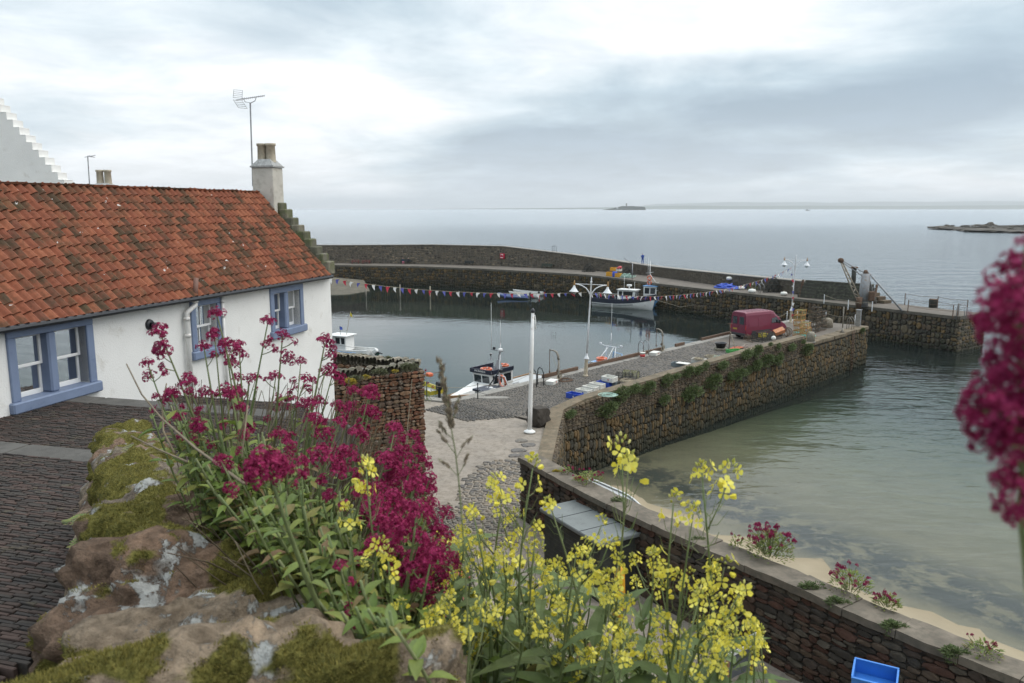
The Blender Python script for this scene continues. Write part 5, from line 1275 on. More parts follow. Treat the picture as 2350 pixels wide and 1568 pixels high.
rope_heap(gz(1632, 817, .1), .5, .35, M_rope, 'brown and pale rope heap beside the black tub', 14, 5); rope_heap(gz(1648, 819, .1), .5, .25, M_ropeg, 'pale green rope coil beside the brown rope heap', 9, 6)
rope_heap(gz(1850, 770, .1), .75, .35, M_ropet, 'bright turquoise rope heaped beside the stone bollard', 18, 7); rope_heap(gz(1835, 762, .1), .5, .3, M_ropet, 'loose turquoise rope trailing from the creel stacks', 9, 8)
rope_heap(gz(1722, 794, .2), .75, .5, paint('pale_chain', (.36, .3, .26), .8, .2, 12), 'tangled heap of pale shell-crusted ropes by the parapet', 22, 9)
rope_heap(gz(1294, 872, .05), .7, .15, M_rust, 'brown rope scraps around the first davit', 9, 10)
# bucket, tub, bollard, rod
q = gz(1474, 818, .1); t = thing('bucket', 'white bucket with red band standing by the steel ladder hoops', 'bucket', q)
mb = MB(); mb.lathe([(.19, 0), (.2, .05)], 14); obj('base_ring', mb, M_bw, t, True); mb = MB(); mb.lathe([(.2, .05), (.225, .3)], 14); obj('red_band', mb, M_redp, t, True); mb = MB(); mb.lathe([(.226, .3), (.235, .4), (.25, .42), (.2, .44)], 14); obj('rim', mb, M_bw, t, True); T(t, 'handle', arc((0, 0, .42), .22, 0, math.pi, 10), .014, M_bw, 5)
q = gz(1653, 799, .2); t = thing('black_tub', 'round black tub resting on a stone by the rusty rod', 'tub', q); B(t, 'stone_plinth', (0, 0, .11), (1.0, .8, .22), S_cope, .05); mb = MB(); mb.lathe([(.36, .23), (.48, .62), (.52, .64), (.52, .68), (.44, .67), (.34, .3)], 18); obj('tub', mb, M_black, t, True)
q = gz(1672, 803, .0); t = thing('rusty_rod', 'tall rusty iron rod with crossbar leaning by the green box', 'rod', q); T(t, 'rod', [(0, 0, 0), (.05, 0, 1.5), (.0, 0, 2.3)], .035, M_rust); T(t, 'crossbar', [(-.25, 0, 2.28), (.25, 0, 2.3)], .025, M_rust); T(t, 'prop', [(.6, -.5, -.6), (.35, -.2, .6), (.05, 0, 1.6)], .03, M_rope); mb = MB(); mb.torus((.03, 0, 1.5), .1, .03, 10, 5); obj('shackle', mb, M_rust, t)
q = gz(1860, 778, .3); t = thing('stone_bollard', 'squat stone bollard standing in front of turquoise rope', 'bollard', q); mb = MB(); mb.lathe([(.36, 0), (.37, .5), (.34, .8), (.24, .95), (.05, .98)], 14); obj('shaft', mb, S_cope, t, True); mb = MB(); mb.lathe([(.42, -.02), (.42, .06), (.36, .08)], 14); obj('footing', mb, M_conc, t, True)
q = gz(1905, 752, .2); t = thing('stone_post', 'thick weathered mooring stone near the far chain posts', 'bollard', (q[0], q[1] + 1, 4)); mb = MB(); mb.lathe([(.6, 0), (.62, .5), (.55, .9), (.3, 1.05), (.05, 1.08)], 14); obj('shaft', mb, S_cope, t, True); mb = MB(); mb.lathe([(.66, -.02), (.66, .05), (.6, .07)], 14); obj('footing', mb, M_conc, t, True)
q = gz(1932, 764, 0); t = thing('mooring_pole', 'slim grey mooring pole with flared foot at the pier end', 'pole', q); T(t, 'pole', [(0, 0, .3), (0, 0, 2.6)], [.06, .05], M_davit, 8); mb = MB(); mb.lathe([(.3, 0), (.12, .25), (.07, .5)], 10); obj('foot', mb, M_davit, t, True); T(t, 'arm', [(0, 0, 1.6), (-.35, 0, 1.62)], .02, M_davit)
q = G(1970, 750); t = thing('gate_post', 'square steel-faced gate post at the pier head', 'post', (q.x, q.y + .2, 4), PANG); B(t, 'shaft', (0, 0, .85), (.42, .42, 1.7), M_conc, .03); B(t, 'steel_face', (-.02, -.225, .85), (.2, .03, 1.7), M_steel, .01); B(t, 'top_plate', (0, 0, 1.73), (.5, .5, .06), M_steel, .01)
for a, lab_, mt in ((45.9, 'dark iron ladder set in the pier end recess', M_rust),):
    t = thing('wall_ladder', lab_, 'ladder', pp(a, -.1, 0), PANG)
    for x in (-.22, .22): T(t, 'rail', [(x, -.06, -.4), (x, -.06, 4.1)], .035, mt)
    for k in range(14): T(t, 'rung', [(-.22, -.06, .1 + k * .29), (.22, -.06, .1 + k * .29)], .02, mt, 5)
q = pp(47, .6, 4); hoops((q.x, q.y, 4), 'pair of thin ladder hoops beside the slim mooring pole', M_davit, 1.2, .5, .6)
# ------------------------------------------------------------ creels
M_cr1 = paint('dark_creel', (.045, .045, .04), .85, .3, 8); M_cr2 = paint('olive_creel', (.3, .3, .12), .85, .2, 8); M_cr3 = paint('orange_frame', (.42, .2, .07), .8, .2, 8); M_cr4 = paint('brown_creel', (.12, .085, .055), .9, .3, 8)
def creel_proto(name, mf, mn, L=.95, W=.6, H=.5, dense=9):
    root = thing(name, 'x', 'creel', (0, 0, -50))
    base = MB()
    for y in (-W / 2, W / 2): base.tube([(-L / 2, y, .02), (L / 2, y, .02)], .02, 4)
    for x in (-L / 2, 0, L / 2): base.tube([(x, -W / 2, .02), (x, W / 2, .02)], .02, 4)
    obj('base_frame', base, mf, root)
    for x in (-L / 2, 0, L / 2):
        mb = MB(); pts = [(x, -W / 2, .02), (x, -W / 2, H * .4)] + [(x, -W / 2 * math.cos(a), H * .4 + H * .6 * math.sin(a)) for a in (.4, .8, 1.2, 1.57, 1.94, 2.34, 2.74)] + [(x, W / 2, H * .4), (x, W / 2, .02)]
        mb.tube(pts, .02, 5); obj('hoop', mb, mf, root)
    nt_ = MB()
    for k in range(dense):
        a = math.pi * k / (dense - 1); y, z = -W / 2 * math.cos(a) * .98, H * .4 + H * .57 * math.sin(a); nt_.tube([(-L / 2, y, z), (L / 2, y, z)], .006, 3)
    for k in range(dense + 4):
        x = -L / 2 + L * k / (dense + 3); nt_.tube([(x, -W / 2, .02), (x, -W / 2, H * .4)] + [(x, -W / 2 * math.cos(a), H * .4 + H * .58 * math.sin(a)) for a in (.5, 1.05, 1.57, 2.1, 2.64)] + [(x, W / 2, H * .4), (x, W / 2, .02)], .006, 3)
    for x in (-L / 2, L / 2):
        for k in range(6): y = -W / 2 + W * (k + .5) / 6; nt_.tube([(x, y, .02), (x, y, H * .4 + H * .55 * math.sin(math.acos(min(1, abs(y) / (W / 2)))))], .006, 3)
        for k in range(4): nt_.tube([(x, -W / 2, .05 + k * .1), (x, W / 2, .05 + k * .1)], .006, 3)
    obj('netting', nt_, mn, root); return root
def box_proto(name, mf, mn, L=.8, W=.55, H=.38):
    root = thing(name, 'x', 'creel', (0, 0, -50)); mb = MB()
    for z in (.02, H - .02):
        mb.tube([(-L / 2, -W / 2, z), (L / 2, -W / 2, z), (L / 2, W / 2, z), (-L / 2, W / 2, z), (-L / 2, -W / 2, z)], .02, 4)
    for x in (-L / 2, 0, L / 2):
        for y in (-W / 2, W / 2): mb.tube([(x, y, 0), (x, y, H)], .02, 4)
    obj('frame', mb, mf, root); nt_ = MB()
    for k in range(8):
        x = -L / 2 + L * k / 7
        nt_.tube([(x, -W / 2, 0), (x, -W / 2, H), (x, W / 2, H), (x, W / 2, 0)], .006, 3)
    for k in range(5):
        z = H * k / 4; nt_.tube([(-L / 2, -W / 2, z), (L / 2, -W / 2, z), (L / 2, W / 2, z), (-L / 2, W / 2, z), (-L / 2, -W / 2, z)], .006, 3)
        y = -W / 2 + W * k / 4; nt_.tube([(-L / 2, y, H), (L / 2, y, H)], .006, 3)
    obj('netting', nt_, mn, root); return root
CP = {'dark': creel_proto('creel', M_cr1, M_cr1), 'olive': creel_proto('creel', M_cr1, M_cr2), 'brown': creel_proto('creel', M_cr4, M_cr4), 'orange': box_proto('box_creel', M_cr3, M_cr2), 'blackbox': box_proto('box_creel', M_cr4, M_cr1)}
used = {}
def creel(kind, loc, rz, label, group=None, s=1.0, tilt=(0, 0)):
    o = CP[kind] if kind not in used else dup(CP[kind]); used[kind] = 1
    o.location = loc; o.rotation_euler = (tilt[0], tilt[1], rz); o.scale = (s,) * 3; o['label'] = label
    if group: o['group'] = group
    elif 'group' in o: del o['group']
    return o
creel('dark', gz(1432, 866, .2), rzb + .3, 'black netted creel lying behind the rope-wrapped creel', None, 1.15); creel('olive', gz(1447, 861, .2), rzb + .3, 'olive netted creel beside the black netted one', None, 1.15)
q = gz(1436, 880, .2); creel('brown', (q[0], q[1], 4), rzb + .5, 'brown creel wrapped in pale rope next to the grey fish box', None, 1.1); rope_heap((q[0], q[1] - .1, 4.42), .5, .12, M_rope, 'pale rope wound over the brown creel', 10, 12)
creel('brown', gz(1737, 768, .2), PANG + .2, 'round-topped brown creel leaning against the maroon van', None, 1.35, (.2, .1)); creel('brown', gz(1722, 780, .2), PANG - .6, 'brown creel standing before the van rear wheel', None, 1.2, (0, .3))
creel('dark', gz(1748, 789, .3)[:2] + (4.55,), PANG - .1, 'long dark creel resting on the parapet beside a white float', None, 1.75); creel('dark', gz(1762, 776, .2), PANG - .2, 'dark creel behind the yellow box', None, 1.3)
creel('blackbox', gz(1775, 771, .2), PANG - .5, 'black crate-shaped creel under the orange box', None, 1.4, (0, .3)); creel('brown', gz(1798, 762, .45)[:2] + (4.3,), PANG + .8, 'brown creel tipped on end beside the van bonnet', None, 1.25, (1.1, .3))
q = gz(1785, 762, .6); fishbox((q[0], q[1] - .3, 4.55), PANG - .75, paint('orange_box', (.5, .17, .06), .6, .15, 4, dirt=(.6, .5, .36), dirt_amt=.4), 'orange box tipped on the creels beside the van', .95, .5, .4, None, (.5, -.35), upside=True)
fishbox(gz(1750, 772, .4)[:2] + (4.35,), PANG - .3, M_yel, 'yellow slatted box wedged among the creels', .75, .5, .35, None)
q = gz(1758, 789, .6); t = thing('float_ball', 'white net float beside the long dark creel', 'float', (q[0] + .6, q[1], 4.9)); mb = MB(); mb.lathe([(.01, 0), (.12, .03), (.19, .12), (.2, .2), (.17, .3), (.09, .37), (.01, .39)], 14); obj('ball', mb, M_bw, t, True); mb = MB(); mb.torus((0, 0, .4), .05, .015, 10, 5, RX(1.57)); obj('eyelet', mb, M_rope, t)
q = gz(1692, 799, .1); t = thing('tarpaulin', 'crumpled orange tarpaulin beside the green box', 'tarpaulin', q, PANG); mb = MB(); r_ = random.Random(4)
for j in range(6):
    for i in range(9): mb.v.append((-1 + i * .25, -.4 + j * .16, .05 + .18 * abs(math.sin(i * 1.7 + j)) * (1 - abs(i - 4) / 6)))
for j in range(5):
    for i in range(8): k = j * 9 + i; mb.f.append((k, k + 1, k + 10, k + 9))
obj('sheet', mb, paint('faded_orange', (.34, .09, .04), .8, .2, 5), t, True); T(t, 'edge_rope', [(-1, -.4, .04), (0, -.42, .05), (1, -.4, .04)], .02, M_rope)
for col_, (px, py), n, kind in (('yellow-green', (1832, 770), 5, 'orange'), ('yellow-green', (1846, 776), 3, 'orange'), ('dark', (1868, 762), 5, 'blackbox'), ('dark', (1882, 758), 4, 'blackbox')):
    q = gz(px, py, 0)
    for k in range(n):
        od = 'topmost' if k == n - 1 else ['bottom', 'second', 'third', 'fourth'][k]
        creel(kind, (q[0] + .05 * math.sin(k * 2), q[1], 4.0 + k * .50), PANG + .06 * (k % 3), {'orange': 'orange-framed box creel, %s in the %s stack by the lamp post', 'blackbox': 'dark box creel, %s in the %s stack beyond the van'}[kind] % (od, 'taller' if n == 5 else 'shorter'), {'orange': 'orange box creels in stacks', 'blackbox': 'dark box creels in stacks'}[kind], 1.3)
# creel piles on the breakwater deck: rows of tubes seen end on
def pile(px0, px1, py, rows, kind, label, group, s=1.1, ang=None):
    a, b_ = G(px0, py), G(px1, py - (0)); n = max(2, int((b_ - a).length / (.62 * s)))
    for r0 in range(rows):
        for i in range(n - r0):
            p = a.lerp(b_, (i + .5 + r0 * .5) / n); creel(kind, (p.x, p.y, 4.0 + r0 * .5 * s), 1.57 - .5 + .1 * math.sin(i * 3), label + ', ' + ['bottom', 'second', 'third', 'top'][r0] + ' row', group, s)
pile(1336, 1364, 624, 3, 'dark', 'dark creel in the pile against the parapet near the standing person', 'creels piled by the bench')
pile(1424, 1456, 633, 3, 'dark', 'dark creel in the pile beside the yellow and blue boxes', 'creels piled by the yellow boxes')
pile(1752, 1796, 671, 4, 'dark', 'dark creel in the large pile at the crane end of the breakwater', 'creels piled before the crane')
pile(1716, 1738, 666, 2, 'olive', 'olive creel in the small pile beside the blue nets', 'creels piled by the blue nets')
# ============================================================ boats
def lerp(a, b, t): return a + (b - a) * t
def hull_sections(L, Bm, free, bow_rise, draft, n=14, transom=.8, rake=.5):
    """stations from stern (x=0) to bow (x=L): (x, half beam, keel z, sheer z, rake)"""
    out = []
    for i in range(n + 1):
        f = i / n; hb = Bm / 2 * (transom + (1 - transom) * math.sin(min(1, f / .45) * math.pi / 2)) if f < .45 else Bm / 2 * (1 - ((f - .45) / .55) ** 2.2)
        hb = max(.02, hb); sh = free + bow_rise * max(0, (f - .25) / .75) ** 2 + .12 * (1 - f) ** 2; kz = -draft * (1 - max(0, (f - .7) / .3) ** 2 * .85)
        out.append((L * f, hb, kz, sh, rake * max(0, (f - .6) / .4) ** 2))
    return out
def hull_band(S, f0, f1, out=0.0, m=4):
    """outer skin between two fractions of the section height"""
    mb = MB(); nrow = m + 1
    def pt(s, f, sg):
        x, hb, kz, sh, rk = s; z = lerp(kz, sh, f); w = hb * (math.sin(min(1, f / .62) * math.pi / 2) ** .7 if f < .62 else 1.0) * lerp(.93, 1.0, f); return (x + rk * f, sg * (w + out), z)
    for s in S:
        for sg in (1, -1):
            for k in range(nrow): mb.v.append(pt(s, lerp(f0, f1, k / m), sg))
    c = 2 * nrow
    for i in range(len(S) - 1):
        for g in (0, 1):
            for k in range(m):
                a = i * c + g * nrow + k; q = (a, a + c, a + c + 1, a + 1); mb.f.append(q if g == 0 else q[::-1])
    mb.f.append(tuple(range(nrow)) + tuple(range(2 * nrow - 1, nrow - 1, -1)))
    return mb
def deck(S, drop=.0, inset=.03):
    mb = MB()
    for x, hb, kz, sh, rk in S: mb.v += [(x + rk, hb - inset, sh - drop), (x + rk, -hb + inset, sh - drop)]
    for i in range(len(S) - 1): k = i * 2; mb.f.append((k, k + 1, k + 3, k + 2))
    return mb
def rail_line(S, dz=.0, inset=0.02, i0=0, i1=None): return [[(x + rk, sg * (hb - inset), sh + dz) for x, hb, kz, sh, rk in S[i0:i1]] for sg in (1, -1)]
def boat(name, label, loc, rz, L, Bm, free, rise, mat_hull, mat_band, mat_deck, drop=.1, band=.72, draft=.5, transom=.8, group=None):
    t = thing(name, label, 'boat', loc, rz, group); S = hull_sections(L, Bm, free, rise, draft, 14, transom)
    h = obj('hull', hull_band(S, 0, band), mat_hull, t, True); obj('sheer_strake', hull_band(S, band, 1.0, .02, 2), mat_band, t, True); obj('deck', deck(S, drop), mat_deck, t)
    mb = MB()
    for ln in rail_line(S, .02): mb.tube(ln, .045, 5)
    obj('gunwale', mb, mat_band, t, True)
    return t, S
def letters(par, body, size, mat, M, name='lettering'):
    me = text_mesh(body, size); me.materials.append(mat); return inst(name, me, par, M)
def lifebuoy(loc, rot, label, R_=.36, flat=False, mats=None, group=None):
    t = thing('lifebuoy', label, 'lifebuoy', loc, 0, group); t.rotation_euler = rot; mb = MB(); mb.torus((0, 0, 0), R_, .10, 24, 8); obj('ring', mb, mats or M_orange, t, True)
    for k in range(4):
        a = k * math.pi / 2 + .5; mb = MB(); mb.torus((R_ * math.cos(a), R_ * math.sin(a), 0), .102, .02, 12, 5, RZ(a) @ RX(1.5708)); obj('band', mb, M_white, t, True)
    return t
def wheelhouse(t, x0, x1, w0, w1, z0, z1, mat, roofmat, over=.12, flare=.0, wins=(), front=1, roof_t=.12):
    """cabin with sloping front at x1 side; w0 aft half width, w1 fore half width; wins: panes per side"""
    mb = MB(); sl = .18 * front
    mb.add([(x0, -w0, z0), (x1, -w1, z0), (x1, w1, z0), (x0, w0, z0), (x0, -w0 - flare, z1), (x1 + sl, -w1 - flare, z1), (x1 + sl, w1 + flare, z1), (x0, w0 + flare, z1)], [(0, 3, 2, 1), (4, 5, 6, 7), (0, 1, 5, 4), (1, 2, 6, 5), (2, 3, 7, 6), (3, 0, 4, 7)])
    c = obj('wheelhouse', mb, mat, t)
    mb = MB(); mb.bbox(((x0 + x1 + sl) / 2, 0, z1 + roof_t / 2), (abs(x1 + sl - x0) + 2 * over, 2 * max(w0, w1) + 2 * over + 2 * flare, roof_t), .03); obj('roof', mb, roofmat, c)
    h0, h1 = z0 + (z1 - z0) * .48, z0 + (z1 - z0) * .9
    for (fa, fb) in wins:
        for sg in (1, -1):
            xa, xb = lerp(x0, x1, fa), lerp(x0, x1, fb); mb = MB(); y = lambda x, z: sg * (lerp(w0, w1, (x - x0) / (x1 - x0)) + flare * (z - z0) / (z1 - z0) + .012)
            P = [(xa, y(xa, h0), h0), (xb, y(xb, h0), h0), (xb + sl * .45, y(xb, h1), h1), (xa, y(xa, h1), h1)]; mb.add(P + [(p[0], p[1] - sg * .03, p[2]) for p in P], [(0, 1, 2, 3), (7, 6, 5, 4), (0, 4, 5, 1), (1, 5, 6, 2), (2, 6, 7, 3), (3, 7, 4, 0)]); obj('window', mb, M_glass, c)
    for sg, k in ((-1, 0), (1, 0), (0, 1))[:2]:
        mb = MB(); xx = lambda z: x1 + sl * (z - z0) / (z1 - z0) + .012; ya, yb = (sg * .06, sg * (w1 - .12)); P = [(xx(h0), ya, h0), (xx(h0), yb, h0), (xx(h1), yb, h1), (xx(h1), ya, h1)]
        mb.add(P + [(p[0] - .03, p[1], p[2]) for p in P], [(0, 1, 2, 3), (7, 6, 5, 4), (0, 4, 5, 1), (1, 5, 6, 2), (2, 6, 7, 3), (3, 7, 4, 0)]); obj('windscreen', mb, M_glass, c)
    return c
M_navy = paint('navy_paint', (.014, .018, .034), .4, .2, 3); M_hullw = paint('white_hull', (.7, .7, .68), .4, .06, 2, dirt=(.4, .4, .36), dirt_amt=.15); M_sky = paint('light_blue_paint', (.16, .34, .6), .45, .08, 3); M_deckg = paint('grey_deck', (.42, .43, .43), .7, .08, 3)
M_deckd = paint('dark_deck', (.13, .14, .15), .8, .15, 4); M_brz = paint('lifebuoy_orange', (.55, .13, .06), .6, .1, 4); M_wood = paint('varnished_wood', (.3, .17, .08), .6, .2, 6)
# --- fishing boat by the breakwater
st_, bw_ = G(1364, 702, 0), G(1490, 711, 0); v_ = bw_ - st_; ang = math.atan2(v_.y, v_.x); L_ = v_.length + .5
t, S = boat('fishing_boat', 'white fishing boat with navy sheer and white wheelhouse moored under the breakwater', (st_.x, st_.y, 0), ang, L_, 3.1, 1.35, 1.15, M_hullw, M_navy, M_deckd, .5, .66)
obj('rubbing_strake', hull_band(S[:11], .52, .56, .03, 1), M_navy, t)
wheelhouse(t, L_ * .44, L_ * .72, .95, .8, 1.1, 3.0, M_hullw, M_hullw, .14, -.08, ((.08, .26), (.34, .88)))
letters(t, 'LINDISANN', .36, paint('pink_lettering', (.35, .12, .14), .6), Matrix.Translation((L_ * .86, -1.02, 1.82)) @ RZ(.33) @ RX(.1))
for k, (x, h) in enumerate(((L_ * .5, 2.2), (L_ * .68, 1.3))): T(t, 'whip_aerial', [(x, .3, 3.1), (x, .3, 3.1 + h)], .025, M_white)
B(t, 'radar', (L_ * .6, 0, 3.75), (.75, .5, .3), M_white, .08); T(t, 'radar_stand', [(L_ * .6, 0, 3.1), (L_ * .6, 0, 3.62)], .09, M_white)
for ln in rail_line(S, .62, .05, 0, 7): T(t, 'guard_rail', ln, .025, M_lampw, 5)
for i in (0, 2, 4, 6):
    for sg in (1, -1): x, hb, kz, sh, rk = S[i]; T(t, 'stanchion', [(x, sg * (hb - .05), sh), (x, sg * (hb - .05), sh + .62)], .022, M_lampw, 5)
for sg in (1, -1): mb = MB(); mb.lathe([(.28, -.01), (.28, .01)], 16, Matrix.Translation((L_ * .70, sg * .86, 1.75)) @ RX(1.5708)); obj('flag_roundel', mb, M_bb, t); mb = MB(); mb.box((L_ * .70, sg * .885, 1.75), (.4, .006, .07), None); obj('saltire_bar', mb, M_white, t)
B(t, 'hauler', (L_ * .2, .2, 1.15), (.5, .4, .5), M_rust, .06); B(t, 'deck_box', (L_ * .3, -.4, 1.05), (.9, .6, .4), M_bg, .04)
# --- blue boat lying outside it
o_ = Vector((-math.sin(ang), math.cos(ang), 0)) * 3.2; uu = Vector((math.cos(ang), math.sin(ang), 0))
t, S = boat('fishing_boat', 'fishing boat with pale blue wheelhouse roof lying behind the navy-sheered boat', (st_.x + o_.x + uu.x * 2.2, st_.y + o_.y + uu.y * 2.2, 0), ang, L_ * .86, 2.9, 1.3, 1.2, M_sky, M_navy, M_deckd, .4, .66)
L2_ = L_ * .86; wheelhouse(t, L2_ * .62, L2_ * .86, .85, .7, 1.2, 3.5, M_hullw, M_sky, .1, 0, ((.1, .45), (.55, .92)))
T(t, 'mast', [(L2_ * .7, 0, 3.6), (L2_ * .7, 0, 7.6)], [.07, .04], M_white); T(t, 'yard', [(L2_ * .7 - .7, 0, 5.6), (L2_ * .7 + .6, 0, 5.8)], .03, M_white); T(t, 'stay', [(L2_ * .7, 0, 5.5), (L2_ * .86, 0, 3.7)], .04, M_white); T(t, 'aerial', [(L2_ * .66, 0, 3.6), (L2_ * .665, 0, 8.2)], .02, M_white); B(t, 'lamp', (L2_ * .86, 0, 3.95), (.25, .25, .3), M_white, .06)
T(t, 'bow_rail', [(L2_ * .85, .9, 2.9), (L2_ * 1.04, .2, 3.1), (L2_ * 1.04, -.2, 3.1), (L2_ * .85, -.9, 2.9)], .025, M_white)
M_ = Matrix.Translation((st_.x + o_.x + uu.x * 2.2, st_.y + o_.y + uu.y * 2.2, 0)) @ RZ(ang)
for k in range(2): p = M_ @ Vector((L2_ * .7, -.16, 4.1 + k * .75)); lifebuoy(p, (1.4, 0, ang), 'red lifebuoy tied on the mast of the blue-roofed boat, %s' % ['lower one', 'upper one'][k], .33, mats=M_brz)
# --- working boat with black-topped wheelhouse
b1, s1_ = G(1033, 912, 1.4), G(1246, 864, 1.1); v_ = b1 - s1_; ang = math.atan2(v_.y, v_.x); Lm = Vector((v_.x, v_.y, 0)).length
t, S = boat('work_boat', 'work boat with long pale deck and black-topped white wheelhouse', (s1_.x, s1_.y, 0), ang, Lm, 3.0, 1.1, .45, M_navy, M_wood, M_deckg, .06, .8, transom=.92)
mm_ = Matrix.Translation((s1_.x, s1_.y, 0)) @ RZ(ang)
mb = MB(); mb.add([(Lm * .66, -1.2, 1.1), (Lm * .99, -.25, 1.45), (Lm * .99, .25, 1.45), (Lm * .66, 1.2, 1.1), (Lm * .66, -.95, 2.0), (Lm * .92, -.25, 1.6), (Lm * .92, .25, 1.6), (Lm * .66, .95, 2.0)], [(0, 1, 5, 4), (1, 2, 6, 5), (2, 3, 7, 6), (4, 5, 6, 7), (0, 4, 7, 3)]); obj('foredeck_cuddy', mb, M_hullw, t)
wh = wheelhouse(t, Lm * .46, Lm * .68, 1.0, .95, 1.1, 2.72, M_hullw, M_navy, .02, .0, ((.08, .4), (.52, .92)), 1, .06)
for (c, s) in (((Lm * .57 + .09, -1.12, 2.92), (2.75, .09, .36)), ((Lm * .57 + .09, 1.12, 2.92), (2.75, .09, .36)), ((Lm * .68 + .3, 0, 2.92), (.09, 2.3, .36))): B(t, 'roof_board', c, s, M_navy, .02)
letters(t, 'MICRANDA', .23, M_white, Matrix.Translation((Lm * .68 + .36, 0, 2.93)) @ RZ(math.pi / 2)); letters(t, 'MICRANDA', .3, M_yel, Matrix.Translation((Lm * .86, 1.02, 1.02)) @ RZ(math.pi - .3))
mb = MB(); mb.box((Lm * .53, .15, 3.15), (.7, .4, .9), None, (.35, .4)); obj('mast_fairing', mb, M_steel, t); T(t, 'mast', [(Lm * .53 - .1, .15, 3.3), (Lm * .53 - .25, .15, 5.0)], [.12, .06], M_steel, 8)
T(t, 'crosstree', [(Lm * .53 - .2, .6, 4.3), (Lm * .53 - .2, -.8, 4.35)], .04, M_steel); B(t, 'radar', (Lm * .53 + .1, .45, 4.5), (.4, .25, .2), M_white, .06); B(t, 'floodlight', (Lm * .53 - .15, -.45, 4.5), (.12, .24, .2), M_black, .02)
T(t, 'whip_aerial', [(Lm * .53 - .2, -.8, 4.35), (Lm * .53 - .25, -.85, 8.3)], [.025, .012], M_white); T(t, 'whip_aerial', [(Lm * .53 - .25, .15, 5.0), (Lm * .53 - .3, .12, 6.9)], [.02, .01], M_white)
mb = MB(); mb.lathe([(.01, 4.0), (.13, 3.97), (.03, 3.7), (.13, 3.4), (.01, 3.37)], 8, Matrix.Translation((Lm * .53 - .3, -.95, 0))); obj('radar_reflector', mb, M_steel, t)
for px_, lb in ((Lm * .62, 'orange lifebuoy lying on the black roof, forward of the mast'), (Lm * .44, 'orange lifebuoy lying on the black roof, behind the mast')):
    p = mm_ @ Vector((px_, -.25, 2.92)); lifebuoy(p, (0, 0, ang), lb, .42, mats=M_brz)
T(t, 'deck_rail', [(.4, 1.3, 1.25), (Lm * .42, 1.35, 1.25)], .03, M_steel); B(t, 'hatch', (Lm * .32, -.5, 1.15), (.9, .9, .12), M_deckg, .03); T(t, 'hatch_rail', [(Lm * .27, -.95, 1.1), (Lm * .27, -.95, 1.35), (Lm * .36, -.95, 1.35), (Lm * .36, -.95, 1.1)], .03, M_steel)
# --- small black-roofed boat between it and the quay
c = G(1134, 889, 2.45); t, S = boat('small_creel_boat', 'small black-roofed creel boat against the quay, lettered on its roof', (c.x + 1.6, c.y + 2.0, 0), math.atan2(-.75, -.66), 5.2, 2.1, .8, .5, M_navy, M_navy, M_deckg, .3, .7)
mm_ = Matrix.Translation((c.x + 1.6, c.y + 2.0, 0)) @ RZ(math.atan2(-.75, -.66))
wh = wheelhouse(t, 1.9, 3.6, .85, .8, .6, 2.25, M_hullw, M_navy, .12, 0, ((.1, .45), (.55, .9)), 1, .16)
letters(t, 'Kylie S', .3, M_white, Matrix.Translation((3.91, 0, 2.32)) @ RZ(math.pi / 2) @ RX(-.1)); letters(t, 'KY449', .42, M_white, Matrix.Translation((2.8, .05, 2.425)) @ RZ(math.pi / 2) @ RX(-math.pi / 2))
T(t, 'mast', [(1.9, 0, 2.4), (1.75, 0, 4.9)], [.05, .03], M_lampw); T(t, 'light_frame', [(1.7, -.8, 2.4), (1.75, -.5, 3.2), (1.75, .5, 3.2), (1.7, .8, 2.4)], .035, M_lampw); T(t, 'boom', [(2.4, -.7, 2.3), (2.0, .2, 3.7)], .05, M_black); B(t, 'floodlight', (2.2, .5, 3.75), (.25, .25, .22), M_black, .03); B(t, 'searchlight', (3.4, .55, 2.55), (.25, .25, .25), M_white, .04); T(t, 'whip_aerial', [(1.75, 0, 4.9), (1.72, 0, 5.6)], .012, M_white)
p = mm_ @ Vector((1.62, .1, 2.75)); lifebuoy(p, (1.45, 0, PANG + 1.35), 'orange lifebuoy hung upright on the frame of the small creel boat', .45, mats=M_brz)
# --- small blue-roofed boat
c = G(1389, 829, 2.3); ab_ = math.atan2(-.70, -.71); t, S = boat('small_creel_boat', 'small pale blue creel boat with lettered roof board below the quay', (c.x + 1.9, c.y + 1.9, 0), ab_, 5.6, 2.2, .8, .5, M_sky, M_sky, M_deckg, .3, .7)
mm_ = Matrix.Translation((c.x + 1.9, c.y + 1.9, 0)) @ RZ(ab_)
wheelhouse(t, 1.9, 3.7, .85, .8, .6, 2.15, M_hullw, M_sky, .12, 0, ((.1, .45), (.55, .9)), 1, .14); B(t, 'name_board', (4.02, 0, 2.25), (.05, 1.7, .24), M_white, .02); letters(t, 'Our Boy Tallon', .24, M_black, Matrix.Translation((4.05, 0, 2.26)) @ RZ(math.pi / 2))
for sg in (-1, 1): T(t, 'gantry_leg', [(2.3 if sg > 0 else 1.6, sg * .75, 2.2), (1.9, sg * .55, 3.55)], .045, M_lampw); T(t, 'gantry_brace', [(3.3, sg * .5, 2.25), (1.9, sg * .3, 3.5)], .035, M_lampw); T(t, 'lamp_arm', [(1.9, sg * .6, 3.55), (1.9, sg * 1.15, 3.65)], .025, M_lampw); B(t, 'floodlight', (1.95, sg * 1.2, 3.72), (.12, .24, .2), M_lampw, .03)
T(t, 'gantry_beam', [(1.9, -.65, 3.55), (1.9, .65, 3.55)], .045, M_lampw); T(t, 'mast', [(1.9, 0, 3.6), (1.9, 0, 4.8)], .035, M_lampw); T(t, 'whip_aerial', [(1.9, 0, 4.8), (1.88, 0, 7.6)], [.022, .01], M_white); T(t, 'hauler_frame', [(1.2, -.4, 1.2), (1.0, -.4, 2.9), (1.0, .6, 2.8), (1.3, .7, 1.2)], .05, M_sky)
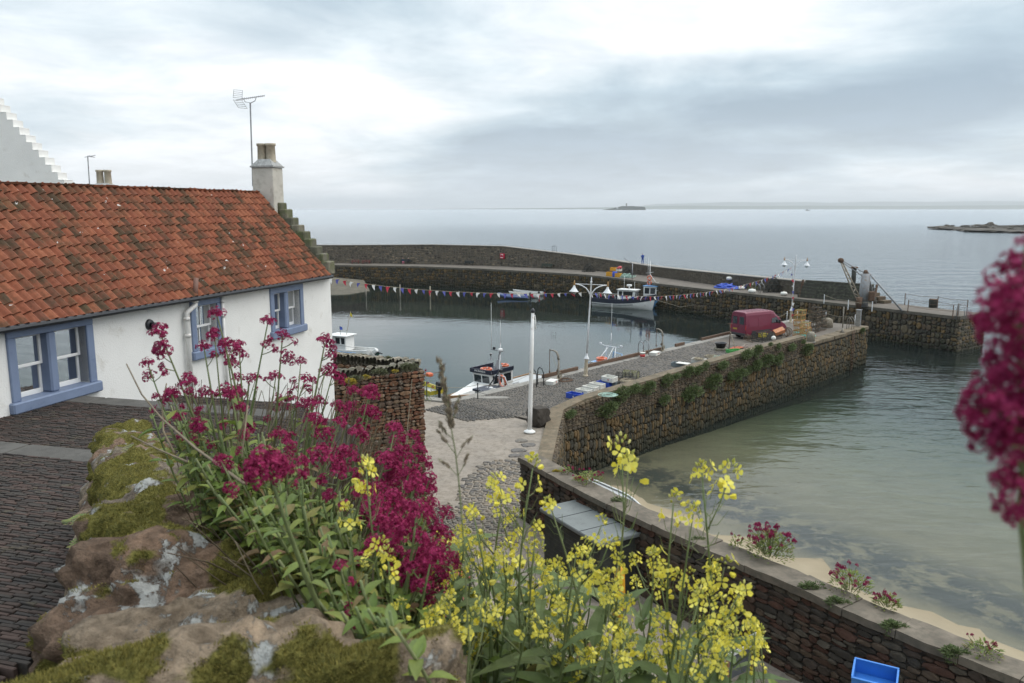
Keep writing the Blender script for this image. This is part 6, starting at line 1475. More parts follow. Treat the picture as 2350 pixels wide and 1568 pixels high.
for k in range(2): p = mm_ @ Vector((3.1, -.1, 2.42 + k * .17)); lifebuoy(p, (0, 0, 0), 'orange lifebuoy lying on the pale blue roof, %s of the two' % ['lower', 'upper'][k], .42)
# --- white cabin cruiser by the cottage corner
c = G(852, 826, 0); t, S = boat('cabin_cruiser', 'white cabin cruiser with outboard motor beside the cottage corner', (c.x, c.y, 0), math.pi - .35, 6.4, 2.4, 1.0, .5, M_hullw, M_hullw, M_hullw, .35, .75)
mm_ = Matrix.Translation((c.x, c.y, 0)) @ RZ(math.pi - .35)
wheelhouse(t, 2.6, 4.4, .9, .75, .9, 2.5, M_hullw, M_hullw, .25, -.05, ((.08, .3), (.42, .7)), 1, .1)
T(t, 'aerial', [(3.0, 0, 2.6), (2.4, 0, 5.2)], .025, M_rope); mb = MB(); mb.add([(2.43, 0, 5.1), (2.5, 0, 4.7), (2.1, .1, 4.5), (2.2, .05, 4.85)], [(0, 1, 2, 3)]); obj('yellow_flag', mb, M_yel, t); T(t, 'staff', [(3.6, .2, 2.6), (3.7, .2, 3.5)], .02, M_black); mb = MB(); mb.add([(3.7, .2, 3.5), (3.7, .2, 3.15), (3.3, .25, 3.1), (3.35, .22, 3.4)], [(0, 1, 2, 3)]); obj('blue_flag', mb, M_bb, t)
mb = MB(); mb.bbox((0, 0, 0), (.5, .42, .6), .1, Matrix.Translation((-.5, 0, 1.0)) @ RY(-.9)); om = obj('outboard_motor', mb, M_hullw, t); mb = MB(); mb.cyl((-.7, 0, .9), (-1.35, 0, .75), .09, .06); obj('motor_leg', mb, M_black, om); mb = MB(); mb.lathe([(.2, 0), (.24, .35)], 12, Matrix.Translation((-.75, -.25, .6)) @ RY(1.2)); obj('bucket', mb, paint('dark_green', (.03, .09, .07), .5), om)
for sg in (1, -1): T(t, 'side_rail', [(1.0, sg * 1.05, 1.0), (1.2, sg * 1.05, 1.4), (5.0, sg * .85, 1.7), (6.2, sg * .3, 1.9)], .022, M_steel)
T(t, 'blue_trim', [(1.2, 1.16, .85), (3.5, 1.2, .9), (5.2, .9, 1.05)], .05, M_sky)
# --- motorboat with black outboard beside the garden wall
c = G(1000, 908, 0.7); t, S = boat('motor_boat', 'small open motorboat with black outboard behind the garden wall', (c.x, c.y + 1.0, 0), math.pi - .9, 5.5, 2.0, .8, .4, M_hullw, M_yel, M_deckg, .35, .75)
mb = MB(); mb.bbox((0, 0, 0), (.55, .42, .75), .12, Matrix.Translation((-.3, 0, 1.35))); om = obj('outboard_motor', mb, M_black, t); B(t, 'motor_leg', (-.35, 0, .5), (.25, .16, 1.2), M_black, .04)
T(t, 'arch', [(.6, -.9, .8), (.6, -.85, 2.3), (.6, .85, 2.3), (.6, .9, .8)], .035, M_rust); B(t, 'orange_float', (.7, .3, 2.2), (.6, .5, .3), M_orange, .1)
# --- dinghies under the breakwater
def inflatable(loc, rz, label, L=4.6, mat=None):
    t = thing('inflatable_dinghy', label, 'dinghy', loc, rz); w = .8; mb = MB()
    pts = [(0, -w, .3), (L * .6, -w, .32), (L * .82, -w * .75, .45), (L * .95, -w * .3, .62), (L, 0, .68), (L * .95, w * .3, .62), (L * .82, w * .75, .45), (L * .6, w, .32), (0, w, .3)]
    mb.tube(pts, [.12, .27, .27, .26, .25, .26, .27, .27, .12], 10); obj('tube', mb, mat, t, True); B(t, 'floor', (L * .4, 0, .12), (L * .75, 1.3, .08), M_deckd); B(t, 'transom', (.25, 0, .4), (.08, 1.2, .45), M_deckd); B(t, 'bench', (L * .4, 0, .42), (.25, 1.3, .05), M_wood)
    mb = MB(); mb.bbox((0, 0, 0), (.4, .35, .5), .1, Matrix.Translation((-.1, 0, .95)) @ RY(.2)); om = obj('outboard_motor', mb, M_black, t); B(t, 'motor_leg', (-.12, 0, .35), (.2, .14, .8), M_black, .03); return t
q = G(1215, 687, 0); inflatable((q.x, q.y, .02), math.pi - .42, 'blue inflatable dinghy with black outboard under the breakwater', 6.2, paint('blue_rubber', (.07, .1, .2), .6, .1, 3))
def row_boat(loc, rz, label, L, inner, motor=True):
    t, S = boat('open_dinghy', label, loc, rz, L, 1.8, .55, .35, M_hullw, M_hullw, inner, .3, .8, .2)
    for k in (.25, .55): B(t, 'thwart', (L * k, 0, .42), (.25, 1.4, .05), M_wood)
    if motor: mb = MB(); mb.bbox((0, 0, 0), (.4, .35, .5), .1, Matrix.Translation((-.2, 0, .95)) @ RY(.4)); obj('outboard_motor', mb, M_black, t); B(t, 'motor_leg', (-.25, 0, .4), (.2, .14, .7), M_redp, .03)
    return t
q = G(1234, 684, 0); row_boat((q.x, q.y, 0), math.pi - .5, 'white open dinghy lying between the blue inflatable and the outer dinghy', 5.6, M_wood)
q = G(1246, 679, 0); row_boat((q.x, q.y, 0), math.pi - .45, 'white open dinghy lying closest to the breakwater', 5.8, M_deckd)
ga, gb = G(1362, 1102, 1.3), G(1488, 1160, 1.3); gd = (gb - ga).normalized(); gm = ga - Vector((-gd.y, gd.x, 0)) * .95
t, S = boat('beached_dinghy', 'pale grey dinghy lying on the sand behind the beach wall', (gm.x, gm.y, .6), math.atan2(gd.y, gd.x), (gb - ga).length, 1.9, .7, .3, M_deckg, M_white, M_deckg, .06, .8, .3)
# --- far boat
q = G(1848, 484, 0); t, S = boat('distant_boat', 'tiny dark boat far out on the sea', (q.x, q.y, 0), 0, 30, 8, 4, 3, M_navy, M_navy, M_deckd); B(t, 'cabin', (10, 0, 7), (9, 5, 6), M_navy, .3)
# mooring rope and harbour stakes
for px, y0, y1, mt, lb in ((840, 651, 681, M_davit, 'grey mooring stake nearest the muddy slope'), (918, 653, 683, M_davit, 'grey mooring stake between two other stakes'), (987, 657, 684, M_rope, 'pale wooden mooring stake standing in the harbour')):
    q = G(px, y1, 0); h = D(px, y0, q.y).z; t = thing('mooring_stake', lb, 'stake', (q.x, q.y, -2)); T(t, 'stake', [(0, 0, 0), (0, 0, h + 2)], .11, mt, 8); mb = MB(); mb.torus((0, 0, 2.15), .14, .04, 10, 5); obj('weed_collar', mb, M_net, t)
mp = [G(1500, 687, 1.8), D(1560, 705, 124), D(1620, 697, 121), D(1663, 668, 117)]; t = thing('mooring_rope', 'slack mooring rope from fishing boat to the breakwater', 'rope', mp[0]); mb = MB(); mb.tube([tuple(p) for p in mp], .03, 4); obj('strand', mb, M_rope, t, world=True)
# mud bank at the far left of the harbour
mb = MB(); q = [G(740, 678, .02), G(800, 677, .02), G(850, 668, .02), G(835, 655, .1), G(740, 655, .1)]
mb.prism([(p.x, p.y) for p in q][::1], -2, [-.1, -.1, -.1, 1.2, 2.0]); struct('mud_slope', mb, paint('weedy_mud', (.1, .085, .06), .8, .3, .6, dirt=(.05, .05, .03), dirt_amt=.5, bumps=.6, bscale=4, kind='World'), 'weedy slope of mud and stones below the quay')

# ============================================================ vehicles
def loft(rings, close=True):
    mb = MB(); n = len(rings[0])
    for r in rings: mb.v += r
    for i in range(len(rings) - 1):
        for j in range(n - 1): k = i * n + j; mb.f.append((k, k + 1, k + n + 1, k + n))
    mb.f.append(tuple(range(n))[::-1]); mb.f.append(tuple((len(rings) - 1) * n + j for j in range(n))); return mb
def wheel(t, c, r=.33, w=.2):
    mb = MB(); M = Matrix.Translation(Vector(c)) @ RX(1.5708); mb.lathe([(r * .62, -w / 2), (r * .92, -w / 2), (r, -w / 3), (r, w / 3), (r * .92, w / 2), (r * .62, w / 2)], 20, M, False); wh_ = obj('wheel', mb, paint('tyre', (.02, .02, .02), .9) if 'tyre' not in MATS else MATS['tyre'], t, True)
    mb = MB(); mb.lathe([(.02, -w * .42), (r * .64, -w * .42), (r * .64, w * .42), (.02, w * .42)], 16, M, False); obj('rim', mb, M_steel, wh_, True)
def quad(t, name, P, mat, th=.012):
    a, b_, c = (Vector(P[i]) for i in range(3)); n = (b_ - a).cross(c - a).normalized() * th; mb = MB(); k = len(P)
    mb.add([tuple(Vector(p) + n) for p in P] + [tuple(Vector(p) - n) for p in P], [tuple(range(k)), tuple(range(2 * k - 1, k - 1, -1))] + [(i, k + i, k + (i + 1) % k, (i + 1) % k) for i in range(k)]); return obj(name, mb, mat, t)
M_mar = paint('maroon_paint', (.155, .017, .042), .32, .06, 1.5, dirt=(.13, .03, .05), dirt_amt=.2); M_plate = paint('number_plate_yellow', (.6, .42, .03), .5); M_lr = paint('lamp_red', (.4, .02, .02), .3); M_trim = paint('black_trim', (.03, .03, .032), .6)
VR = Vector((21.75, 73.2, 4.0)); vh = R(30); t = thing('van', 'maroon high-roofed panel van parked on the pier among creels', 'van', VR, vh)   # local: x forward, y left, origin rear right corner
W = 1.93; LV = 5.6
def vring(x, zb, zr, ins, wid=1.0):
    h = W / 2 * wid; zs = [(h * .97, zb), (h, zb + .18), (h, 1.15), (h * .985, 1.5), (h - ins * .45, zr - .32), (h - ins, zr - .10), (h - ins - .14, zr - .015), (h * .3, zr)]
    if zr < 1.9: zs = [(h * .97, zb), (h, zb + .15), (h, lerp(zb, zr, .45)), (h * .995, lerp(zb, zr, .62)), (h * .985, lerp(zb, zr, .8)), (h * .95, zr - .06), (h * .85, zr - .01), (h * .3, zr + .02)]
    return [(x, W / 2 - y, z) for y, z in zs] + [(x, W / 2 + y, z) for y, z in zs[::-1]]
rings = [vring(0, .5, 2.5, .18, .99), vring(.04, .42, 2.56, .15), vring(.4, .36, 2.6, .14), vring(3.3, .36, 2.6, .14), vring(3.75, .36, 2.5, .16), vring(4.15, .36, 2.2, .2), vring(4.5, .36, 1.85, .2), vring(4.75, .36, 1.45, .2), vring(5.25, .38, 1.22, .1, .97), vring(5.52, .42, .95, .1, .93), vring(5.6, .5, .8, .1, .9)]
obj('body', loft(rings), M_mar, t, False)
for y0, y1 in ((.22, .86), (1.07, 1.71)):
    dr = quad(t, 'rear_door', [(-.012, y0 - .1, .62), (-.012, y0 - .1, 2.2), (-.012, y1 + .08, 2.2), (-.012, y1 + .08, .62)], M_mar, .012)
    quad(dr, 'rear_window', [(-.03, y0 + .03, 1.42), (-.02, y0 + .05, 2.12), (-.02, y1 - .05, 2.12), (-.03, y1 - .03, 1.42)], M_glass, .012)
B(t, 'rear_bumper', (-.04, W / 2, .48), (.14, W * .96, .22), M_trim, .04); pl = B(t, 'number_plate', (-.035, 1.35, .95), (.02, .52, .13), M_plate, .005); letters(t, 'DN51 XHO', .115, M_black, Matrix.Translation((-.048, 1.35, .95)) @ RZ(-math.pi / 2))
B(t, 'door_handle', (-.03, .93, 1.2), (.03, .2, .05), M_trim, .01)
for y in (.05, W - .05): B(t, 'tail_lamp', (-.005, y, 1.15), (.05, .09, .45), M_lr, .02)
for x0, x1 in ((.35, 1.45), (1.6, 2.75)): quad(t, 'side_panel', [(x0, -.005, 1.22), (x1, -.005, 1.22), (x1, .045, 1.95), (x0, .045, 1.95)], M_mar, .014)
quad(t, 'cab_window', [(3.35, -.003, 1.38), (4.42, -.003, 1.38), (4.3, .09, 1.72), (3.95, .1, 2.03), (3.4, .08, 2.05)], M_glass, .012); quad(t, 'cab_window', [(3.35, W + .003, 1.38), (4.42, W + .003, 1.38), (4.3, W - .09, 1.72), (3.95, W - .1, 2.03), (3.4, W - .08, 2.05)], M_glass, .012)
quad(t, 'windscreen', [(4.72, .25, 1.5), (4.72, W - .25, 1.5), (4.02, W - .3, 2.33), (4.02, .3, 2.33)], M_glass, .02); B(t, 'wing_mirror', (4.25, -.17, 1.5), (.12, .2, .34), M_trim, .04); B(t, 'front_bumper', (5.55, W / 2, .5), (.2, W * .9, .3), M_trim, .06)
for x in (3.28, 4.5): B(t, 'door_seam', (x, .0, 1.0), (.015, .012, 1.1), M_trim, .002)
for k in range(6): B(t, 'roof_rib', (.6 + k * .48, W / 2, 2.605), (.05, 1.4, .02), M_mar, .006)
B(t, 'side_rub_strip', (2.1, -.008, .78), (2.7, .03, .09), M_trim, .008)
for x in (1.05, 4.6):
    for y in (.12, W - .12): wheel(t, (x, y, .33), .34)
    for y in (-.004, W + .004): mb = MB(); mb.lathe([(.40, -.006), (.40, .006)], 20, Matrix.Translation((x, y, .36)) @ RX(1.5708)); obj('wheel_arch', mb, M_trim, t)
# --- red hatchback in the lane
M_redc = paint('red_car_paint', (.30, .022, .018), .3, .05, 1.5); q = G(1003, 1330, 5.3)
CAR = Vector((q.x + .86, q.y - 2.0, 3.97)); t = thing('parked_car', 'red hatchback with roof rails parked in the lane below the flowers', 'car', CAR, math.pi / 2 + .04)
W = 1.7
def cring(x, zb, zr, ins, belt=None, wid=1.0):
    h = W / 2 * wid; b2 = belt or zr * .62; zs = [(h * .95, zb), (h, zb + .15), (h, b2 - .12), (h * .97, b2), (h - ins * .6, lerp(b2, zr, .6)), (h - ins, zr - .05), (h - ins - .12, zr), (h * .2, zr + .015)]
    return [(x, W / 2 - y, z) for y, z in zs] + [(x, W / 2 + y, z) for y, z in zs[::-1]]
rings = [cring(0, .45, .9, .06, .7, .93), cring(.08, .32, 1.0, .06, .8), cring(.3, .28, 1.12, .18, .9), cring(.72, .26, 1.42, .24, .92), cring(1.2, .26, 1.46, .25, .92), cring(2.3, .26, 1.44, .26, .92), cring(2.65, .26, 1.32, .27, .9), cring(3.2, .26, .98, .2, .86), cring(3.8, .28, .86, .12, .7), cring(4.0, .36, .72, .1, .6, .92)]
obj('body', loft(rings), M_redc, t)
quad(t, 'rear_window', [(.36, .3, 1.1), (.36, W - .3, 1.1), (.70, W - .33, 1.38), (.70, .33, 1.38)], M_glass, .03)
quad(t, 'windscreen', [(3.1, W - .26, 1.06), (3.1, .26, 1.06), (2.68, .34, 1.33), (2.68, W - .34, 1.33)], M_glass, .03)
for y0, y1 in ((.045, .2), (W - .045, W - .2)):
    for a, b_ in ((.75, 1.55), (1.65, 2.6)): quad(t, 'side_window', [(a, y0, .98), (b_, y0, .98), (b_ - (.25 if b_ > 2 else 0), y1, 1.34), (a + (.15 if a < 1 else 0), y1, 1.34)], M_glass, .025)
for y in (.27, W - .27): T(t, 'roof_rail', [(.75, y, 1.44), (.8, y, 1.5), (2.3, y, 1.49), (2.45, y, 1.42)], .025, M_trim)
for y in (.1, W - .1): B(t, 'tail_lamp', (.07, y, .85), (.12, .16, .3), M_lr, .03)
B(t, 'rear_bumper', (.02, W / 2, .5), (.12, W * .95, .22), M_redc, .05); B(t, 'number_plate', (-.02, W / 2, .72), (.02, .5, .11), M_plate, .004); B(t, 'door_mirror', (2.75, -.1, 1.0), (.12, .2, .14), M_redc, .04); B(t, 'door_mirror', (2.75, W + .1, 1.0), (.12, .2, .14), M_redc, .04)
for x in (.75, 3.2):
    for y in (.1, W - .1): wheel(t, (x, y, .3), .31, .19)
# --- things in the yard below the beach wall
q = G(1412, 1440, 4.0); t = thing('kayak', 'yellow plastic kayak standing on end by the shed', 'kayak', (q.x, q.y, 3.96), .4); mb = MB(); pts = [(0, 0, 0), (.04, 0, .3), (.08, 0, 1.0), (.1, 0, 1.7), (.1, 0, 2.0)]; mb.tube(pts, [.03, .16, .2, .15, .03], 10); obj('hull', mb, M_by, t, True); mb = MB(); mb.torus((-.17, 0, .95), .2, .03, 14, 6, RY(1.5708) @ Matrix.Diagonal((1.6, 1, 1, 1))); obj('cockpit_rim', mb, M_black, t, True)
q = G(1702, 1470, 5.0); t = thing('boat_trestle', 'white-railed trestle leaning in the yard below the beach wall', 'trestle', (q.x, q.y, 3.96), .62)
for k, z in enumerate((1.02, .82)): B(t, 'rail', (0, -.04 * k, z), (1.25, .05, .11), M_white, .01)
for x in (-.5, .5): B(t, 'leg', (x, .02, .5), (.07, .07, 1.0), M_wood, .01)
B(t, 'panel', (0, .05, .4), (1.0, .03, .7), M_deckd, .01)
q = D(2008, 1548, 16.2); fishbox((q.x, q.y, q.z - .3), -.5, paint('bright_blue_tub', (.05, .22, .62), .45, .08, 3), 'bright blue plastic tub before the beach wall', .9, .62, .42, None, (.25, 0)); t = thing('storage_bin', 'dark bin carrying the bright blue tub', 'bin', (q.x, q.y, 3.96), -.5); B(t, 'body', (0, 0, (q.z - 4.4) / 2), (.95, .7, q.z - 4.42), M_black, .04); B(t, 'rim', (0, 0, q.z - 4.46), (1.0, .75, .06), M_black, .02)

# ============================================================ crane and gear at the breakwater head
c = G(1979, 704); t = thing('derrick_crane', 'old grey derrick crane with leaning jib on the breakwater head', 'crane', c)
def DP(px, py, dy=0): return D(px, py, c.y + dy)
M_crane = paint('crane_grey', (.24, .25, .26), .6, .15, 2, dirt=(.2, .12, .07), dirt_amt=.35); M_cranej = paint('crane_cream', (.34, .31, .25), .7, .15, 2, dirt=(.18, .1, .06), dirt_amt=.45)
def TW(name, pts, r, mat, n=8, par=None): mb = MB(); mb.tube([tuple(p) for p in pts], r, n); return obj(name, mb, mat, par or t, True, world=True)
TW('mast', [c, DP(1986, 628)], [.62, .52], M_crane, 14); TW('mast_cap', [DP(1986, 629), DP(1986, 620)], [.35, .2], M_rust)
ja, jb = DP(1970, 690, -.8), DP(1929, 598, -1.5); off = Vector((.35, .25, 0))
for s in (-1, 1): TW('jib_chord', [ja + off * s * 1.2, jb + off * s * .4], .09, M_cranej, 6)
for k in range(10): k0, k1 = k / 10, (k + 1) / 10; TW('jib_lacing', [ja.lerp(jb, k0) + off * (1.2 - .8 * k0) * (1 if k % 2 else -1), ja.lerp(jb, k1) + off * (1.2 - .8 * k1) * (-1 if k % 2 else 1)], .05, M_cranej, 5)
for s in (-1, 1): TW('jib_stay', [jb + off * .5 * s, DP(1982, 633 if s < 0 else 629) + off * s], .055, M_crane, 5)
TW('back_leg', [DP(1992, 626), G(2070, 714)], .12, M_crane, 8); TW('back_leg', [DP(1990, 628), G(2009, 697)], .12, M_crane, 8); TW('jib_sheave', [jb - Vector((0, .2, 0)), jb + Vector((0, .25, 0))], .3, M_rust, 10); TW('jib_foot', [ja + Vector((0, 0, -.9)), ja + Vector((0, 0, .4))], [.35, .45], M_rust, 8)
B(t, 'winch_gear', (.6, -.9, 1.4), (.7, .5, 1.2), M_rust, .1)
bq = Path([(p.x, p.y) for p in Path([(p.x, p.y) for p in back]).offset(-.8)]); bi = min(range(600), key=lambda i: abs(proj(tuple(bq.at(bq.L * i / 600)[0][:2]) + (6,))[0] - 1956)); bp2, _, bj, bk3 = bq.at(bq.L * bi / 600); ipq = (bp2.x, bp2.y, lerp(ptop[bj], ptop[bj + 1], bk3) - .05)
t = thing('iron_post', 'dark iron post with flat cap beside the crane jib', 'post', ipq); T(t, 'shaft', [(0, 0, 0), (0, 0, 2.4)], .3, M_net, 12); mb = MB(); mb.lathe([(.5, 2.3), (.5, 2.45), (.3, 2.5)], 14); obj('cap', mb, M_rust, t, True)
q = G(2140, 706); t = thing('mooring_stump', 'thick dark timber mooring stump on the breakwater head', 'stump', (q.x, q.y, 4)); mb = MB(); mb.lathe([(.48, 0), (.5, .9), (.5, 1.0)], 12); obj('stump', mb, M_net, t, True); mb = MB(); mb.lathe([(.52, .98), (.52, 1.05), (.4, 1.06)], 12); obj('iron_band', mb, M_rust, t, True)
# harbour-mouth booms: dark timbers stacked along the parapet
M_boom = paint('tarred_timber', (.05, .048, .038), .85, .35, 1.2, dirt=(.13, .14, .09), dirt_amt=.4, kind='World')
a_, b_ = G(1824, 683), G(2004, 698); d_ = (b_ - a_); L_ = d_.length; u_ = d_.normalized()
for k in range(6):
    p = a_ + Vector((-u_.y, u_.x, 0)) * (.9 + .1 * k); tb = thing('timber_boom', 'long tarred harbour boom in the stack along the parapet, %s' % ['lowest', 'second up', 'third up', 'fourth up', 'fifth up', 'topmost'][k], 'timber', (p.x, p.y, 4), math.atan2(u_.y, u_.x), 'harbour booms stacked along the parapet')
    B(tb, 'beam', (L_ / 2, 0, .2 + .40 * k), (L_ - .3 * k, .5, .38), M_boom, .03)
    for e in (.03, .97): B(tb, 'iron_strap', (L_ * e, 0, .2 + .40 * k), (.12, .53, .395), M_rust, .01)
# rails round the head
rl = [G(1888, 690), G(1900, 696)]; hp_ = [G(2082, 718), G(2185, 731), G(2196, 727), G(2218, 717), G(2150, 708), G(2075, 700)]
t = thing('head_railing', 'rusty post and wire railing round the breakwater head', 'railing', hp_[0])
for p in hp_: mb = MB(); mb.tube([tuple(p), tuple(p + Vector((0, 0, 1.5)))], .05, 6); obj('post', mb, M_rust, t, world=True)
for i in (0, 2, 3, 4):
    for z in (.8, 1.4): mb = MB(); a, b2 = hp_[i] + Vector((0, 0, z)), hp_[i + 1] + Vector((0, 0, z)); mid_ = (a + b2) / 2 - Vector((0, 0, .12)); mb.tube([tuple(a), tuple(mid_), tuple(b2)], .02, 4); obj('wire', mb, M_rust, t, world=True)
q = G(2205, 728); hoops((q.x, q.y, 4), 'pair of pale ladder hoops at the breakwater tip', M_steel, 1.5, .8, .9)
rl2 = [G(1890, 697), G(1945, 711), G(2000, 715)]; t = thing('wire_railing', 'low wire railing in front of the crane', 'railing', rl2[0])
for p in rl2: mb = MB(); mb.tube([tuple(p), tuple(p + Vector((0, 0, 1.2)))], .05, 6); obj('post', mb, M_lampw, t, world=True)
for i in (0, 1): mb = MB(); mb.tube([tuple(rl2[i] + Vector((0, 0, 1.1))), tuple((rl2[i] + rl2[i + 1]) / 2 + Vector((0, 0, .9))), tuple(rl2[i + 1] + Vector((0, 0, 1.1)))], .02, 4); obj('wire', mb, M_rope, t, world=True)

# ============================================================ breakwater deck: tables, benches, boxes
def on_deck(px, off):
    pb2 = Path([(p.x, p.y) for p in Path([(p.x, p.y) for p in back]).offset(off)]); lo = min(range(600), key=lambda i: abs(proj(tuple(pb2.at(pb2.L * i / 600)[0][:2]) + (4.0,))[0] - px)); return pb2.at(pb2.L * lo / 600)[0]
def picnic(loc, rz, label):
    t = thing('picnic_table', label, 'picnic table', loc, rz, 'red picnic tables on the breakwater')
    for k in range(5): B(t, 'top_plank', (0, -.3 + k * .15, .78), (1.9, .135, .04), M_picn, .008)
    for s in (-1, 1):
        for k in (0, 1): B(t, 'seat_plank', (0, s * (.68 + .15 * k), .45), (1.9, .135, .04), M_picn, .008)
        for x in (-.7, .7): T(t, 'leg', [(x, s * .72, 0), (x, s * .2, .76)], .05, M_picn, 4)
    for x in (-.7, .7): B(t, 'crossbar', (x, 0, .41), (.06, 1.7, .09), M_picn, .01)
M_picn = paint('red_picnic_paint', (.16, .03, .03), .6, .15, 4); M_bench = paint('dark_bench', (.03, .035, .035), .6, .2, 4)
q = on_deck(814, 1.9); picnic((q.x, q.y, 4), .15, 'red picnic table further from the seated couple'); q = on_deck(841, 2.0); picnic((q.x, q.y, 4), .05, 'red picnic table nearer the seated couple')
q = on_deck(843, -1.4); t = thing('notice_board', 'dark notice board standing behind the picnic tables', 'notice board', (q.x, q.y + 2, 4)); B(t, 'board', (0, 0, 1.25), (1.0, .08, .7), M_black, .02); B(t, 'top_rail', (0, 0, 1.63), (1.1, .12, .06), M_white, .01)
for x in (-.45, .45): B(t, 'leg', (x, 0, .5), (.08, .08, 1.0), M_rust, .01)
def bench(loc, rz, label, mat, back=True, L=2.0):
    t = thing('bench', label, 'bench', loc, rz)
    for k in range(3): B(t, 'seat_slat', (0, -.2 + k * .17, .45), (L, .14, .05), mat, .008)
    if back:
        for k in range(3): B(t, 'back_slat', (0, .3 + k * .03, .62 + k * .15), (L, .04, .12), mat, .008)
    for x in (-L * .42, L * .42): B(t, 'leg', (x, -.15, .22), (.08, .1, .44), mat, .01); B(t, 'leg', (x, .25, .45 if back else .22), (.08, .1, .9 if back else .44), mat, .01)
q = on_deck(930, .8); BP = Vector((q.x, q.y, 4)); bench((q.x, q.y, 4), .12, 'dark bench on which two people sit', M_bench, True, 2.3)
q = on_deck(1076, .7); bench((q.x, q.y, 4), -.35, 'dark empty bench under the breakwater parapet', M_bench, True, 2.2)
q = on_deck(1190, .9); bench((q.x, q.y, 4), -.45, 'long plain backless bench below the lifebuoy cabinet', paint('weathered_bench', (.16, .145, .11), .8, .2, 3), False, 4.0)
q = on_deck(1252, .9); bench((q.x, q.y, 4), -.5, 'dark green bench beyond the long backless one', paint('green_bench', (.05, .065, .05), .7, .2, 3), True, 2.4)
q = on_plane(1154, 588, (back[3] + back[4]) / 2, Vector((back[4].y - back[3].y, -(back[4].x - back[3].x), 0)).normalized()); bdir = (back[4] - back[3]).normalized()
t = thing('lifebuoy_cabinet', 'red lifebuoy cabinet fixed to the parapet', 'cabinet', q, math.atan2(bdir.y, bdir.x)); B(t, 'cabinet', (0, -.25, 0), (1.1, .4, 1.1), paint('cabinet_red', (.42, .02, .05), .45, .06, 3), .12)
for a0 in (.6, math.pi + .6): mb = MB(); mb.tube(arc((0, -.47, 0), .36, a0, a0 + 1.9, 8), .06, 5); obj('ring_mark', mb, M_white, t)
hpz = ptop[5]; q = D(1271, 577, back[5].y + 1); t = thing('wall_handrail', 'thin dark handrail on top of the parapet', 'handrail', (q.x, q.y, q.z - .1))
for x in (-.35, 0, .45): T(t, 'post', [(x, 0, 0), (x, 0, 1.1)], .035, M_black)
T(t, 'top_rail', [(-.35, 0, 1.1), (0, 0, 1.15), (.45, 0, 1.1)], .03, M_black)
bx = [((1400, 634), M_by, 'yellow fish box, end one of the gear by the breakwater creels', 1.3, .9, .75, 0), ((1418, 636), M_by, 'yellow and white fish box beside the creel tubes', 1.2, .8, .7, 0), ((1408, 631), M_by, 'yellow fish box standing behind the blue drum', 1.2, .8, .6, .75), ((1418, 631.5), M_bw, 'white tub stacked above the yellow box', 1.2, .8, .5, .72)]
for (px, py), mt, lb, l, w, h, z in bx: q = G(px, py); fishbox((q.x, q.y, 4.0 + z), -.75, mt, lb, l, w, h, 'boxes on the breakwater')
q = G(1410, 635.5); t = thing('drum', 'blue plastic drum between the yellow boxes', 'drum', (q.x, q.y, 4)); mb = MB(); mb.lathe([(.42, 0), (.45, .1), (.45, .85), (.4, .92), (.05, .94)], 16); obj('barrel', mb, M_bb, t, True); mb = MB(); mb.torus((0, 0, .5), .455, .03, 18, 6); obj('hoop', mb, M_bb, t, True)
q = G(1420, 633); t = thing('buoy', 'red buoy lying on the white tub', 'buoy', (q.x + .2, q.y + 1, 5.25)); mb = MB(); mb.tube([(-.5, 0, 0), (-.3, 0, .05), (0, 0, .15), (.3, 0, .2), (.45, 0, .22)], [.06, .2, .3, .26, .05], 10); obj('float', mb, paint('buoy_red', (.5, .07, .08), .5), t, True); mb = MB(); mb.torus((-.5, 0, 0), .08, .025, 10, 5); obj('eyelet', mb, M_rope, t)
q = G(1450, 643); t = thing('steel_davit', 'thin bent steel davit on the breakwater edge', 'davit', (q.x, q.y, 4), -.7); T(t, 'post', [(0, 0, 0), (0, 0, 2.9)], .07, M_steel); T(t, 'arm', [(0, 0, 2.85), (-1.2, .3, 3.3), (-2.0, .5, 3.7)], .06, M_steel)
rope_heap(G(1438, 637), 1.2, 1.3, M_ropeg, 'pale green net heap beside the steel davit', 20, 21, 'net_heap', 'net', .04)
rope_heap(G(1665, 661), 1.6, 1.0, M_bb, 'heap of bright blue nets on the breakwater', 26, 22, 'net_heap', 'net', .1); rope_heap(G(1688, 663), 1.1, .6, M_bb, 'smaller heap of blue nets with white floats', 16, 23, 'net_heap', 'net', .09)
for px, py, lb, s in ((1672, 654, 'white float on top of the blue net heap', .55), (1700, 661, 'white tub float at the end of the blue nets', .5), (1724, 669, 'white float beside the olive creels', .6), (1797, 674, 'white float box by the large creel pile', .5)):
    q = G(px, py + 4); t = thing('net_float', lb, 'float', (q.x, q.y - .2, 4.0 + (1.0 if py < 656 else 0))); mb = MB(); mb.lathe([(.05, 0), (.8 * s, .15 * s), (s, .55 * s), (.8 * s, .95 * s), (.05, 1.1 * s)], 12); obj('ball', mb, M_bw, t, True); mb = MB(); mb.torus((0, 0, 1.1 * s), .1, .03, 10, 5, RX(1.57)); obj('eyelet', mb, M_rope, t)

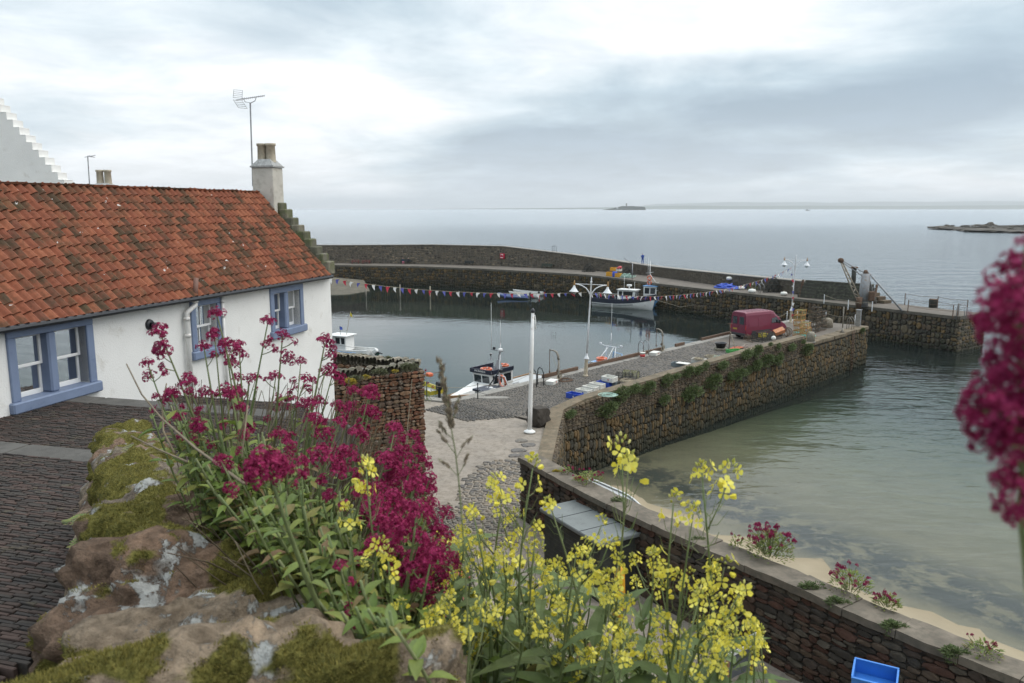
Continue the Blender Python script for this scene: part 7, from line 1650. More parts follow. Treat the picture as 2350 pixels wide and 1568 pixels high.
# ============================================================ people (one continuous skinned body each)
def person(label, loc, rz, joints, edges, rads, zones, cat='person'):
    me = bpy.data.meshes.new('person'); me.from_pydata(joints, edges, []); o = bpy.data.objects.new('person', me); COL.objects.link(o)
    o.location = loc; o.rotation_euler = (0, 0, rz)
    sk = o.modifiers.new('skin', 'SKIN'); sv = me.skin_vertices
    lay = sv[0] if len(sv) else None
    if lay is None:
        import bmesh
        bm = bmesh.new(); bm.from_mesh(me); bm.verts.layers.skin.verify(); bm.to_mesh(me); bm.free(); lay = me.skin_vertices[0]
    for i, r in enumerate(rads): lay.data[i].radius = (r, r) if isinstance(r, float) else r; lay.data[i].use_root = (i == 0)
    ss = o.modifiers.new('subsurf', 'SUBSURF'); ss.levels = 1; ss.render_levels = 1
    m, nt, b = base_mat('clothes_' + label.split()[0]); v = coords(nt, 'Object'); sp_ = N(nt, 'ShaderNodeSeparateXYZ'); nt.links.new(v, sp_.inputs[0])
    rp = ramp(nt, zones, 'CONSTANT'); nt.links.new(math_n(nt, 'DIVIDE', sp_.outputs[2], 2.0), rp.inputs[0]); nt.links.new(rp.outputs[0], b.inputs['Base Color']); b.inputs['Roughness'].default_value = .85
    me.materials.append(m); return props(o, label, cat)
SK = (.42, .25, .18)
J = [(0, 0, .95), (0, 0, 1.15), (0, .0, 1.38), (0, .02, 1.52), (0, .03, 1.62), (0, .03, 1.72), (.1, 0, .9), (.13, .02, .5), (.15, 0, .1), (.17, .14, .04), (-.1, 0, .9), (-.12, 0, .5), (-.12, -.02, .1), (-.13, .12, .04), (.19, 0, 1.4), (.27, .05, 1.15), (.12, .22, 1.12), (.03, .27, 1.14), (-.19, 0, 1.4), (-.27, .05, 1.15), (-.12, .24, 1.1), (-.03, .28, 1.12)]
E_ = [(0, 1), (1, 2), (2, 3), (3, 4), (4, 5), (0, 6), (6, 7), (7, 8), (8, 9), (0, 10), (10, 11), (11, 12), (12, 13), (2, 14), (14, 15), (15, 16), (16, 17), (2, 18), (18, 19), (19, 20), (20, 21)]
Rr = [.15, .15, .16, .065, .095, .08, .1, .075, .055, .045, .1, .075, .055, .045, .075, .055, .045, .04, .075, .055, .045, .04]
q = D(1475, 609.5, (back[7].y + back[6].y) / 2 + 1.0)
zz_ = None
# stand on the coping directly under the figure
pbk = Path([(p.x, p.y) for p in Path([(p.x, p.y) for p in back]).offset(-.7)]); best = min(range(400), key=lambda i: abs(proj(tuple(pbk.at(pbk.L * i / 400)[0][:2]) + (6.2,))[0] - 1475)); pb_, _, ii, kk = pbk.at(pbk.L * best / 400)
zst = lerp(ptop[ii], ptop[ii + 1], kk)
per = person('blue boiler-suited person standing on top of the breakwater parapet, holding something', (pb_.x, pb_.y, zst), .15, J, E_, Rr, [(0, (.02, .02, .02)), (.035, (.02, .06, .26)), (.77, SK), (.835, (.05, .04, .03))], 'person'); per.scale = (1.12,) * 3
Js = [(0, .1, .55), (0, .16, .8), (0, .18, 1.02), (0, .15, 1.16), (0, .12, 1.26), (0, .12, 1.36), (.11, 0, .53), (.16, -.36, .52), (.17, -.38, .12), (.17, -.5, .05), (-.11, 0, .53), (-.14, -.36, .52), (-.14, -.38, .12), (-.14, -.5, .05), (.2, .16, 1.0), (.25, .05, .78), (.14, -.18, .68), (.08, -.24, .66), (-.2, .16, 1.0), (-.25, .05, .78), (-.13, -.18, .68), (-.06, -.24, .66)]
Rs = [.15, .15, .15, .065, .095, .08] + Rr[6:]
person('pink-trousered person in dark top sitting on the breakwater bench', BP + Vector((-.55, -.1, 0)), .12, Js, E_, Rs, [(0, (.05, .03, .03)), (.04, (.5, .14, .2)), (.30, (.03, .04, .06)), (.565, SK)])
person('black-clad white-haired person sitting on the breakwater bench', BP + Vector((.6, -.1, 0)), .12, Js, E_, Rs, [(0, (.02, .02, .02)), (.3, (.015, .017, .02)), (.565, SK), (.645, (.6, .58, .55))])

# ============================================================ far sea: skerries, island, hills
M_sk = paint('skerry_rock', (.055, .05, .042), .9, .3, .05, dirt=(.12, .1, .07), dirt_amt=.4, kind='World')
r_ = random.Random(6)
sks = [(2160, 524, 26, 7), (2195, 525, 30, 5), (2215, 527, 60, 9), (2250, 529, 60, 10), (2290, 531, 70, 10), (2335, 533, 75, 12), (2380, 534, 80, 12), (2255, 519, 30, 5), (2330, 521, 60, 6), (2285, 525, 80, 8)]
lbs = ['outermost low skerry rock', 'low skerry rock second from the open sea', 'long low skerry rock of the reef', 'broad skerry rock in the reef', 'high-backed skerry rock in the reef', 'dark skerry rock toward the shore', 'shoreward skerry rock of the reef', 'thin far skerry rock behind the reef', 'far flat skerry rock behind the reef', 'weedy skerry rock in the reef gap']
for (px, py, w, dp), lb in zip(sks, lbs):
    q = G(px, py, 0); sk_ = thing('skerry', lb, 'rock', (q.x, q.y, 0)); mb = boulder((0, 0, 0), (1, .1, 0), (-.1, 1, 0), (w * .75, dp * 2, 3.4), px, .3, 3, .3); obj('rock', mb, M_sk, sk_)
    mb = boulder((w * .2, -dp * .3, 0), (1, .1, 0), (-.1, 1, 0), (w * .3, dp, 5.2), px + 3, .35, 3, .3); obj('rock_head', mb, M_sk, sk_)
mb = MB(); Yi = 9000.0; prof = [(1384, 0), (1392, 2), (1405, 4), (1418, 7), (1424, 9), (1432, 8.5), (1444, 9), (1456, 8), (1466, 7.5), (1473, 7), (1475.5, 5), (1476, 0)]
sx = lambda px: (px - PCX) / FPX * Yi * 1.0
for yy in (-150, 150):
    for px, h in prof: mb.v.append((sx(px) * .986 / 1.0, Yi + yy, max(-5, h / FPX * Yi * (1 if yy < 0 else .85))))
n = len(prof)
for i in range(n - 1): mb.f.append((i, i + 1, n + i + 1, n + i))
mb.f.append(tuple(range(n))[::-1]); mb.f.append(tuple(range(n, 2 * n)))
isl = thing('island', 'low cliffed island with a lighthouse on the horizon', 'island', (sx(1430), Yi, 0)); obj('land', mb, paint('island_turf', (.05, .06, .035), .9, .3, .004, dirt=(.07, .065, .055), dirt_amt=.4, kind='World'), isl, world=True)
mb = MB(); mb.box((sx(1437) * .986, Yi, 55), (14, 14, 36)); obj('lighthouse', mb, M_conc, isl, world=True); mb = MB(); mb.box((sx(1412) * .986, Yi - 155, 22), (22, 10, 12)); obj('cottage', mb, M_white, isl, world=True)
def hill(label, Yh, pts, dep):
    mb = MB(); n = len(pts)
    for k, yy in enumerate((0, dep)):
        for px, h in pts: mb.v.append(((px - PCX) / FPX * Yh * .986, Yh + yy, -20 if k == 0 else h / FPX * Yh * 1.05))
    for i in range(n - 1): mb.f.append((i, i + 1, n + i + 1, n + i))
    return struct('hills', mb, M_hill, label, True)
M_hill = paint('far_fields', (.07, .09, .05), .95, .3, .0008, kind='World')
hill('long low far shore on the horizon', 21000, [(900, 0), (1200, 2), (1400, 4), (1500, 6), (1600, 8), (1750, 7), (1900, 8), (2100, 7), (2250, 8), (2500, 9), (2650, 8)], 1500)
hill('higher distant hills beyond the far shore', 32000, [(1300, 0), (1480, 6), (1530, 11), (1650, 14), (1720, 16), (1800, 15), (1900, 16), (1960, 14), (2080, 17), (2200, 16), (2349, 18), (2620, 16)], 2500)
# ============================================================ vegetation
M_val = leaf_mat('valerian_petal', [(.23, .009, .055), (.31, .015, .09), (.40, .035, .14), (.27, .012, .07), (.16, .007, .035)], .7, .3)
M_leaf = leaf_mat('valerian_leaf', [(.10, .16, .03), (.15, .21, .04), (.20, .25, .05), (.12, .175, .045), (.24, .265, .055), (.2, .12, .06)], .5, .3)
M_stem = leaf_mat('green_stem', [(.14, .19, .07), (.2, .22, .1)], .6, .1); M_dry = leaf_mat('dry_stalk', [(.16, .12, .08), (.26, .21, .14), (.11, .08, .055), (.32, .27, .19)], .8, .1)
M_rape = leaf_mat('rape_petal', [(.80, .70, .08), (.86, .79, .18), (.74, .62, .05)], .6, .35); M_bud = leaf_mat('rape_bud', [(.55, .5, .08), (.4, .42, .08), (.72, .66, .25)], .6, .25)
M_rleaf = leaf_mat('rape_leaf', [(.10, .145, .045), (.13, .175, .055), (.085, .125, .042), (.16, .2, .07)], .55, .25); M_shrub = leaf_mat('wall_shrub_leaf', [(.075, .105, .035), (.11, .15, .05), (.055, .08, .028), (.15, .185, .075)], .7, .2)
def leaf_mesh(L, W, fold, droop, mat, seed, n=4):
    r = random.Random(seed); mb = MB()
    for i in range(n + 1):
        f = i / n; w = W / 2 * (math.sin(math.pi * min(1, f ** .75)) ** .8) * (1 if i < n else 0) + .0008; z = -droop * L * f * f + .12 * L * f; ed = fold * w + r.uniform(-.06, .06) * w
        mb.v += [(-w, L * f, z + ed), (0, L * f, z), (w, L * f, z + ed)]
    for i in range(n):
        k = i * 3; mb.f += [(k, k + 1, k + 4, k + 3), (k + 1, k + 2, k + 5, k + 4)]
    return mb.mesh('leaf', mat, True)
VL = [leaf_mesh(.085, .036, .5, .35, M_leaf, 1), leaf_mesh(.07, .03, .35, .1, M_leaf, 2), leaf_mesh(.095, .034, .6, .5, M_leaf, 3), leaf_mesh(.06, .03, .4, .6, M_leaf, 4)]
RL = [leaf_mesh(.15, .05, .4, .5, M_rleaf, 5), leaf_mesh(.12, .034, .3, .25, M_rleaf, 6), leaf_mesh(.18, .06, .3, .8, M_rleaf, 7), leaf_mesh(.1, .026, .5, .1, M_rleaf, 8)]
def floret(mb, p, d, s, r, petals=5):
    d = d.normalized(); a = d.orthogonal().normalized(); b_ = d.cross(a); ph = r.uniform(0, 6.28); i0 = len(mb.v); mb.v.append(tuple(p - d * s * 1.1))
    for k in range(petals):
        th = ph + 2 * math.pi * k / petals; e = a * math.cos(th) + b_ * math.sin(th); q = a * math.cos(th + .55) + b_ * math.sin(th + .55); q2 = a * math.cos(th - .55) + b_ * math.sin(th - .55)
        i = len(mb.v); mb.v += [tuple(p), tuple(p + q2 * s * .55 + d * s * .15), tuple(p + e * s + d * s * r.uniform(-.2, .3)), tuple(p + q * s * .55 + d * s * .15)]; mb.f.append((i, i + 1, i + 2, i + 3))
def val_head(seed, n=110, rad=.026, s=.0052):
    """dome of many five-petalled florets in a few lobes"""
    r = random.Random(seed); mb = MB(); lobes = [(Vector((0, 0, rad * .5)), rad * .62)] + [(Vector((math.cos(a) * rad * .62, math.sin(a) * rad * .62, r.uniform(-.1, .35) * rad)), rad * r.uniform(.38, .55)) for a in [2 * math.pi * k / 5 + r.uniform(-.4, .4) for k in range(5)]]
    for _ in range(n):
        c, q = r.choice(lobes); d = Vector((r.gauss(0, 1), r.gauss(0, 1), abs(r.gauss(0, 1)) + .1 if r.random() < .8 else r.gauss(0, .6))).normalized(); floret(mb, c + d * q * r.uniform(.8, 1.12), d, s * r.uniform(.75, 1.2), r)
    return mb.mesh('flower_head', M_val)
VH = [val_head(i) for i in range(5)]; VHS = [val_head(10 + i, 45, .015, .0048) for i in range(4)]
def bank_root(x, y):
    d = Vector((x - WA.x, y - WA.y, 0)); t = d.dot(WT); q = d.dot(WN); qm = float(np.interp(t, [-1.5, 0.0, .6, 1.4, 2.4, 9], [2.7, 2.5, 1.5, .95, .95, 1.3])); q = max(float(np.interp(t, [0, 1, 1.6], [.42, .36, .22])), min(qm - .03, q)); return bank(t, (q - .12) / (qm - .12))
def curve_pts(a, b_, bend, n=6):
    out = []
    for i in range(n + 1): f = i / n; out.append(a.lerp(b_, f) + bend * math.sin(math.pi * f))
    return out
def valerian(tip, lean, seed, label, group, size=1.0, nl=9, side=True, root=None, leaf=1.0):
    r = random.Random(seed); rt = root or bank_root(tip.x + lean[0], tip.y + lean[1])
    t = thing('red_valerian', label, 'flowering plant', rt, 0, group); pts = curve_pts(rt, tip, Vector((r.uniform(-.03, .03), r.uniform(-.03, .03), 0)) * (tip - rt).length)
    mb = MB(); mb.tube([tuple(p) for p in pts], [.0042 * size] * 5 + [.0028 * size, .002 * size], 5); obj('stem', mb, M_stem, t, True, world=True)
    ax = (pts[-1] - pts[-2]).normalized()
    inst('flower_head', r.choice(VH), t, Matrix.Translation(tip) @ ax.to_track_quat('Z', 'Y').to_matrix().to_4x4() @ RZ(r.uniform(0, 6.28)) @ Matrix.Scale(size * r.uniform(.85, 1.15), 4), True)
    if label.startswith('biggest'):
        for k in range(7): a = k * .9; inst('flower_head', VH[k % 5], t, Matrix.Translation(tip + Vector((math.cos(a) * .027, math.sin(a) * .027, -.012 - .012 * (k % 2)))) @ Vector((math.cos(a), math.sin(a), .9)).to_track_quat('Z', 'Y').to_matrix().to_4x4() @ Matrix.Scale(.95, 4), True)
    if side:
        L = (tip - rt).length
        for k in range(r.choice((1, 2, 3, 4))):
            f = 1 - min(.3, r.uniform(.03, .11) / L * (1 + k * .5)); i = f * 6; p = pts[min(5, int(i))].lerp(pts[min(6, int(i) + 1)], i - int(i)); a = r.uniform(0, 6.28); e = p + (ax * r.uniform(.4, .9) + Vector((math.cos(a), math.sin(a), 0)) * .8) * r.uniform(.025, .05) * size
            mb = MB(); mb.tube([tuple(p), tuple(p.lerp(e, .6) - Vector((0, 0, .003))), tuple(e)], .0015 * size, 4); obj('branchlet', mb, M_stem, t, world=True)
            inst('flower_head', r.choice(VHS if r.random() < .7 else VH), t, Matrix.Translation(e) @ (e - p).normalized().to_track_quat('Z', 'Y').to_matrix().to_4x4() @ Matrix.Scale(size * r.uniform(.8, 1.2), 4), True)
    for k in range(nl):
        f = r.uniform(.05, .75) if nl < 14 else r.uniform(.02, .7); i = f * 6; p = pts[min(5, int(i))].lerp(pts[min(6, int(i) + 1)], i - int(i)); a = r.uniform(0, 6.28); d = Vector((math.cos(a), math.sin(a), r.uniform(-.1, .9)))
        M = Matrix.Translation(p) @ d.to_track_quat('Y', 'Z').to_matrix().to_4x4() @ Matrix.Scale(leaf * size * r.uniform(.7, 1.3) * (1.15 - .5 * f), 4); inst('leaf', r.choice(VL), t, M, True)
    return t
GV = 'red valerian growing on the bank'
heads = [(367, 765, 2.6, 1.05), (340, 838, 2.7, .9), (498, 725, 2.4, 1.0), (492, 768, 2.45, .8), (468, 800, 2.5, 1.0), (518, 792, 2.5, .9), (548, 795, 2.8, 1.0), (614, 742, 2.9, 1.05), (648, 772, 3.0, 1.15), (745, 788, 3.0, 1.25), (690, 832, 3.3, .9), (632, 868, 3.2, 1.0), (572, 872, 3.0, 1.0), (700, 872, 3.4, 1.0), (762, 862, 3.5, 1.1), (432, 885, 2.5, 1.0), (470, 905, 2.5, 1.1), (520, 902, 2.7, 1.1),
         (850, 905, 3.2, 1.3), (846, 945, 3.1, 1.2), (820, 1000, 2.8, 1.3), (775, 935, 3.0, 1.1), (722, 965, 2.8, 1.1), (905, 985, 2.7, 1.1), (960, 1035, 2.4, 1.1), (885, 1062, 2.3, 1.2), (950, 1122, 2.1, 1.2), (985, 1102, 2.2, 1.0), (930, 1172, 2.0, 1.25), (800, 1045, 2.3, 1.2), (735, 1050, 2.1, 1.15), (690, 1062, 2.0, .9), (610, 1062, 1.5, 1.35), (900, 1150, 2.0, 1.1), (862, 1165, 1.95, 1.1), (905, 1212, 1.9, 1.3), (1022, 1180, 2.1, 1.0), (1012, 1232, 2.05, 1.1), (1000, 1272, 1.95, 1.2), (950, 1292, 1.9, 1.1), (1032, 1290, 2.0, 1.0), (962, 1335, 1.85, 1.2), (870, 1205, 1.85, 1.1), (832, 1130, 2.0, 1.1), (780, 1085, 2.1, 1.1), (505, 1055, 1.7, .6), (640, 1000, 2.2, .8), (780, 1300, 1.6, .6), (560, 1000, 2.3, .7), (412, 960, 2.6, .8), (395, 905, 2.7, .8), (450, 985, 2.5, .7), (358, 912, 2.7, .5), (810, 900, 3.4, 1.1), (880, 1130, 2.2, 1.1), (940, 1080, 2.2, 1.2), (985, 1160, 2.1, 1.0), (860, 1250, 1.8, 1.0), (1010, 1320, 2.0, 1.0)]
for k, (px, py, Y, sz) in enumerate(heads):
    tip = D(px, py, Y); ln = ((-.08, .05) if px < 480 else (-.22, .12)); rr = random.Random(k * 7)
    lb = {0: 'tallest crimson valerian spike against the white cottage wall beside the black vent', 32: 'biggest pink valerian head with dense domed florets above the lichened stone', 2: 'upright crimson valerian spike in front of the middle cottage window'}.get(k, 'crimson valerian flower spike on the bank beside the mossy wall')
    valerian(tip, (ln[0] + rr.uniform(-.1, .08), ln[1] + rr.uniform(-.1, .1)), k, lb, GV if k not in (0, 2, 32) else None, sz * 1.1, 3 if k == 32 else 9 if py < 950 else 7, leaf=.6 if k == 32 else 1.0)
poly = [(330, 900), (430, 850), (560, 850), (770, 850), (860, 900), (960, 1000), (1000, 1150), (1050, 1270), (1040, 1340), (930, 1310), (880, 1180), (800, 1060), (700, 960), (560, 930), (400, 940)]
r_ = random.Random(77); cnt = 0
while cnt < 26:
    px, py = r_.uniform(330, 1050), r_.uniform(820, 1340)
    if not inside(px, py, poly): continue
    Y = (2.3 + (1100 - py) / 1000 * 3) * r_.uniform(.85, 1.25); Y = max(1.7, min(4.4, Y)); tip = D(px, py, Y)
    valerian(tip, (r_.uniform(-.35, -.05), r_.uniform(-.1, .25)), 200 + cnt, 'crimson valerian flower spike on the bank beside the mossy wall', GV, r_.uniform(.8, 1.15), 7); cnt += 1
# leafy shoots without flowers close to the stones
cnt = 0; poly2 = [(330, 940), (440, 900), (580, 960), (720, 1040), (800, 1150), (880, 1260), (930, 1400), (900, 1480), (780, 1440), (640, 1290), (510, 1150), (420, 1040)]
while cnt < 140:
    px, py = r_.uniform(330, 930), r_.uniform(930, 1480)
    if not inside(px, py, poly2): continue
    Y = 1.35 + (1450 - py) / 500 * 1.3 + r_.uniform(-.1, .3); tip = D(px, py, Y); rt = bank_root(tip.x + r_.uniform(-.12, .05), tip.y + r_.uniform(0, .12)); t = thing('leafy_shoot', 'leafy green valerian shoot growing beside the mossy stones', 'plant', rt, 0, 'leafy shoots beside the mossy wall')
    if tip.z < rt.z + .08: tip.z = rt.z + .08
    pts = curve_pts(rt, tip, Vector((r_.uniform(-.03, .03), r_.uniform(-.03, .03), 0))); mb = MB(); mb.tube([tuple(p) for p in pts], .0035, 5); obj('stem', mb, M_stem, t, True, world=True)
    L = (tip - rt).length; pairs = max(3, int(L / .055)); a = r_.uniform(0, 3)
    for k in range(pairs):
        f = min(1, (k + 1.3) / pairs); i = f * 6; p = pts[min(5, int(i))].lerp(pts[min(6, int(i) + 1)], i - int(i)); a += 1.57 + r_.uniform(-.3, .3)
        for s in (0, math.pi):
            d = Vector((math.cos(a + s), math.sin(a + s), r_.uniform(-.1, .8))); inst('leaf', r_.choice(VL), t, Matrix.Translation(p) @ d.to_track_quat('Y', 'Z').to_matrix().to_4x4() @ Matrix.Scale(r_.uniform(.7, 1.15) * (1.25 - .55 * f), 4), True)
    cnt += 1
# ground cover of leaves over the whole bank, and last year's dry stalks
def merge(items, name, mat, kind='stuff', label=None):
    vs_, fs = [], []; b = 0
    for me, M in items:
        if me.name not in VARR: a = np.empty(len(me.vertices) * 3); me.vertices.foreach_get('co', a); VARR[me.name] = (np.c_[a.reshape(-1, 3), np.ones(len(me.vertices))], [list(p.vertices) for p in me.polygons])
        a, f = VARR[me.name]; vs_.append((a @ np.array(M).T)[:, :3]); fs += [[b + i for i in p] for p in f]; b += len(a)
    me = bpy.data.meshes.new(name); me.from_pydata(np.concatenate(vs_).tolist(), [], fs); me.materials.append(mat); me.update(); return me
items = []
for _ in range(7500):
    t = r_.uniform(-1.0, 8.5); f = r_.random(); f = max(f, .3) if t < 1 else f; p = bank(t, f); up_ = r_.random() ** 2 * .24; p = p + Vector((r_.uniform(-.05, .05), r_.uniform(-.05, .05), up_)); a = r_.uniform(0, 6.28); d = Vector((math.cos(a), math.sin(a), r_.uniform(-.2, .9)))
    if f > .9: p = p + WN * r_.uniform(-.1, .25) - Vector((0, 0, r_.uniform(0, .9)))
    big = 1.0 if t < 2.5 else 1.3; items.append((r_.choice(VL if (t > .5 or f < .4) else RL[:2] + VL), Matrix.Translation(p) @ d.to_track_quat('Y', 'Z').to_matrix().to_4x4() @ Matrix.Scale(r_.uniform(.6, 1.2) * big, 4)))
for _ in range(5200):
    u1, v1 = r_.random(), r_.random(); y = 11.3 + u1 * 18.6; x0_, x1_ = -3.3, float(np.interp(y, [11.3, 20, 30], [-4.6, -7.1, -6.0])); x = x0_ + (x1_ - x0_) * v1; zt = lerp(float(np.interp(y, [11, 20, 30], [8.5, 5.2, 4.6])), float(np.interp(y, [11, 20, 30], [11.4, 9.6, 5.4])), v1)
    if v1 < .3: x = x0_ + r_.uniform(-.05, .12); zt = r_.uniform(4.2, zt)
    a = r_.uniform(0, 6.28); d = Vector((math.cos(a), math.sin(a), r_.uniform(-.4, .9))); items.append((r_.choice(VL), Matrix.Translation((x, y, zt + r_.random() ** 2 * .4)) @ d.to_track_quat('Y', 'Z').to_matrix().to_4x4() @ Matrix.Scale(r_.uniform(2, 4), 4)))
g = bpy.data.objects.new('undergrowth', merge(items, 'undergrowth', M_leaf)); link(g); props(g, 'dense green undergrowth of leaves covering the bank', None, None, 'stuff')
mb = MB()
for _ in range(950):
    px, py = r_.uniform(380, 960), r_.uniform(860, 1300)
    if not inside(px, py, poly + [(900, 1330), (700, 1150), (560, 1040), (400, 990)][::-1]) and r_.random() < .8: continue
    Y = max(1.8, (2.4 + (1100 - py) / 1000 * 3) * r_.uniform(.95, 1.3)); tip = D(px, py, Y); rt = bank_root(tip.x - r_.uniform(.1, .4), tip.y + r_.uniform(-.1, .3)); pts = curve_pts(rt, tip, Vector((r_.uniform(-.05, .05), r_.uniform(-.05, .05), r_.uniform(-.02, .06))), 4); mb.tube([tuple(p) for p in pts], [.003, .0028, .0025, .002, .0014], 4, False)
o = obj('dry_stalks', mb, M_dry); props(o, 'thin bleached dead stalks slanting among the valerian', None, None, 'stuff')
for k, pts in enumerate(([(290, 835, 2.4), (325, 905, 2.4), (370, 960, 2.35), (450, 1030, 2.2), (560, 1110, 2.0)], [(300, 1000, 2.3), (360, 1030, 2.3), (430, 1060, 2.2)], [(382, 880, 2.5), (372, 930, 2.5), (375, 990, 2.45), (400, 1040, 2.4)], [(548, 1010, 2.2), (560, 965, 2.2), (568, 930, 2.2), (555, 1050, 2.1)][::-1])):
    t = thing('bare_twig', ['long bare brown twig arching over the mossy wall', 'short bare twig pointing over the brick path', 'upright bare twig beside the tallest valerian', 'hooked pale dead stem among the leaves'][k], 'twig', D(*pts[-1])); mb = MB(); mb.tube([tuple(D(*p)) for p in pts], [.002 + .0006 * i for i in range(len(pts))], 5); obj('stem', mb, M_dry, t, True, world=True)

# ------------------------------------------------------------ yellow rape
def rape_head(seed):
    r = random.Random(seed); mb = MB(); n = r.randint(5, 9)
    for k in range(n):
        a = k * 2.4 + r.uniform(-.3, .3); z = r.uniform(-.05, .012); d = Vector((math.cos(a), math.sin(a), r.uniform(.0, .7))).normalized(); c = Vector((0, 0, z)) + d * r.uniform(.014, .024); s = r.uniform(.0085, .0115)
        u = d.orthogonal().normalized(); w = d.cross(u); ph = r.uniform(0, 1.5)
        closed = r.random() < .3
        for q in range(4):
            th = ph + q * 1.5708; e = u * math.cos(th) + w * math.sin(th); g2 = u * math.cos(th + 1.57) + w * math.sin(th + 1.57); up2 = (1.3 if closed else .25)
            p1 = c + e * s * .25; p2 = c + e * s * (.35 if closed else .85) + d * s * up2 * .6; p3 = c + e * s * (.4 if closed else 1.25) + d * s * up2
            i = len(mb.v); mb.v += [tuple(p1 - g2 * s * .15), tuple(p1 + g2 * s * .15), tuple(p2 + g2 * s * .5), tuple(p2 - g2 * s * .5), tuple(p3 + g2 * s * .32), tuple(p3 - g2 * s * .32)]; mb.f += [(i, i + 1, i + 2, i + 3), (i + 3, i + 2, i + 4, i + 5)]
    return mb.mesh('flower', M_rape)
def rape_buds(seed):
    r = random.Random(seed); mb = MB()
    for k in range(9):
        a = k * 2.4; q = .003 + .0012 * k; c = Vector((math.cos(a) * q, math.sin(a) * q, .022 - .0022 * k)); d = Vector((math.cos(a) * .5, math.sin(a) * .5, 1)).normalized(); mb.tube([tuple(c), tuple(c + d * .003), tuple(c + d * .007), tuple(c + d * .0095)], [.0008, .0024, .0022, .0006], 5)
    return mb.mesh('buds', M_bud)
RH = [rape_head(i) for i in range(6)]; RB = [rape_buds(i) for i in range(2)]
def rape(tip, seed, label, nb=2, size=1.0, nl=4, root=None, pods=5):
    r = random.Random(seed); rt = root or bank_root(tip.x + r.uniform(-.12, .12), tip.y + r.uniform(-.05, .2)); t = thing('yellow_rape', label, 'flowering plant', rt, 0, 'yellow rape plants at the wall foot')
    if tip.z < rt.z + .12: tip = Vector((tip.x, tip.y, rt.z + .12))
    pts = curve_pts(rt, tip, Vector((r.uniform(-.05, .05), r.uniform(-.04, .04), 0)) * (tip - rt).length * 1.2); mb = MB(); mb.tube([tuple(p) for p in pts], [.0045, .004, .0036, .0032, .0028, .0024, .0016], 5); obj('stem', mb, M_stem, t, True, world=True)
    ends = [(tip, (pts[-1] - pts[-2]).normalized(), None)]
    for k in range(nb):
        f = r.uniform(.45, .85); i = f * 6; p = pts[min(5, int(i))].lerp(pts[min(6, int(i) + 1)], i - int(i)); a = r.uniform(0, 6.28); e = p + Vector((math.cos(a) * .06, math.sin(a) * .06, .1)) * r.uniform(.7, 1.5); mb = MB(); mb.tube([tuple(p), tuple(p.lerp(e, .5) + Vector((math.cos(a), math.sin(a), 0)) * .015), tuple(e)], [.0022, .0018, .0013], 4); obj('branch', mb, M_stem, t, True, world=True); ends.append((e, (e - p).normalized(), p))
    for e, d, _ in ends:
        M = Matrix.Translation(e) @ d.to_track_quat('Z', 'Y').to_matrix().to_4x4() @ RZ(r.uniform(0, 6.28)) @ Matrix.Scale(size * r.uniform(.85, 1.15), 4); fh = inst('flower_head', r.choice(RH), t, M, True); inst('buds', r.choice(RB), fh, Matrix())
        mb = MB()
        for k in range(pods):
            z = -.06 - k * .013; a = k * 2.4; b0 = Vector((0, 0, z)); mb.tube([tuple(b0), tuple(b0 + Vector((math.cos(a) * .014, math.sin(a) * .014, .006))), tuple(b0 + Vector((math.cos(a) * .024, math.sin(a) * .024, .035)))], [.0007, .0009, .0005], 3, False)
        mb.v = [tuple(M @ Vector(p)) for p in mb.v]; obj('seed_pods', mb, M_stem, t, world=True)
    for k in range(nl):
        f = r.uniform(.03, .6); i = f * 6; p = pts[min(5, int(i))].lerp(pts[min(6, int(i) + 1)], i - int(i)); a = r.uniform(0, 6.28); d = Vector((math.cos(a), math.sin(a), r.uniform(.1, 1.1))); inst('leaf', r.choice(RL), t, Matrix.Translation(p) @ d.to_track_quat('Y', 'Z').to_matrix().to_4x4() @ Matrix.Scale(r.uniform(.6, 1.15) * (1.2 - .8 * f), 4), True)
RT = [(1222, 1075, 1.9, 'tall yellow rape spike rising before the beach wall end'), (1442, 1068, 1.8, 'tall yellow rape spike with bud tip above the pier water'), (1610, 1085, 1.75, 'tallest loose yellow rape spike above the sand shallows')]
for k, (px, py, Y, lb) in enumerate(RT): rape(D(px, py, Y), 300 + k, lb, 3, 1.25, 4, None, 9)
rts = [(1262, 1160, 1.85), (1545, 1155, 1.75), (1590, 1180, 1.7), (1085, 1175, 1.9), (1130, 1128, 2.0), (1150, 1160, 1.95), (1180, 1190, 2.0), (1340, 1290, 1.7), (1420, 1290, 1.8), (1640, 1300, 1.8), (1690, 1412, 1.75), (1230, 1215, 1.9), (1380, 1205, 1.8), (1500, 1280, 1.8), (1730, 1440, 1.7), (1070, 1230, 1.95), (1110, 1250, 2.0), (1210, 1260, 2.0), (1280, 1300, 2.0), (1560, 1330, 1.75), (1600, 1370, 1.75), (840, 1090, 1.8), (890, 1280, 1.6), (920, 1390, 1.6), (800, 1180, 1.7), (1660, 1460, 1.65), (1720, 1500, 1.65), (1650, 1530, 1.6)]
LBR = 'yellow-flowered rape stem in the mass below the lichened stones'
for k, (px, py, Y) in enumerate(rts): rape(D(px, py, Y), 330 + k, LBR, r_.choice((0, 1, 1, 2)), r_.uniform(.85, 1.1), 4)
poly3 = [(1045, 1200), (1240, 1240), (1440, 1310), (1640, 1290), (1750, 1440), (1745, 1560), (1500, 1560), (1200, 1540), (960, 1520), (900, 1400), (1000, 1320)]; cnt = 0
while cnt < 46:
    px, py = r_.uniform(900, 1750), r_.uniform(1200, 1500)
    if not inside(px, py, poly3): continue
    Y = r_.uniform(1.55, 2.45) - (py - 1350) / 1000; tip = D(px, py, Y); rape(tip, 400 + cnt, LBR, r_.choice((0, 1, 1, 2)), r_.uniform(.75, 1.0), 3, None, 4); cnt += 1
items = []
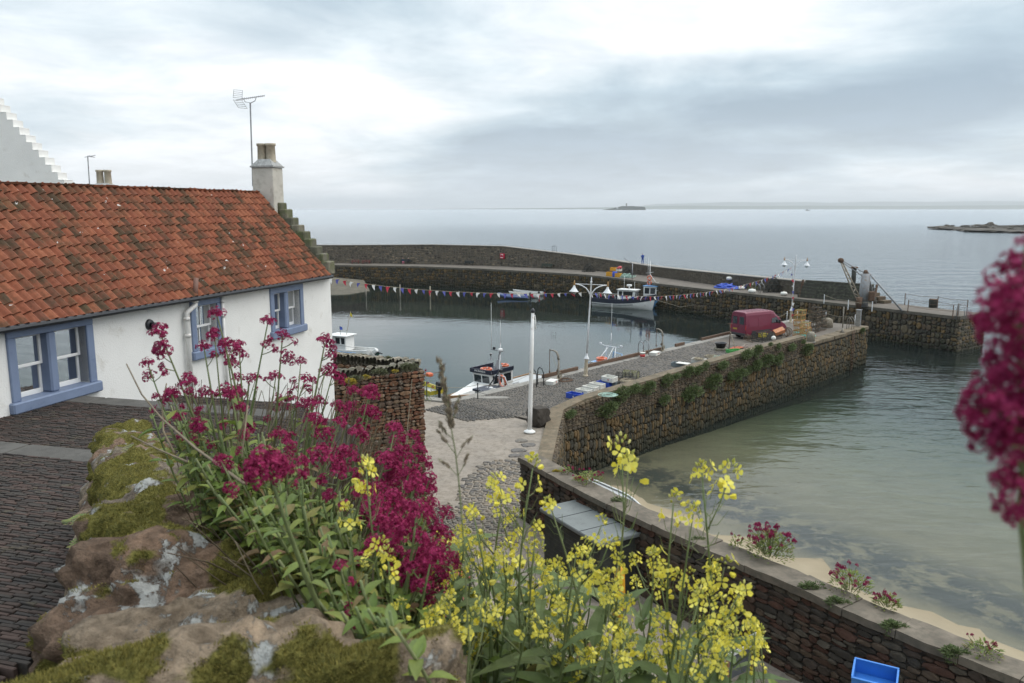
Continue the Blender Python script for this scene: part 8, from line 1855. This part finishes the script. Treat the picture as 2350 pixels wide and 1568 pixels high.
for _ in range(1000):
    t = r_.uniform(-1.2, 1.1); f = r_.uniform(.3, 1); p = bank(t, f) + Vector((r_.uniform(-.05, .05), r_.uniform(-.05, .05), r_.uniform(0, .42))); a = r_.uniform(0, 6.28); d = Vector((math.cos(a), math.sin(a), r_.uniform(0, 1.4)))
    if proj(p)[0] > 1700: continue
    items.append((r_.choice(RL), Matrix.Translation(p) @ d.to_track_quat('Y', 'Z').to_matrix().to_4x4() @ Matrix.Scale(r_.uniform(.5, 1.05), 4)))
g = bpy.data.objects.new('rape_leaves', merge(items, 'rape_leaves', M_rleaf)); link(g); props(g, 'mass of grey-green rape leaves at the foot of the flowers', None, None, 'stuff')

# ------------------------------------------------------------ flowering grass stem, blurred spike at the edge
Yg_ = 1.25; gp_ = [(1010, 838), (1024, 900), (1033, 970), (1045, 1040), (1053, 1110), (1062, 1220), (1072, 1400), (1085, 1640)]; t = thing('grass_stem', 'single tall flowering grass stem with drooping seed head', 'grass', D(*gp_[-1], Yg_))
mb = MB(); mb.tube([tuple(D(x, y, Yg_)) for x, y in gp_], [.0008, .001, .0011, .0012, .0013, .0014, .0015, .0016], 5); obj('stem', mb, M_stem, t, True, world=True)
def seeds(pts, n, wid, seed):
    r = random.Random(seed); mb = MB()
    for k in range(n):
        f = r.random(); i = f * (len(pts) - 1); a, b2 = pts[int(i)], pts[min(len(pts) - 1, int(i) + 1)]; p = D(a[0] + (b2[0] - a[0]) * (i % 1) + r.uniform(-wid, wid), a[1] + (b2[1] - a[1]) * (i % 1), Yg_ + r.uniform(-.01, .01)); d = (D(b2[0], b2[1], Yg_) - D(a[0], a[1], Yg_)).normalized() * -1; d = (d + Vector((r.uniform(-.4, .4), r.uniform(-.4, .4), r.uniform(-.2, .2)))).normalized(); mb.tube([tuple(p), tuple(p + d * .004), tuple(p + d * .009)], [.0004, .0016, .0003], 5)
    return mb
obj('seed_head', seeds([(1009, 826), (1015, 870), (1024, 920), (1032, 960), (1038, 985)], 190, 7, 1), M_dry, t, world=True)
for k, pts in enumerate(([(1034, 985), (1045, 940), (1053, 905)], [(1040, 1010), (1020, 990), (1005, 965)], [(1048, 1050), (1065, 1020), (1085, 1000)], [(1047, 1045), (1020, 1010), (1002, 985)], [(1052, 1095), (1030, 1070), (1005, 1052)], [(1052, 1090), (1066, 1065), (1074, 1040)])):
    mb = MB(); mb.tube([tuple(D(x, y, Yg_)) for x, y in pts], .0006, 4); br = obj('branchlet', mb, M_stem, t, world=True); mb = seeds(pts[1:], 16, 3, k + 5); obj('spikelets', mb, M_dry, br, world=True)
Yb = .47; rt = D(2400, 1700, .47); rt.z = 15.06; t = thing('red_valerian', 'large out-of-focus crimson valerian close to the camera', 'flowering plant', rt)
mb = MB(); mb.tube([tuple(D(x, y, Yb)) for x, y in ((2360, 560), (2345, 800), (2350, 1000), (2352, 1200), (2400, 1700))] + [tuple(rt)], [.002, .003, .003, .004, .004, .005], 6); obj('stem', mb, M_stem, t, True, world=True)
r2_ = random.Random(5)
for px, py, s in ((2352, 590, .62), (2325, 640, .75), (2300, 700, .7), (2275, 735, .7), (2335, 705, .85), (2320, 760, .7), (2345, 745, .8), (2300, 830, .7), (2335, 850, .85), (2265, 890, .6), (2310, 900, .85), (2350, 920, .8), (2245, 945, .7), (2285, 970, .85), (2325, 985, .9), (2270, 1010, .6), (2350, 1050, .8), (2300, 1085, .55), (2280, 1100, .5), (2335, 1110, .7), (2320, 1150, .6), (2345, 1185, .7), (2355, 660, .8), (2230, 940, .45)):
    q = D(px + 14, py, Yb + r2_.uniform(-.02, .02)); base = D(2352, py + 25, Yb); d = (q - base); d = d.normalized() if d.length > .003 else Vector((0, 0, 1)); inst('flower_head', r2_.choice(VHS if s < .6 else VH), t, Matrix.Translation(q) @ (d + Vector((0, -.4, .2))).normalized().to_track_quat('Z', 'Y').to_matrix().to_4x4() @ Matrix.Scale(s * .85, 4), True)
    mb = MB(); mb.tube([tuple(base), tuple(q)], .0012, 4); obj('branchlet', mb, M_stem, t, world=True)
# ------------------------------------------------------------ shrubs on the pier wall
def shrub_mesh(seed, n=420, leaf=.11):
    r = random.Random(seed); mb = MB(); lob = [(Vector((r.uniform(-.5, .5), r.uniform(-.1, .35), r.uniform(-.55, .5))), r.uniform(.35, .6)) for _ in range(7)]
    for _ in range(n):
        c, q = r.choice(lob); d = Vector((r.gauss(0, 1), r.gauss(0, 1) * .8, r.gauss(0, 1))).normalized(); p = c + d * q * r.uniform(.55, 1.08)
        if p.y < -.25: continue
        e = (d + Vector((r.uniform(-.6, .6), r.uniform(-.6, .6), r.uniform(-.3, .9)))).normalized(); s = e.orthogonal().normalized() * leaf * r.uniform(.35, .6); s = Matrix.Rotation(r.uniform(0, 6.28), 3, e) @ s; l = leaf * r.uniform(1.2, 2.2); i = len(mb.v); mb.v += [tuple(p - s), tuple(p + s), tuple(p + s * .3 + e * l), tuple(p - s * .3 + e * l)]; mb.f.append((i, i + 1, i + 2, i + 3))
    return mb.mesh('foliage', M_shrub)
SH = [shrub_mesh(i, 800) for i in range(4)]; mb = MB()
for a in (-.5, 0, .5): mb.tube([(0, -.4, -.1), (a * .5, 0, .1), (a, .3, .4 - abs(a) * .4)], [.04, .03, .015], 5)
SHS = mb.mesh('stem', M_dry)
PN = Vector((PE.y, -PE.x, 0))
def c7(x, y): return ((1900 + x / 3.917) / 1.49, (1230 + y / 3.917) / 1.49)
def c6(x, y): return ((2500 + x / 2.611) / 1.49, (850 + y / 2.611) / 1.49)
sl_ = [(*c7(190, 740), 70 / 5.84), (*c7(660, 680), 100 / 5.84), (*c7(800, 600), 55 / 5.84), (*c7(870, 460), 95 / 5.84), (*c7(1050, 405), 80 / 5.84), (*c7(1220, 385), 85 / 5.84), (*c7(1450, 525), 75 / 5.84), (*c7(1480, 275), 75 / 5.84), (*c7(1600, 235), 55 / 5.84), (*c7(1750, 165), 80 / 5.84), (*c7(1900, 130), 65 / 5.84), (*c7(2000, 80), 50 / 5.84), (*c7(2230, 90), 70 / 5.84), (*c7(2080, 300), 100 / 5.84), (*c7(1820, 430), 110 / 5.84), (*c7(2330, 235), 60 / 5.84),
       (*c6(130, 955), 55 / 3.89), (*c6(215, 920), 50 / 3.89), (*c6(70, 1110), 60 / 3.89), (*c6(150, 1085), 35 / 3.89), (*c6(220, 1055), 55 / 3.89), (*c6(300, 1005), 55 / 3.89), (*c6(405, 990), 55 / 3.89), (*c6(440, 960), 30 / 3.89), (*c6(535, 890), 42 / 3.89), (*c6(668, 905), 48 / 3.89), (*c6(640, 830), 25 / 3.89), (*c6(420, 875), 25 / 3.89), (*c6(345, 860), 22 / 3.89), (*c6(1165, 735), 24 / 3.89)]
for k, (px, py, rp_) in enumerate(sl_):
    p = on_plane(px, py, pp(0, -.22), PN); s = rp_ * p.y / FPX * 1.3; t = thing('wall_shrub', 'bushy green shrub rooted in the pier wall' if s > .35 else 'small green tuft rooted in the pier wall', 'shrub', p, PANG + math.pi, 'shrubs growing from the pier wall'); rr = random.Random(k)
    o = inst('foliage', SH[k % 4], t, RZ(rr.uniform(-.2, .2)) @ Matrix.Diagonal((s * rr.uniform(1.4, 1.8), s * 1.0, s * rr.uniform(.8, 1.0), 1))); inst('stem', SHS, t, Matrix.Scale(s, 4))
# ------------------------------------------------------------ valerian clumps and weeds on the beach wall and garden wall
def clump(loc, R_, H, label, nh, seed, hs=2.2, spread=1.0):
    r = random.Random(seed); t = thing('valerian_clump', label, 'flowering plant', loc); mb = MB(); items = []; st_m = MB()
    for _ in range(int(nh * 16)):
        a = r.uniform(0, 6.28); q = R_ * r.random() ** .6; p = Vector((math.cos(a) * q, math.sin(a) * q, r.uniform(0, H * .75) * (1 - .5 * q / R_))); d = Vector((math.cos(a), math.sin(a), r.uniform(.2, 1.5))); items.append((r.choice(VL), Matrix.Translation(p) @ d.to_track_quat('Y', 'Z').to_matrix().to_4x4() @ Matrix.Scale(r.uniform(.9, 1.5), 4)))
    o = bpy.data.objects.new('foliage', merge(items, 'foliage', M_leaf)); link(o, t); MW[o.name] = MW[t.name]
    for k in range(nh):
        a = r.uniform(0, 6.28); q = R_ * spread * r.random() ** .5; e = Vector((math.cos(a) * q * 1.1, math.sin(a) * q * 1.1, H * r.uniform(.6, 1.0) * (1.05 - .4 * q / R_))); st_m.tube([(e.x * .25, e.y * .25, 0), (e.x * .6, e.y * .6, e.z * .6), tuple(e)], .006, 4, False); inst('flower_head', r.choice(VH), t, Matrix.Translation(e) @ RZ(r.uniform(0, 6)) @ Matrix.Diagonal((hs * r.uniform(.6, 1.1), hs * r.uniform(.6, 1.1), hs * r.uniform(.9, 1.7), 1)))
    obj('stems', st_m, M_stem, t); return t
q = G(1765, 1275, ZT); clump((q.x, q.y, ZT), .62, 1.05, 'large rounded clump of red valerian on the beach wall', 46, 1, 2.6)
q = G(1950, 1355, ZT); clump((q.x, q.y, ZT), .5, .75, 'straggling red valerian clump further along the beach wall', 20, 2, 2.4)
q = G(2035, 1392, ZT); clump((q.x, q.y, ZT), .3, .4, 'low red valerian tuft beside the straggling clump', 12, 3, 2.2)
q = G(1350, 1105, ZT); clump((q.x, q.y, ZT), .55, .45, 'sparse low red valerian near the beach wall end', 16, 4, 2.0)
q = G(1300, 1085, ZT); clump((q.x, q.y, ZT), .25, .3, 'tiny red valerian sprig at the beach wall end', 5, 5, 2.0)
q = G(1690, 1255, ZT); clump((q.x, q.y, ZT), .2, .5, 'small sprig of valerian before the large clump', 4, 6, 1.8)
q = G(2255, 1500, ZT); clump((q.x, q.y, ZT), .35, .4, 'thin valerian tuft by the far sand', 8, 7, 1.6)
q = G(975, 880, 8.6); clump((CR.x + .1, CR.y + .3, 8.4), .4, 1.5, 'tall leafy valerian hanging at the garden wall corner', 5, 8, 2.4)
def tuft(loc, s, label, mat, name='moss_cushion', cat='plant', group=None):
    t = thing(name, label, cat, loc, 0, group); me = SH[int(abs(loc[0] * 10)) % 4].copy(); me.materials.clear(); me.materials.append(mat); inst('foliage', me, t, Matrix.Diagonal((s, s * .7, s * .5, 1))); mb = MB(); mb.tube([(0, 0, -s * .3), (0, 0, s * .2)], .02, 4); obj('stem', mb, M_dry, t); return t
M_ysed = leaf_mat('yellow_stonecrop', [(.55, .38, .03), (.42, .33, .05), (.15, .16, .04)], .7, .2); M_gsh = leaf_mat('grey_green_tuft', [(.11, .12, .06), (.15, .16, .09), (.08, .09, .045)], .7, .2)
for px, py, s, mt, lb in ((800, 872, .3, M_ysed, 'bright yellow stonecrop cushion on the garden wall, largest of them'), (842, 862, .18, M_ysed, 'small yellow stonecrop on the garden wall'), (905, 850, .16, M_ysed, 'yellow stonecrop dot nearer the garden wall corner'), (815, 868, .3, M_gsh, 'grey-green tuft among garden wall cope stones'), (870, 850, .35, M_gsh, 'grey-green tuft on the garden wall middle'), (935, 842, .4, M_gsh, 'grey-green tuft near the garden wall corner'), (830, 815, .3, M_gsh, 'green tuft on the rear garden wall'), (895, 822, .28, M_gsh, 'green tuft on the rear garden wall near the corner')):
    q = G(px, py, 10.05); tuft((q.x, q.y, 10.0), s, lb, mt)
for px, py, s, mt, lb in ((1280, 1082, .22, M_ysed, 'orange-yellow lichen cushion on the beach wall end'), (1335, 1100, .3, M_ysed, 'yellow stonecrop beside the sparse valerian'), (1420, 1150, .35, M_shrub, 'dark green weed hanging from the beach wall cap'), (1600, 1240, .35, M_shrub, 'mossy weed patch on the beach wall cap edge'), (1860, 1352, .4, M_shrub, 'long mossy weed patch below the straggling clump'), (1930, 1385, .4, M_shrub, 'dark moss along the cap edge'), (2060, 1440, .4, M_shrub, 'moss patch toward the far cap slabs'), (2200, 1500, .4, M_shrub, 'moss patch at the far end of the cap')):
    q = G(px, py, ZT); tuft((q.x, q.y, ZT - .03), s, lb, mt)
def fern(loc, s, label):
    t = thing('fern', label, 'fern', loc); r = random.Random(int(loc[0] * 100))
    for k in range(4):
        a = r.uniform(-1.2, 1.6); mb = MB(); d = Vector((math.cos(a), math.sin(a), 0)); n = Vector((-d.y, d.x, 0)); L = s * r.uniform(.8, 1.2)
        for i in range(9):
            f = i / 9; p = d * L * f + Vector((0, 0, L * (.55 * f - .5 * f * f))); w = L * .24 * math.sin(math.pi * (.15 + .8 * f))
            for sg in (-1, 1): j = len(mb.v); q = p + n * sg * w + d * .02 * L; mb.v += [tuple(p), tuple(p + d * L * .07), tuple(q + d * L * .04), tuple(q)]; mb.f.append((j, j + 1, j + 2, j + 3))
        obj('frond', mb, M_leaf, t)
fern(wl(4.55, -.1, .0), .2, 'bright little fern on the far mossy stones'); fern(wl(4.3, .12, .02), .16, 'small fern beside the far mossy boulder'); fern(wl(1.9, -.34, -.05), .09, 'tiny fern on the path side of the mossy wall'); fern(wl(2.5, -.36, -.05), .1, 'small dark fern low on the wall path side'); fern(wl(1.15, .05, .06), .045, 'tiny green seedling among the moss')
# ============================================================ haze: air between the harbour and the far shore
mb = MB(); mb.box((0, 15000, 200), (56000, 44000, 400)); mb.v = [(x, y, z if z > 100 else -14.5) for x, y, z in mb.v]
m = bpy.data.materials.new('air'); m.use_nodes = True; nt = m.node_tree; nt.nodes.clear()
o_ = nt.nodes.new('ShaderNodeOutputMaterial'); pv = N(nt, 'ShaderNodeVolumePrincipled', ins={'Color': (.93, .97, 1.0, 1), 'Density': 5e-5, 'Anisotropy': .2})
nt.links.new(pv.outputs[0], o_.inputs['Volume'])
hzo = obj('haze', mb, m); props(hzo, 'thin pale sea haze in the air', None, None, 'stuff')
